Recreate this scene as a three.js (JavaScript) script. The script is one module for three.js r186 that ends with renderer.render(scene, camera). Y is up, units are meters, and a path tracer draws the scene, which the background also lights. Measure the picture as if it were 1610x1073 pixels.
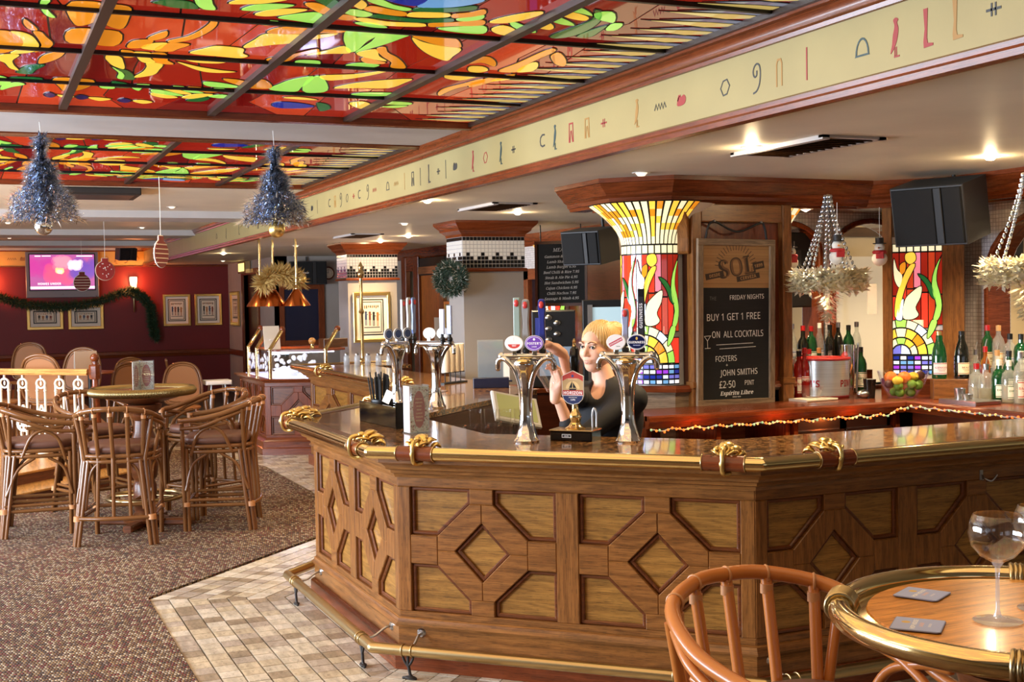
import * as THREE from 'three';
import { mergeGeometries, toCreasedNormals } from 'three/addons/utils/BufferGeometryUtils.js';
import { MarchingCubes } from 'three/addons/objects/MarchingCubes.js';
import { RectAreaLightUniformsLib } from 'three/addons/lights/RectAreaLightUniformsLib.js';

// ---------- camera, sky, daylight, exposure ----------
const scene = new THREE.Scene();
const camera = new THREE.PerspectiveCamera(30.77, 1610 / 1073, 0.05, 120);
camera.rotation.order = 'YXZ';
camera.position.set(0, 1.65, 0);
camera.rotation.set(-2.0 * Math.PI / 180, -23.4 * Math.PI / 180, -1.0 * Math.PI / 180);
scene.add(camera);
const renderer = new THREE.WebGLRenderer({ antialias: true });
renderer.toneMapping = THREE.LinearToneMapping;
renderer.toneMappingExposure = 1.2;
renderer.shadowMap.enabled = true;
scene.background = new THREE.Color(0.80, 0.88, 1.0);
RectAreaLightUniformsLib.init();
function areaLight(w, h, pos, target, color, intensity) {
  const l = new THREE.RectAreaLight(color, intensity, w, h);
  l.position.set(...pos); l.lookAt(...target); scene.add(l); return l;
}
const DAY = new THREE.Color(0.74, 0.85, 1.0);
// daylight entering by the tall windows of the long wall and the street front
const WIN_LEFT = [[-12.6, -10.4], [-9.6, -7.2], [-6.6, -4.2]], WIN_FRONT = [[-3.2, -1.2], [0.2, 2.2], [3.4, 5.4]];
for (const [a, b] of WIN_LEFT) areaLight(b - a - 0.1, 1.55, [-4.1, 1.42, (a + b) / 2], [0, 1.35, (a + b) / 2], DAY, 31);
for (const [a, b] of WIN_FRONT) areaLight(b - a - 0.1, 1.55, [(a + b) / 2, 1.42, 4.9], [(a + b) / 2, 1.35, 0], DAY, 0.4);

// ---------- helpers ----------
let seed = 7;
const rnd = () => { seed = (seed * 1664525 + 1013904223) >>> 0; return seed / 4294967296; };
const rr = (a, b) => a + (b - a) * rnd();
const pick = (a) => a[Math.floor(rnd() * a.length)];
const V = (x, y, z) => new THREE.Vector3(x, y, z);
const used = {};
function numbered(n) { const k = used[n] = (used[n] ?? -1) + 1; return k ? n + '_' + String(k).padStart(3, '0') : n; }
function mesh(name, geo, mat, parent) {
  const m = new THREE.Mesh(Array.isArray(geo) ? merge(geo) : geo, mat);
  m.castShadow = m.receiveShadow = true;
  if (parent) { m.name = name; parent.add(m); } else { m.name = numbered(name); scene.add(m); }
  return m;
}
function thing(name, label, category, pos = [0, 0, 0], turn = 0, group) {
  const o = new THREE.Group(); o.name = numbered(name); scene.add(o);
  o.position.set(...pos); o.rotation.y = turn; o.userData = { label, category };
  if (group) o.userData.group = group;
  return o;
}
function tag(o, label, category, group) { o.userData.label = label; o.userData.category = category; if (group) o.userData.group = group; return o; }
function struct(name, label, category) {
  const o = new THREE.Group(); o.name = numbered(name); scene.add(o); o.userData = { kind: 'structure', label, category }; return o;
}
function copy(o, pos, turn, label, group) {
  const c = o.clone(true); c.name = numbered(o.userData.base ?? o.name.replace(/_\d{3}$/, '')); c.userData = { ...o.userData }; scene.add(c);
  c.position.set(...pos); c.rotation.set(0, turn, 0); if (label) c.userData.label = label; if (group) c.userData.group = group; return c;
}
function flat(g) { const n = g.index ? g.toNonIndexed() : g; for (const k of Object.keys(n.attributes)) if (!['position', 'normal', 'uv'].includes(k)) n.deleteAttribute(k); return n; }
function merge(list) { const l = list.map((g) => { const f = flat(g); if (!f.attributes.uv) f.setAttribute('uv', new THREE.BufferAttribute(new Float32Array(f.attributes.position.count * 2), 2)); return f; }); return l.length === 1 ? l[0] : mergeGeometries(l); }
// uv in metres by the way each face looks; the grain (u) runs along the longest side
function muv(geo, axis) {
  const g = flat(geo); g.computeBoundingBox();
  const s = g.boundingBox.getSize(V(0, 0, 0)).toArray();
  if (axis === undefined) axis = s.indexOf(Math.max(...s));
  const p = g.attributes.position, n = g.attributes.normal, uv = new Float32Array(p.count * 2);
  for (let i = 0; i < p.count; i++) {
    const N = [Math.abs(n.getX(i)), Math.abs(n.getY(i)), Math.abs(n.getZ(i))], P = [p.getX(i), p.getY(i), p.getZ(i)];
    const k = N.indexOf(Math.max(...N)); let a = axis, b;
    if (k === axis) { a = (k + 1) % 3; b = (k + 2) % 3; } else b = 3 - k - axis;
    uv[2 * i] = P[a]; uv[2 * i + 1] = P[b];
  }
  g.setAttribute('uv', new THREE.BufferAttribute(uv, 2)); return g;
}
const crease = (g, a = 0.6) => toCreasedNormals(flat(g), a);
function ext(pts, depth, bevel = 0, holes = []) {   // xy outline pulled along z from 0 to depth
  const s = pts.isShape ? pts : new THREE.Shape(pts.map((p) => new THREE.Vector2(p[0], p[1])));
  for (const h of holes) s.holes.push(new THREE.Path(h.map((p) => new THREE.Vector2(p[0], p[1]))));
  const g = new THREE.ExtrudeGeometry(s, { depth: depth - 2 * bevel, bevelEnabled: bevel > 0, bevelThickness: bevel, bevelSize: bevel, bevelOffset: -bevel, bevelSegments: 1, curveSegments: 10 });
  g.translate(0, 0, bevel); return flat(g);
}
function box(x0, x1, y0, y1, z0, z1, c = 0) {
  if (!c) { const g = new THREE.BoxGeometry(x1 - x0, y1 - y0, z1 - z0); g.translate((x0 + x1) / 2, (y0 + y1) / 2, (z0 + z1) / 2); return muv(g); }
  const g = ext([[x0, y0], [x1, y0], [x1, y1], [x0, y1]], z1 - z0, c); g.translate(0, 0, z0); return muv(g);
}
const cbox = (w, h, d, c = 0, x = 0, y = 0, z = 0) => box(x - w / 2, x + w / 2, y, y + h, z - d / 2, z + d / 2, c);
function lathe(p, seg = 24, a = 0.7) { return crease(new THREE.LatheGeometry(p.map((q) => new THREE.Vector2(Math.max(q[0], 0.0001), q[1])), seg), a); }
function tube(pts, r, { seg, rad = 8, closed = false, tension = 0.5 } = {}) {
  const c = new THREE.CatmullRomCurve3(pts.map((p) => V(...p)), closed, 'catmullrom', tension);
  const g = new THREE.TubeGeometry(c, seg ?? Math.max(4, pts.length * 5), r, rad, closed), out = [flat(g)];
  if (!closed) for (const e of [0, 1]) { const s = new THREE.SphereGeometry(r, rad, 4); const q = c.getPoint(e); s.translate(q.x, q.y, q.z); out.push(flat(s)); }
  return merge(out);
}
function rod(a, b, r, r2 = r, rad = 8) {
  const A = V(...a), B = V(...b), d = B.clone().sub(A), g = new THREE.CylinderGeometry(r2, r, d.length(), rad);
  g.applyQuaternion(new THREE.Quaternion().setFromUnitVectors(V(0, 1, 0), d.clone().normalize())); const m = A.add(B).multiplyScalar(0.5); g.translate(m.x, m.y, m.z); return flat(g);
}
function ball(r, x = 0, y = 0, z = 0, sx = 1, sy = 1, sz = 1, n = 12) { const g = new THREE.SphereGeometry(r, n, Math.max(6, n * 0.6 | 0)); g.scale(sx, sy, sz); g.translate(x, y, z); return flat(g); }
function torus(R, r, x = 0, y = 0, z = 0, rx = Math.PI / 2, ry = 0, n = 28, m = 10) { const g = new THREE.TorusGeometry(R, r, m, n); g.rotateX(rx); g.rotateY(ry); g.translate(x, y, z); return flat(g); }
const put = (g, x = 0, y = 0, z = 0, ry = 0, rx = 0, rz = 0, s = 1) => { const c = g.clone(); if (s !== 1) c.scale(s, s, s); if (rz) c.rotateZ(rz); if (rx) c.rotateX(rx); if (ry) c.rotateY(ry); c.translate(x, y, z); return c; };
// outline (o outward, y height) pulled along a plan path (x, z) with mitred corners; outward is to the left hand of the path
function offsetPath(path, o, closed = false) {
  const n = path.length, out = [];
  for (let i = 0; i < n; i++) {
    const a = path[(i + n - 1) % n], b = path[i], c = path[(i + 1) % n];
    const d = (p, q) => { const x = q[0] - p[0], z = q[1] - p[1], l = Math.hypot(x, z); return [x / l, z / l]; };
    const d1 = !closed && i === 0 ? d(b, c) : d(a, b), d2 = !closed && i === n - 1 ? d1 : d(b, c);
    const n1 = [-d1[1], d1[0]], n2 = [-d2[1], d2[0]]; let mx = n1[0] + n2[0], mz = n1[1] + n2[1]; const l = Math.hypot(mx, mz); mx /= l; mz /= l;
    const k = o / (mx * n1[0] + mz * n1[1]); out.push([b[0] + mx * k, b[1] + mz * k]);
  }
  return out;
}
function sweep(profile, path, { closed = false, ring = true, ca = 0.5 } = {}) {
  const rows = profile.map(([o, y]) => offsetPath(path, o, closed).map((p) => [p[0], y, p[1]]));
  const pos = [], uv = [], n = path.length, m = profile.length, len = [0];
  for (let i = 1; i <= n; i++) len.push(len[i - 1] + Math.hypot(path[i % n][0] - path[i - 1][0], path[i % n][1] - path[i - 1][1]));
  let v = 0;
  for (let j = 0; j < (ring ? m : m - 1); j++) {
    const A = rows[j], B = rows[(j + 1) % m], dv = Math.hypot(profile[(j + 1) % m][0] - profile[j][0], profile[(j + 1) % m][1] - profile[j][1]);
    for (let i = 0; i < (closed ? n : n - 1); i++) {
      const k = (i + 1) % n, q = [A[i], A[k], B[k], B[i]], t = [[len[i], v], [len[i + 1], v], [len[i + 1], v + dv], [len[i], v + dv]];
      for (const x of [0, 1, 2, 0, 2, 3]) { pos.push(...q[x]); uv.push(...t[x]); }
    }
    v += dv;
  }
  if (!closed && ring) {
    const tri = THREE.ShapeUtils.triangulateShape(profile.map((p) => new THREE.Vector2(p[0], p[1])), []);
    for (const e of [0, n - 1]) for (const t of tri) for (const x of e ? [2, 1, 0] : [0, 1, 2]) { pos.push(...rows[t[x]][e]); uv.push(profile[t[x]][0], profile[t[x]][1]); }
  }
  const g = new THREE.BufferGeometry();
  g.setAttribute('position', new THREE.Float32BufferAttribute(pos, 3)); g.setAttribute('uv', new THREE.Float32BufferAttribute(uv, 2)); g.computeVertexNormals();
  return ca ? toCreasedNormals(g, ca) : g;
}
function pipe(pts, r, rad = 14, closed = false) {
  const out = []; const n = pts.length;
  for (let i = 0; i < (closed ? n : n - 1); i++) out.push(rod(pts[i], pts[(i + 1) % n], r, r, rad));
  for (const p of pts) out.push(ball(r, ...p, 1, 1, 1, rad));
  return merge(out);
}
const dedupe = (poly) => poly.filter((p, i) => { const q = poly[(i + 1) % poly.length]; return Math.hypot(p[0] - q[0], p[1] - q[1]) > 1e-5; });
const loop = (pts, n = 40) => dedupe(new THREE.CatmullRomCurve3(pts.map((p) => V(p[0], p[1], 0)), true).getPoints(n).map((p) => [p.x, p.y]));
function inset(poly, d) {   // convex outline moved inwards
  let ar = 0; poly.forEach((p, i) => { const q = poly[(i + 1) % poly.length]; ar += p[0] * q[1] - q[0] * p[1]; });
  const s = ar > 0 ? 1 : -1, n = poly.length, L = poly.map((p, i) => { const q = poly[(i + 1) % n], x = q[0] - p[0], y = q[1] - p[1], l = Math.hypot(x, y); return [p[0] - s * y / l * d, p[1] + s * x / l * d, x / l, y / l]; });
  return L.map((b, i) => { const a = L[(i + n - 1) % n], c = a[2] * b[3] - a[3] * b[2]; if (Math.abs(c) < 1e-6) return [b[0], b[1]]; const t = ((b[0] - a[0]) * b[3] - (b[1] - a[1]) * b[2]) / c; return [a[0] + a[2] * t, a[1] + a[3] * t]; });
}
function clip(poly, a, b) {   // keep what lies to the left of a -> b
  const side = (p) => (b[0] - a[0]) * (p[1] - a[1]) - (b[1] - a[1]) * (p[0] - a[0]), out = [];
  poly.forEach((p, i) => { const q = poly[(i + 1) % poly.length], s = side(p), t = side(q); if (s >= 0) out.push(p); if (s * t < 0) { const k = s / (s - t); out.push([p[0] + (q[0] - p[0]) * k, p[1] + (q[1] - p[1]) * k]); } });
  return out;
}
// ---------- textures ----------
const hash = (x, y, s = 0) => { let h = (x * 374761393 + y * 668265263 + s * 2147483647) | 0; h = Math.imul(h ^ (h >>> 13), 1274126177); return ((h ^ (h >>> 16)) >>> 0) / 4294967296; };
function vnoise(x, y, px, py, s) {   // tiling value noise
  const i = Math.floor(x), j = Math.floor(y), f = x - i, g = y - j, u = f * f * (3 - 2 * f), v = g * g * (3 - 2 * g), w = (a, b) => hash(((a % px) + px) % px, ((b % py) + py) % py, s);
  return (w(i, j) * (1 - u) + w(i + 1, j) * u) * (1 - v) + (w(i, j + 1) * (1 - u) + w(i + 1, j + 1) * u) * v;
}
function fbm(u, v, px, py, s, oct = 4) { let a = 0, k = 0.5, t = 0; for (let o = 0; o < oct; o++) { a += k * vnoise(u * px, v * py, px, py, s + o); t += k; k *= 0.5; px *= 2; py *= 2; } return a / t; }
function tex(w, h, fn, size, srgb = true) {
  const d = new Uint8Array(w * h * 4);
  for (let y = 0; y < h; y++) for (let x = 0; x < w; x++) { const c = fn(x / w, y / h, x, y), i = 4 * (y * w + x); d[i] = 255 * Math.min(1, Math.max(0, c[0])); d[i + 1] = 255 * Math.min(1, Math.max(0, c[1])); d[i + 2] = 255 * Math.min(1, Math.max(0, c[2])); d[i + 3] = 255; }
  const t = new THREE.DataTexture(d, w, h); t.wrapS = t.wrapT = THREE.RepeatWrapping; t.magFilter = THREE.LinearFilter; t.minFilter = THREE.LinearMipmapLinearFilter; t.generateMipmaps = true;
  if (srgb) t.colorSpace = THREE.SRGBColorSpace;
  if (size) t.repeat.set(1 / size[0], 1 / size[1]);
  t.needsUpdate = true; return t;
}
const g3 = (v) => [v, v, v];
const woodFn = (s, con) => (u, v) => {
  const warp = fbm(u, v, 3, 4, s) * 0.9, ring = 0.5 + 0.5 * Math.sin((v * 9 + warp * 3) * Math.PI * 2), fine = fbm(u, v, 10, 180, s + 9, 2), pore = fbm(u, v, 26, 240, s + 20, 2);
  const k = 1 - con * (0.34 * ring * fbm(u, v, 2, 20, s + 5) + 0.5 * (fine - 0.35) + (pore > 0.66 ? 0.22 : 0) + 0.35 * (fbm(u, v, 2, 3, s + 31) - 0.4));
  return [k, k * (0.985 - 0.03 * con * ring), k * (0.96 - 0.07 * con * ring)];
};
const T = {
  oak: tex(1024, 512, woodFn(3, 0.62), [0.8, 0.4]), mahog: tex(1024, 512, woodFn(11, 0.55), [0.9, 0.45]),
  speck: tex(512, 512, (u, v) => { const n = fbm(u, v, 90, 90, 5, 3), m = fbm(u, v, 24, 24, 8, 3); const k = 0.58 + 1.5 * (n - 0.5) + 0.9 * (m - 0.5); return [k, k * 0.9, k * 0.74]; }, [0.5, 0.5]),
  mottle: tex(512, 512, (u, v) => g3(0.93 + 0.14 * (fbm(u, v, 4, 4, 2, 5) - 0.5)), [2, 2]),
  ripple: tex(512, 512, (u, v) => g3(fbm(u, v, 14, 14, 6, 4)), [0.5, 0.5], false),
  stone: tex(512, 512, (u, v) => { const k = 0.9 + 0.3 * (fbm(u, v, 8, 30, 71, 4) - 0.5) - (fbm(u, v, 60, 80, 73, 2) > 0.72 ? 0.12 : 0); return [k, k * 0.985, k * 0.96]; }, [0.7, 0.7]),
};
// woven carpet: short dashes in rows
const weaveCol = [[0.60, 0.52, 0.45], [0.72, 0.66, 0.58], [0.46, 0.34, 0.27], [0.52, 0.40, 0.27], [0.52, 0.28, 0.24], [0.66, 0.56, 0.43], [0.80, 0.75, 0.68], [0.36, 0.27, 0.22], [0.58, 0.50, 0.46]];
const weave = (u, v) => { const R = 58, row = Math.floor(v * R), fy = v * R - row, cu = u * 116 + (row % 2) * 0.5, cell = Math.floor(cu), fx = cu - cell; return [row, ((cell % 116) + 116) % 116, fx, fy]; };
T.carpet = tex(1024, 1024, (u, v) => {
  const [r, c, fx, fy] = weave(u, v), k = hash(c, r, 91), band = hash(Math.floor(c / 7), Math.floor(r / 3), 17);
  const col = weaveCol[Math.floor((k * 0.7 + band * 0.3) * weaveCol.length) % weaveCol.length], gap = fx < 0.2 || fy < 0.22 ? 0.34 : 1, t = 0.85 + 0.3 * hash(Math.floor(u * 1024), Math.floor(v * 1024), 5);
  const blot = 0.86 + 0.3 * fbm(u, v, 3, 3, 29, 3); return col.map((x) => x * gap * t * blot);
}, [1.7, 1.7]);
T.carpetBump = tex(1024, 1024, (u, v) => { const [r, c, fx, fy] = weave(u, v); return g3((fx < 0.14 || fy < 0.18 ? 0.1 : 0.6 + 0.4 * Math.sin(fx * 3.14) * Math.sin(fy * 3.14)) * (0.8 + 0.2 * hash(c, r, 3))); }, [1.7, 1.7], false);
const lin = (r, g, b) => new THREE.Color().setRGB(r / 255, g / 255, b / 255, THREE.SRGBColorSpace);
function std(c, roughness, metalness = 0, more = {}) { return new THREE.MeshStandardMaterial({ color: Array.isArray(c) ? lin(...c) : c, roughness, metalness, ...more }); }
function phy(c, roughness, more = {}) { return new THREE.MeshPhysicalMaterial({ color: Array.isArray(c) ? lin(...c) : c, roughness, ...more }); }
const wood = (c, rough = 0.35, map = T.oak, more = {}) => phy(c, rough * 0.92, { map, ...more });
const M = {
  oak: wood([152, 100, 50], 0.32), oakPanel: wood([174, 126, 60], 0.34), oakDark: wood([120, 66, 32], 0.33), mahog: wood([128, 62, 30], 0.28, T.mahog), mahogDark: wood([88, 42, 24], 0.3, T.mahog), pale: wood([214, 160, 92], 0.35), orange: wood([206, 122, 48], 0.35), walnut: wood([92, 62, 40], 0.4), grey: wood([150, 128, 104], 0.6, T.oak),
  deck: wood([226, 170, 96], 0.3), tableWood: wood([255, 176, 82], 0.28, T.mahog, { clearcoat: 0.3, clearcoatRoughness: 0.1 }),
  brass: std([226, 200, 142], 0.11, 1), brassOld: std([190, 166, 120], 0.28, 1), gold: std([232, 200, 124], 0.3, 1), chrome: std([214, 214, 216], 0.07, 1), steel: std([190, 190, 190], 0.28, 1), brassDark: std([150, 130, 88], 0.3, 1), copper: std([214, 122, 62], 0.22, 1), silver: std([200, 206, 216], 0.22, 1),
  granite: phy([206, 164, 122], 0.16, { map: T.speck, clearcoat: 0.5, clearcoatRoughness: 0.05 }),
  cream: std([224, 208, 176], 0.75, 0, { map: T.mottle }), ceil: std([236, 226, 204], 0.5, 0, { map: T.mottle }), grey2: std([196, 190, 186], 0.75, 0, { map: T.mottle }), greyWall: std([170, 160, 152], 0.75, 0, { map: T.mottle }), red: std([118, 16, 16], 0.55, 0, { map: T.mottle }), yellow: std([218, 182, 96], 0.55, 0, { map: T.mottle }), friezeYellow: std([172, 158, 106], 0.45, 0, { map: T.mottle }), white: std([238, 236, 230], 0.45), lilac: std([150, 140, 170], 0.7),
  black: std([16, 16, 17], 0.45), blackGloss: std([10, 10, 11], 0.12), rubber: std([22, 22, 23], 0.7), navy: std([20, 26, 52], 0.35), dark: std([34, 28, 26], 0.6), iron: std([236, 230, 214], 0.4),
  carpet: std([226, 216, 202], 0.95, 0, { map: T.carpet, bumpMap: T.carpetBump, bumpScale: 0.006 }), grout: std([58, 52, 48], 0.9),
  rattanLit: phy([190, 114, 50], 0.28, {}), rattan: phy([114, 72, 36], 0.22, {}), rattanWrap: std([190, 132, 84], 0.35), leather: std([108, 72, 58], 0.42), cane: std([150, 98, 52], 0.5),  // the lighter rattan is the same cane with brighter light in its colour
  paper: std([240, 236, 226], 0.6), lead: std([20, 18, 18], 0.4, 0.3), mirror: std([225, 228, 226], 0.02, 1),
  glass: phy([255, 255, 255], 0.02, { transmission: 1, thickness: 0, ior: 1.5 }), glassThick: phy([255, 255, 255], 0.02, { transmission: 1, thickness: 0.004, ior: 1.5 }), acrylic: phy([240, 246, 250], 0.04, { transmission: 0.92, thickness: 0, ior: 1.49 }),
  skin: phy([232, 180, 152], 0.5, { sheen: 0.2 }), hair: std([206, 170, 112], 0.42), shirt: std([20, 20, 24], 0.75),
};
const emit = (c, k, rough = 0.3) => std(c, rough, 0, { emissive: lin(...c), emissiveIntensity: k });
// ---------- the setting ----------
function slab(poly, y0, y1, bevel = 0) { const g = ext(poly.map(([x, z]) => [x, -z]), y1 - y0, bevel); g.rotateX(-Math.PI / 2); g.translate(0, y0, 0); return muv(g); }
const inside = (poly, x, z) => { let c = false; for (let i = 0, j = poly.length - 1; i < poly.length; j = i++) { const a = poly[i], b = poly[j]; if ((a[1] > z) !== (b[1] > z) && x < (b[0] - a[0]) * (z - a[1]) / (b[1] - a[1]) + a[0]) c = !c; } return c; };
const BAR = [[4.0, -12.32], [3.1, -12.32], [3.1, -8.15], [1.71, -6.76], [1.71, -5.27], [2.85, -4.16], [9, -4.16]];
const CARPET = [[-4.2, 5], [9, 5], [9, -3.3], [2.5, -3.3], [0.845, -4.92], [0.845, -7.15], [2.62, -8.94], [2.62, -12.35], [2.1, -14.2], [1.5, -14.8], [1.5, -23.2], [-4.2, -23.2]];
{
  const f = struct('floor', 'pub floor of woven brown carpet and pale stone tiles round the bar', 'floor');
  mesh('slab', box(-4.4, 9.2, -0.2, -0.012, -23.4, 5.2), M.grout, f);
  const c = mesh('carpet', muv(slab(CARPET, -0.012, 0.004), 0), M.carpet, f); c.userData = { label: 'brown woven carpet with flecks of red and beige' };
  const tones = [[232, 222, 202], [222, 208, 182], [178, 162, 140], [240, 232, 216], [202, 190, 176]].map((t) => phy(t, 0.22, { map: T.stone }));
  const near = [], far = [[], [], [], [], []], S = 0.1, GAP = 0.0025;
  const add = (poly) => {
    if (poly.length < 3) return; let x = 0, z = 0; for (const p of poly) { x += p[0] / poly.length; z += p[1] / poly.length; }
    if (inside(CARPET, x, z) || inside(TIN, x, z)) return;
    const dist = Math.hypot(x - 1.05, z + 6.15); near.push({ poly, dist, k: Math.floor(hash(Math.round(x * 97), Math.round(z * 89), 3) * 5), y: -0.0012 * hash(Math.round(x * 55), Math.round(z * 51), 8) });
  };
  const TIN = offsetPath(BAR, 0.0).concat([[9, -13.5]]);
  for (let i = 1; i < BAR.length - 1; i++) {
    const p = BAR[i], q = BAR[i + 1], L = Math.hypot(q[0] - p[0], q[1] - p[1]), d = [(q[0] - p[0]) / L, (q[1] - p[1]) / L], n = [-d[1], d[0]], far1 = offsetPath(BAR, 1);
    for (let s = -0.9; s < Math.min(L, 3.2) + 0.9; s += S) for (let t = 0.865; t > 0; t -= S) {
      const Q = [[s + GAP, t - S + GAP * 1.5], [s + S - GAP, t - S + GAP * 1.5], [s + S - GAP, t - GAP * 1.5], [s + GAP, t - GAP * 1.5]].map(([a, b]) => [p[0] + d[0] * a + n[0] * b, p[1] + d[1] * a + n[1] * b]);
      let poly = clip(Q, far1[i], p); poly = poly.length > 2 ? clip(poly, q, far1[i + 1]) : poly;
      if (poly.length < 3) { continue; } add(poly);
    }
  }
  near.sort((a, b) => a.dist - b.dist);
  near.forEach((t, i) => { const g = slab(t.poly, -0.012, t.y); if (i < 298) mesh('tile', g, tones[t.k], f); else far[t.k].push(g); });
  for (let x = 1.5; x < 4.6; x += S) for (let z = -17.5; z < -12.35; z += S) if (!inside(CARPET, x, z) && !inside(TIN, x, z)) far[Math.floor(hash(Math.round(x * 97), Math.round(z * 89), 3) * 5)].push(slab([[x, z], [x + S - GAP * 2, z], [x + S - GAP * 2, z + S - GAP * 2], [x, z + S - GAP * 2]], -0.012, 0));
  far.forEach((l, k) => { const m = mesh('tiling', l, tones[k], f); m.userData.kind = 'stuff'; });
}
// raised deck with two shallow steps
{
  const e = [0.7071, -0.7071], n = [-0.7071, -0.7071], at = (s, t) => [0.14 + e[0] * s + n[0] * t, -10.81 + e[1] * s + n[1] * t];
  const d = thing('raised_deck', 'raised wooden deck with two shallow steps before the red wall', 'platform');
  mesh('step', slab([at(-5.6, 0), at(1.72, 0), at(1.72, 0.5), at(-5.6, 0.5)], 0.004, 0.085, 0), M.oakDark, d);
  mesh('tread', slab([at(-5.6, -0.015), at(1.735, -0.015), at(1.735, 0.5), at(-5.6, 0.5)], 0.085, 0.105, 0.004), M.deck, d);
  const top = [at(-5.6, 0.36), at(1.75, 0.36), [1.42, -13.2], [1.42, -23.1], [-4.15, -23.1], [-4.15, -7.2]];
  mesh('riser', slab(top, 0.004, 0.19), M.oakDark, d);
  mesh('boards', slab([at(-5.6, 0.34), at(1.76, 0.34), [1.44, -13.2], [1.44, -23.1], [-4.15, -23.1], [-4.15, -7.2]], 0.19, 0.212, 0.004), M.deck, d);
}
function wallWith(name, label, mat, axis, at, thick, lo, hi, y0, y1, openings, winMat) {
  const w = struct(name, label, 'wall'), put3 = (a, b, c, e) => axis === 'x' ? box(Math.min(at, at + thick), Math.max(at, at + thick), c, e, a, b) : box(a, b, c, e, Math.min(at, at + thick), Math.max(at, at + thick));
  let p = lo; for (const [a, b, s, t] of openings) { mesh('wall_section', put3(p, a, y0, y1), mat, w); mesh('wall_section', put3(a, b, y0, s), mat, w); mesh('wall_section', put3(a, b, t, y1), mat, w); p = b; }
  mesh('wall_section', put3(p, hi, y0, y1), mat, w);
  openings.forEach(([a, b, s, t], i) => {
    const win = struct('window_' + (used.wn = (used.wn ?? 0) + 1), 'tall white framed window ' + ['one', 'two', 'three', 'four', 'five'][i] + ' of the ' + label.split(' ').slice(0, 3).join(' '), 'window');
    const q = (x0, x1, c, e, z0 = 0.06, z1 = 0.12) => axis === 'x' ? box(at + Math.sign(thick) * z0, at + Math.sign(thick) * z1, c, e, x0, x1) : box(x0, x1, c, e, at + Math.sign(thick) * z0, at + Math.sign(thick) * z1);
    const F = 0.06; mesh('window_frame', [q(a, b, s, s + F), q(a, b, t - F, t), q(a, a + F, s, t), q(b - F, b, s, t), q((a + b) / 2 - 0.03, (a + b) / 2 + 0.03, s, t), q(a, b, s + (t - s) * 0.68, s + (t - s) * 0.68 + 0.05)], M.white, win);
    mesh('pane', q(a + F, b - F, s + F, t - F, 0.085, 0.09), M.glass, win);
  });
}
wallWith('wall_left', 'long cream wall with tall windows opposite the bar', M.cream, 'x', -4.2, -0.25, -23.4, 5.2, 0, 2.95, WIN_LEFT.map(([a, b]) => [a, b, 0.6, 2.25]));
wallWith('wall_front', 'street front wall with tall windows', M.cream, 'z', 5, 0.25, -4.45, 9.25, 0, 2.95, WIN_FRONT.map(([a, b]) => [a, b, 0.6, 2.25]));
wallWith('wall_right', 'plain cream wall behind the bar end', M.cream, 'x', 9, 0.25, -23.4, 5.2, 0, 2.95, []);
{ const d = struct('door_3', 'white panelled door in the cream wall at the bar end', 'door'); mesh('door_leaf', box(8.95, 9, 0, 2.0, -3.7, -2.75), M.white, d); mesh('door_panel', box(8.94, 8.95, 0.2, 0.9, -3.58, -2.87), M.white, d); mesh('door_panel', box(8.94, 8.95, 1.05, 1.85, -3.58, -2.87), M.white, d); mesh('door_frame', [box(8.93, 9, 0, 2.08, -3.8, -3.7), box(8.93, 9, 0, 2.08, -2.75, -2.65), box(8.93, 9, 2.0, 2.08, -3.7, -2.75)], M.white, d); }
{
  const w = struct('wall_back', 'deep red wall with a wooden dado rail and a yellow painted band', 'wall');
  mesh('wall_section', box(-4.45, 4.33, 0, 2.95, -23.45, -23.2), M.red, w);
  mesh('band', box(-4.2, 2.9, 2.345, 2.6, -23.2, -23.185), M.yellow, w);
  mesh('upper_wall', box(-4.2, 2.9, 2.6, 2.95, -23.2, -23.19), M.ceil, w);
  mesh('picture_rail', [box(-4.2, 4.33, 2.32, 2.345, -23.2, -23.17, 0.004), box(-4.2, 2.9, 2.6, 2.62, -23.2, -23.17, 0.004)], M.mahog, w);
  mesh('dado_rail', sweep([[0, 0.69], [0.03, 0.7], [0.035, 0.73], [0.05, 0.75], [0.05, 0.8], [0, 0.81]], [[-4.2, -23.2], [4.33, -23.2]]), M.mahog, w);
  const g = struct('wall_corridor', 'pale grey wall beyond the red wall with a doorway', 'wall');
  mesh('wall_section', [box(4.33, 4.5, 0, 2.6, -23.45, -21.75), box(4.33, 4.5, 0, 2.6, -20.55, -19.2), box(4.33, 4.5, 2.12, 2.6, -21.75, -20.55), box(4.33, 9, 0, 2.6, -19.4, -19.2)], M.greyWall, g);
  mesh('dado_rail', box(4.3, 4.33, 0.7, 0.8, -23.2, -21.85, 0.004), M.mahog, g);
  const dr = struct('door_1', 'mahogany door in the grey wall beside the blue board', 'door');
  mesh('door_frame', [box(4.3, 4.5, 0, 2.12, -21.85, -21.75), box(4.3, 4.5, 0, 2.12, -20.55, -20.45), box(4.3, 4.5, 2.12, 2.22, -21.85, -20.45)], M.mahog, dr);
  mesh('door_leaf', box(4.4, 4.44, 0, 2.12, -21.75, -20.55), M.mahogDark, dr);
}
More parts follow.
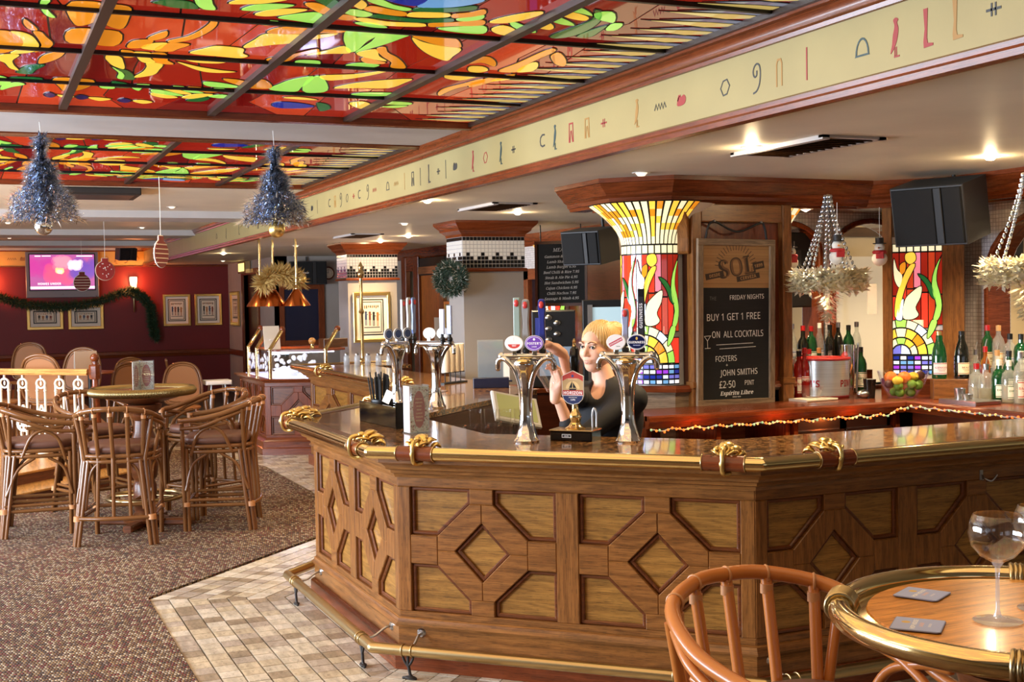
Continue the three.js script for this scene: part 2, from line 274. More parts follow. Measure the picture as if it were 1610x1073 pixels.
// ceilings
const GX0 = -1.85, GX1 = 2.76, CELL = 0.7683;
const GLASS = [[-6.94, 8], [-11.06, 4]].map(([z0, n]) => ({ z0, n, z1: z0 + n * CELL }));
{
  const c = struct('ceiling', 'cream ceiling over the bar and boxed ceiling over the seating', 'ceiling');
  mesh('bar_ceiling', box(2.9, 9, 2.36, 2.95, -23.4, 5), M.ceil, c);
  mesh('upper_ceiling', box(-4.4, 2.9, 2.95, 3.05, -23.4, 5.2), M.cream, c);
  mesh('beam', box(-4.2, 2.83, 2.68, 2.95, -7.9, -7.03), M.grey2, c);
  mesh('side_ceiling', box(-4.2, GX0 - 0.06, 2.68, 2.95, -11.1, 5), M.grey2, c);
  mesh('front_ceiling', box(-4.2, 2.83, 2.68, 2.95, GLASS[0].z1 + 0.05, 5), M.grey2, c);
  mesh('far_ceiling', box(-4.2, 2.9, 2.66, 2.95, -23.2, -11.12), M.ceil, c);
  for (const [a, b] of [[-14.6, -13.9], [-18.3, -17.5], [-21.4, -20.6]]) mesh('beam', box(-4.2, 2.83, 2.585, 2.66, a, b), M.grey2, c);
  for (const { z0, z1 } of GLASS) {   // stained timber edging round each glazed opening
    const e = [[GX0, z0], [GX0, z1], [GX1, z1], [GX1, z0]];
    mesh('edging', sweep([[0, 2.70], [0.0, 2.664], [0.03, 2.658], [0.075, 2.672], [0.08, 2.70]], e, { closed: true }), M.mahog, c);
  }
}
{
  const t = struct('trim_1', 'long painted frieze of hieroglyphs with wooden mouldings along the ceiling drop', 'frieze');
  mesh('frieze_board', box(2.83, 2.9, 2.34, 2.95, -23.2, 5), M.friezeYellow, t);
  const line = [[2.83, -23.2], [2.83, 5]];
  mesh('lower_moulding', sweep([[0, 2.325], [0.03, 2.33], [0.035, 2.35], [0.022, 2.362], [0.026, 2.378], [0.008, 2.388], [0, 2.388]], line, { ca: 0.9 }), M.mahog, t);
  mesh('upper_moulding', sweep([[0, 2.60], [0.012, 2.602], [0.016, 2.617], [0.03, 2.622], [0.03, 2.64], [0.05, 2.66], [0.066, 2.69], [0.07, 2.705], [0, 2.705]], line, { ca: 0.9 }), M.mahog, t);
}
// ---------- the bar ----------
function facet(p, q) {   // frame on a wall face: x along it, y up, z outwards
  const L = Math.hypot(q[0] - p[0], q[1] - p[1]), d = [(q[0] - p[0]) / L, (q[1] - p[1]) / L], m = new THREE.Matrix4();
  m.makeBasis(V(d[0], 0, d[1]), V(0, 1, 0), V(-d[1], 0, d[0])); m.setPosition(p[0], 0, p[1]); return { L, m };
}
function panelled(parent, p, q, y0, y1, count, mat, matPanel, k = 1, end = 0.06, mid = 0.1) {   // diamond-panelled joinery: stiles, rails, braces and recessed panels
  const { L, m } = facet(p, q), at = (g) => { g.applyMatrix4(m); return g; }, D = 0.03 * k;
  const piece = (name, pts) => { const g = muv(ext(pts, D, 0.0035 * k)); g.translate(0, 0, -D); return mesh(name, at(g), mat, parent); };
  const rect = (a, b, c, e) => [[a, c], [b, c], [b, e], [a, e]], TR = 0.045 * k, BR = 0.03 * k;
  piece('rail', rect(0, L, y1 - TR, y1)); piece('rail', rect(0, L, y0, y0 + BR));
  const w = (L - 2 * end - (count - 1) * mid) / count, h = y1 - TR - y0 - BR;
  piece('stile', rect(0, end, y0 + BR, y1 - TR)); piece('stile', rect(L - end, L, y0 + BR, y1 - TR));
  for (let i = 0; i < count; i++) {
    const x0 = end + i * (w + mid), X = (u) => x0 + u * w, Y = (v) => y1 - TR - v * h;
    if (i) piece('stile', rect(x0 - mid, x0, y0 + BR, y1 - TR));
    for (const mu of [0, 1]) {
      const U = (u) => X(mu ? 1 - u : u);
      piece('rail', rect(Math.min(U(0), U(0.19)), Math.max(U(0), U(0.19)), Y(0.615), Y(0.385)));
      for (const mv of [0, 1]) {
        const W = (v) => Y(mv ? 1 - v : v), fix = (a) => ((mu + mv) % 2 ? a : a.reverse());
        piece('brace', fix([[U(0.42), W(0.12)], [U(0.5), W(0.12)], [U(0.5), W(0.265)], [U(0.31), W(0.5)], [U(0.19), W(0.5)], [U(0.19), W(0.385)]]));
        panel(fix([[U(0), W(0)], [U(0.42), W(0)], [U(0.42), W(0.12)], [U(0.19), W(0.385)], [U(0), W(0.385)]]));
      }
    }
    for (const mv of [0, 1]) { const a = Y(mv ? 1 : 0), b = Y(mv ? 0.88 : 0.12); piece('stile', rect(X(0.42), X(0.58), Math.min(a, b), Math.max(a, b))); }
    panel([[X(0.5), Y(0.265)], [X(0.31), Y(0.5)], [X(0.5), Y(0.735)], [X(0.69), Y(0.5)]]);
  }
  function panel(poly) {
    const g = muv(ext(poly, 0.006 * k), 0); g.translate(0, 0, -D - 0.004 * k); const pm = mesh('panel', at(g), matPanel, parent);
    const r = muv(ext(poly, 0.016 * k, 0.005 * k, [inset(poly, 0.018 * k)])); r.translate(0, 0, -D); mesh('moulding', at(r), M.oakDark, pm);  // dark oak puts the shade of the moulding into its colour
  }
}
const CORNICE = [[0, 0.86], [0.012, 0.86], [0.018, 0.876], [0.034, 0.882], [0.036, 0.894], [0.06, 0.902], [0.064, 0.912], [0.085, 0.93], [0.1, 0.935], [0.1, 0.968], [0, 0.968]];
{
  const b = thing('bar_counter', 'long oak bar front with diamond panels and a stepped plinth', 'bar');
  mesh('carcass', sweep([[-0.034, 0.1], [-0.034, 0.96], [-0.05, 0.96], [-0.05, 0.1]], BAR), M.oakDark, b);
  mesh('plinth', sweep([[-0.03, 0], [0.03, 0], [0.03, 0.095], [0.018, 0.105], [-0.03, 0.105]], BAR), M.mahog, b);
  mesh('plinth_board', sweep([[-0.03, 0.105], [0.008, 0.105], [0.008, 0.19], [-0.03, 0.19]], BAR), M.oak, b);
  mesh('plinth_moulding', sweep([[-0.03, 0.19], [0.02, 0.19], [0.024, 0.2], [0.012, 0.212], [0.008, 0.224], [0, 0.23], [-0.03, 0.23]], BAR), M.oak, b);
  mesh('cornice', sweep(CORNICE, BAR), M.oak, b);
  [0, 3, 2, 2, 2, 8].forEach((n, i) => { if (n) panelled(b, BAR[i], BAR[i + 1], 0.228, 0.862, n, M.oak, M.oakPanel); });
  // shelf and back of the bar, seen over the counter
  mesh('inner_panel', sweep([[-0.5, 0.1], [-0.5, 0.965], [-0.52, 0.965], [-0.52, 0.1]], BAR), M.mahogDark, b);
  for (const [x, y] of [[4.03, 0.835], [5.63, 0.835]]) { const h = mesh('coat_hook', [cbox(0.018, 0.045, 0.006, 0.001, x, y - 0.02, -4.157), tube([[x, y, -4.15], [x, y - 0.012, -4.13], [x + 0.02, y - 0.02, -4.115], [x + 0.045, y + 0.004, -4.11]], 0.004), tube([[x, y, -4.15], [x - 0.012, y - 0.015, -4.135]], 0.004)], M.steel, b); h.userData = { label: 'small chrome double hook' }; }
}
{
  const t = thing('countertop', 'polished brown granite top along the bar', 'countertop');
  mesh('granite_slab', muv(sweep([[0.085, 0.968], [0.088, 0.99], [0.08, 1.0], [-0.52, 1.0], [-0.52, 0.968]], BAR), 0), M.granite, t);
  mesh('edge_strip', sweep([[0.088, 0.966], [0.112, 0.966], [0.112, 0.992], [0.104, 1.003], [0.06, 1.003], [0.06, 1.0], [0.088, 0.99]], BAR), M.mahogDark, t);
}
const along = (path, i, s) => { const a = path[i], b = path[i + 1]; return [a[0] + (b[0] - a[0]) * s, a[1] + (b[1] - a[1]) * s, Math.atan2(-(b[1] - a[1]), b[0] - a[0])]; };
{
  const t = thing('armrest_rail', 'thick brass armrest rail with lily-shaped clasps along the bar edge', 'rail'), R = offsetPath(BAR, 0.142);
  mesh('tube', pipe(R.map((p) => [p[0], 0.985, p[1]]), 0.029, 20), M.brass, t).userData = { label: 'polished brass tube' };
  // clasp: wooden sleeve, collar, and a lily of four petals curling onto the counter
  const petal = (l, w) => { const g = new THREE.SphereGeometry(1, 12, 8); const p = g.attributes.position; for (let i = 0; i < p.count; i++) { const z = p.getZ(i), k = 1 - 0.55 * Math.max(0, z) ** 2; p.setXYZ(i, p.getX(i) * w * k, p.getY(i) * 0.011 + 0.02 * (1 - z * z) - 0.006 * z, z * l); } g.computeVertexNormals(); return flat(g); };
  const orn = merge([put(petal(0.055, 0.03), -0.02, 0.03, -0.075, 0.2, 0.1), put(petal(0.05, 0.026), 0.028, 0.032, -0.07, -0.35, 0.15), put(petal(0.045, 0.03), 0.002, 0.046, -0.055, 0, 0.35), put(petal(0.032, 0.018), -0.045, 0.012, -0.1, 0.6, -0.1), put(petal(0.03, 0.018), 0.05, 0.012, -0.09, -0.7, -0.1), ball(0.016, 0.0, 0.06, -0.02, 1, 0.8, 1.2), ball(0.013, -0.035, 0.05, -0.03), ball(0.013, 0.03, 0.052, -0.03), tube([[0.0, 0.056, -0.01], [0, 0.048, 0.028], [0.002, 0.012, 0.04], [0, -0.03, 0.03], [0.004, -0.042, 0.01], [0.02, -0.04, -0.01]], 0.0095), tube([[-0.03, 0.034, -0.05], [-0.05, 0.045, -0.02], [-0.036, 0.046, 0.006], [-0.02, 0.036, 0.01]], 0.006), tube([[0.03, 0.034, -0.05], [0.05, 0.045, -0.02], [0.036, 0.046, 0.006], [0.02, 0.036, 0.01]], 0.006), ball(0.014, 0, 0.0, 0.04, 0.8, 1.3, 0.5)]);
  const sleeve = crease(new THREE.CylinderGeometry(0.0325, 0.0325, 0.17, 20)); sleeve.rotateZ(Math.PI / 2);
  const bands = [-0.085, 0.085].map((x) => { const g = new THREE.TorusGeometry(0.0325, 0.003, 8, 22); g.rotateY(Math.PI / 2); g.translate(x, 0, 0); return flat(g); });
  for (const [i, s] of [[1, 0.25], [1, 0.8], [2, 0.5], [2, 0.94], [3, 0.05], [3, 0.88], [4, 0.13], [4, 0.91], [5, 0.055], [5, 0.3], [5, 0.55]]) {
    const [x, z, a] = along(R, i, s); const m = new THREE.Matrix4().makeRotationY(a).setPosition(x, 0.985, z);
    const c = mesh('clasp', orn.clone().applyMatrix4(m), M.gold, t); c.userData = { label: 'gilded lily clasp' };
    mesh('sleeve', muv(sleeve.clone().applyMatrix4(m)), M.mahog, c); for (const b of bands) mesh('collar', b.clone().applyMatrix4(m), M.brassOld, c);
  }
}
{
  const t = thing('foot_rail', 'low brass foot rail on forked feet along the bar plinth', 'rail'), R = offsetPath(BAR, 0.15);
  mesh('tube', pipe([[R[2][0] + 0.35, 0.125, R[2][1] + 0.0 - 0.35], ...R.slice(3).map((p) => [p[0], 0.125, p[1]])], 0.025, 16), M.brassOld, t);
  const leg = merge([tube([[0, 0.115, 0], [0, 0.07, 0.0], [0.004, 0.045, 0], [0.012, 0.015, 0], [0.034, 0.004, 0.0]], 0.007), tube([[-0.03, 0.115, 0], [-0.018, 0.08, 0], [0, 0.055, 0]], 0.006), tube([[0.03, 0.115, 0], [0.018, 0.08, 0], [0, 0.055, 0]], 0.006), tube([[0.012, 0.014, 0], [-0.025, 0.004, 0]], 0.006), ball(0.012, 0.01, 0.008, 0, 2.2, 0.6, 1.4)]);
  const ring = [-0.022, 0.022].map((x) => { const g = new THREE.TorusGeometry(0.026, 0.004, 8, 20); g.rotateY(Math.PI / 2); g.translate(x, 0.125, 0); return flat(g); });
  const stay = merge([tube([[0, 0.125, -0.02], [0, 0.13, -0.06], [0, 0.16, -0.11], [0, 0.165, -0.138]], 0.006), put(lathe([[0, 0], [0.022, 0], [0.016, 0.008], [0, 0.01]], 14), 0, 0.165, -0.142, 0, Math.PI / 2)]);
  for (const [i, s] of [[2, 0.55], [3, 0.12], [3, 0.9], [4, 0.1], [4, 0.8], [5, 0.02], [5, 0.2], [5, 0.4]]) {
    const [x, z, a] = along(R, i, s), m = new THREE.Matrix4().makeRotationY(a).setPosition(x, 0, z);
    const l = mesh('foot', leg.clone().applyMatrix4(m), M.dark, t); for (const b of ring) mesh('collar', b.clone().applyMatrix4(m), M.brassOld, l);
    mesh('stay', stay.clone().applyMatrix4(m), M.steel, t);
  }
}
// ---------- rattan bar stools and round tables ----------
function makeStool(label, pos, turn, RM = M.rattan) {   // faces +z, seat at 0.66
  const o = thing('rattan_stool', label, 'stool', pos, turn, 'rattan bar stools');
  const R = 0.0165;
  const rail = [[-0.25, 0.80, 0.24], [-0.275, 0.815, 0.1], [-0.285, 0.85, -0.06], [-0.235, 0.905, -0.22], [-0.11, 0.935, -0.31], [0, 0.94, -0.33], [0.11, 0.935, -0.31], [0.235, 0.905, -0.22], [0.285, 0.85, -0.06], [0.275, 0.815, 0.1], [0.25, 0.80, 0.24]];
  const a = mesh('arm_rail', tube(rail, R + 0.002, { seg: 60, rad: 10 }), RM, o);
  mesh('arm_rail', tube(rail.map(([x, y, z]) => [x * 1.02, y - 0.036 - 0.02 * (z > 0 ? 1 : 0), z * 0.97]).filter((p, i) => i < 4), R * 0.85, { seg: 24 }), RM, o);
  mesh('arm_rail', tube(rail.map(([x, y, z]) => [x * 1.02, y - 0.036 - 0.02 * (z > 0 ? 1 : 0), z * 0.97]).filter((p, i) => i > 6), R * 0.85, { seg: 24 }), RM, o);
  // seat
  const seatRing = loop([[0, 0.235], [0.17, 0.225], [0.235, 0.15], [0.24, -0.08], [0.17, -0.22], [0, -0.25], [-0.17, -0.22], [-0.24, -0.08], [-0.235, 0.15], [-0.17, 0.225]], 48);
  const cush = ext(seatRing.map(([x, z]) => [x * 0.97, -z * 0.97]), 0.06, 0.018); cush.rotateX(-Math.PI / 2); cush.translate(0, 0.625, 0); mesh('seat_cushion', crease(muv(cush), 0.9), M.leather, o);
  for (const y of [0.612, 0.575]) mesh('seat_ring', tube(seatRing.filter((p, i) => i % 3 === 0).map(([x, z]) => [x, y, z]), 0.015, { closed: true, seg: 48 }), RM, o);
  // back spindles run from the rail to the low hoop
  const wraps = [];
  for (const [u, top, mid, low] of [[-0.19, [-0.21, 0.91, -0.245], [-0.185, 0.6, -0.2], [-0.2, 0.2, -0.235]], [-0.095, [-0.11, 0.93, -0.31], [-0.1, 0.6, -0.245], [-0.11, 0.2, -0.27]], [0, [0, 0.935, -0.33], [0, 0.6, -0.26], [0, 0.2, -0.285]], [0.095, [0.11, 0.93, -0.31], [0.1, 0.6, -0.245], [0.11, 0.2, -0.27]], [0.19, [0.21, 0.91, -0.245], [0.185, 0.6, -0.2], [0.2, 0.2, -0.235]]]) {
    mesh('back_spindle', Math.abs(u) < 0.15 ? merge([rod(mid, top, R * 0.9), rod(low, mid, R * 0.75, R * 0.9)]) : rod(mid, top, R * 0.9), RM, o);
    const t = new THREE.TorusGeometry(R + 0.004, 0.004, 6, 14), dx = top[0], ang = Math.atan2(dx, -top[2] + 0.05); t.rotateY(Math.PI / 2); t.rotateY(-ang); t.translate(top[0], top[1] + 0.002, top[2]); wraps.push(flat(t));
    wraps.push(put(new THREE.CylinderGeometry(R * 1.05, R * 1.05, 0.024, 10), top[0] * 0.985, top[1] - 0.034, top[2] * 0.985));
  }
  for (let k = 0; k < wraps.length; k += 2) mesh('binding', [wraps[k], wraps[k + 1]], M.rattanWrap, o);
  // legs are bundles of canes
  for (const s of [-1, 1]) {
    mesh('leg', [rod([s * 0.265, 0, -0.265], [s * 0.2, 0.58, -0.2], 0.0135), rod([s * 0.24, 0, -0.275], [s * 0.172, 0.58, -0.222], 0.0135), rod([s * 0.277, 0, -0.24], [s * 0.222, 0.58, -0.17], 0.0135), rod([s * 0.2, 0.58, -0.2], [s * 0.255, 0.88, -0.2], 0.014)], RM, o);
    mesh('leg', [rod([s * 0.225, 0, 0.225], [s * 0.235, 0.8, 0.23], 0.015), rod([s * 0.225, 0, 0.195], [s * 0.235, 0.6, 0.2], 0.0135)], RM, o);
    // bowed braces under the arm and under the seat
    mesh('brace', [tube([[s * 0.236, 0.55, 0.17], [s * 0.255, 0.7, 0.12], [s * 0.265, 0.76, 0.02], [s * 0.27, 0.78, -0.08]], 0.0125), tube([[s * 0.235, 0.57, -0.12], [s * 0.262, 0.72, -0.05], [s * 0.268, 0.77, 0.06], [s * 0.262, 0.785, 0.16]], 0.0125), tube([[s * 0.245, 0.3, 0.21], [s * 0.236, 0.48, 0.16], [s * 0.236, 0.56, 0.06]], 0.011), tube([[s * 0.25, 0.3, -0.23], [s * 0.236, 0.48, -0.15], [s * 0.236, 0.56, -0.04]], 0.011)], RM, o);
    mesh('brace', tube([[s * 0.195, 0.25, -0.245], [s * 0.165, 0.47, -0.225], [s * 0.12, 0.55, -0.225], [s * 0.08, 0.565, -0.235]], 0.011), RM, o);
    mesh('stretcher', rod([s * 0.245, 0.185, -0.25], [s * 0.227, 0.185, 0.21], 0.0135), RM, o);
    mesh('stretcher', rod([s * 0.242, 0.225, -0.248], [s * 0.228, 0.225, 0.21], 0.0115), RM, o);
  }
  mesh('stretcher', tube([[-0.245, 0.19, -0.255], [-0.12, 0.19, -0.285], [0, 0.19, -0.295], [0.12, 0.19, -0.285], [0.245, 0.19, -0.255]], 0.0155), RM, o);
  mesh('stretcher', rod([-0.227, 0.205, 0.21], [0.227, 0.205, 0.21], 0.014), RM, o);
  for (const g of [-1, 1].flatMap((s) => [put(new THREE.CylinderGeometry(0.028, 0.03, 0.035, 10), s * 0.247, 0.19, -0.248), put(new THREE.CylinderGeometry(0.025, 0.025, 0.03, 10), s * 0.228, 0.195, 0.208), put(new THREE.CylinderGeometry(0.022, 0.022, 0.035, 10), s * 0.243, 0.8, 0.235)])) mesh('joint_binding', flat(g), M.rattanWrap, o);
  return o;
}
const face = (x, z, tx, tz) => Math.atan2(tx - x, tz - z);
{
  const T1 = [1.13, -9.56];
  const st = makeStool('rattan stool with its back turned to the room, before the high table', [0.915, 0.004, -9.06], face(0.915, -9.06, 1.12, -9.7));
  for (const [x, z, tx, tz, l] of [
    [1.63, -9.27, 1.12, -9.42, 'rattan stool by the high table on the side of the bar'], [0.42, -9.68, 1.1, -9.62, 'rattan stool by the high table on the side of the deck steps'],
    [1.66, -10.02, 1.15, -9.75, 'rattan stool with lit honey back, on the food display side of the high table'], [0.86, -10.35, 1.1, -9.6, 'rattan stool by the high table, tucked in under the newel post']]) copy(st, [x, 0.004, z], face(x, z, tx, tz), l);
  makeStool('rattan armchair stool with brighter light put into its colour, pulled up to the table with wine glasses', [1.735, 0.004, -2.31], 0.05, M.rattanLit);
}
function makeTable(label, pos, woodMat, rope) {
  const t = thing('high_table', label, 'table', pos, 0, 'round brass-rimmed high tables');
  mesh('tabletop', crease(muv(lathe([[0, 0.985], [0.3, 0.985], [0.31, 0.99], [0.31, 1.0], [0.306, 1.006], [0, 1.008]], 56), 0)), woodMat, t);
  mesh('underframe', lathe([[0.02, 0.9], [0.1, 0.905], [0.28, 0.955], [0.3, 0.985], [0, 0.985]], 40), M.oakDark, t);
  mesh('rim', [torus(0.36, 0.024, 0, 1.0, 0, Math.PI / 2, 0, 72, 14), lathe([[0.302, 0.985], [0.345, 0.98], [0.35, 0.992], [0.302, 1.004]], 56)], rope ? M.brassDark : M.brass, t).userData = { label: rope ? 'aged brass rope rim' : 'polished brass tube rim' };
  const coil = []; for (let k = 0; k < 4; k++) { const a = Math.PI * 0.25 + k * Math.PI / 2; for (let j = rope ? -27 : -3; j <= (rope ? 28 : 3); j++) { const b = a + j * 0.028, g = new THREE.TorusGeometry(0.0275, 0.0055, 6, 16); g.rotateY(-b); g.translate(0.36 * Math.cos(b), 1.0, 0.36 * Math.sin(b)); coil.push(flat(g)); } }
  for (let k = 0; k < 4; k++) mesh('rim_binding', coil.slice(k * coil.length / 4, (k + 1) * coil.length / 4), rope ? M.brassDark : M.brassOld, t);
  mesh('pedestal', lathe([[0.16, 0.03], [0.165, 0.05], [0.1, 0.07], [0.075, 0.1], [0.08, 0.13], [0.09, 0.16], [0.085, 0.3], [0.07, 0.33], [0.09, 0.36], [0.1, 0.42], [0.1, 0.6], [0.085, 0.66], [0.07, 0.7], [0.065, 0.78], [0.085, 0.8], [0.09, 0.83], [0.13, 0.86], [0.14, 0.9], [0, 0.9]], 28), M.oakDark, t);
  mesh('foot_ring', torus(0.27, 0.018, 0, 0.21, 0, Math.PI / 2, 0, 56, 10), M.brassOld, t);
  for (let k = 0; k < 4; k++) { const a = k * Math.PI / 2 + 0.5, c = Math.cos(a), s = Math.sin(a); mesh('spoke', rod([0.08 * c, 0.22, 0.08 * s], [0.27 * c, 0.21, 0.27 * s], 0.012), M.brassOld, t); const f = cbox(0.3, 0.05, 0.075, 0.012, 0.2, 0.0, 0); f.rotateY(-a); mesh('foot', muv(f), M.oakDark, t); }
  return t;
}
makeTable('round high table with brass rope rim among five rattan stools', [1.13, 0.004, -9.56], M.mahog, true);
const NT = [1.885, -1.82];
makeTable('round honey wood high table with brass rim carrying wine glasses', [NT[0], 0.004, NT[1]], M.tableWood);
// ---------- stained glass ----------
const GC = { R: [148, 32, 18], Q: [186, 60, 28], S: [110, 18, 16], Y: [246, 200, 70], O: [222, 138, 30], G: [158, 222, 92], D: [34, 96, 44], B: [30, 44, 140], L: [104, 158, 206], P: [52, 40, 84], C: [240, 232, 188], W: [246, 246, 248], U: [108, 110, 200], V: [150, 60, 210], N: [214, 226, 244], K: [236, 130, 150], T: [226, 60, 40] };
const glassMat = (c, k) => phy(c, 0.03, { emissive: lin(...c), emissiveIntensity: k, ior: 1.55 });
const CG = {}, PG = {}; for (const k of Object.keys(GC)) { CG[k] = glassMat(GC[k], 0.54); PG[k] = glassMat(GC[k], 0.72); }
function paneGeo(poly, map, off, th) {
  const v = poly.map((p) => new THREE.Vector2(p[0], p[1])); if (THREE.ShapeUtils.isClockWise(v)) { v.reverse(); poly = poly.slice().reverse(); }
  const tri = THREE.ShapeUtils.triangulateShape(v, []), pos = [], uv = [];
  const P = (p, o) => { pos.push(...map(p[0], p[1], o)); uv.push(p[0], p[1]); };
  for (const t of tri) for (const k of t) P(poly[k], off + th);
  poly.forEach((p, i) => { const q = poly[(i + 1) % poly.length]; for (const [a, o] of [[p, off], [q, off], [q, off + th], [p, off], [q, off + th], [p, off + th]]) P(a, o); });
  const g = new THREE.BufferGeometry(); g.setAttribute('position', new THREE.Float32BufferAttribute(pos, 3)); g.setAttribute('uv', new THREE.Float32BufferAttribute(uv, 2)); g.computeVertexNormals(); return g;
}
function pane(parent, poly, map, off, mat, leads, lw, name = 'pane') { poly = dedupe(poly); leads.push(paneGeo(inset(poly, -lw), map, off, 0.0025)); return parent ? mesh(name, paneGeo(poly, map, off, 0.004), mat, parent) : paneGeo(poly, map, off, 0.004); }
const pairs = (a) => { const o = []; for (let i = 0; i < a.length; i += 2) o.push([a[i], a[i + 1]]); return o; };
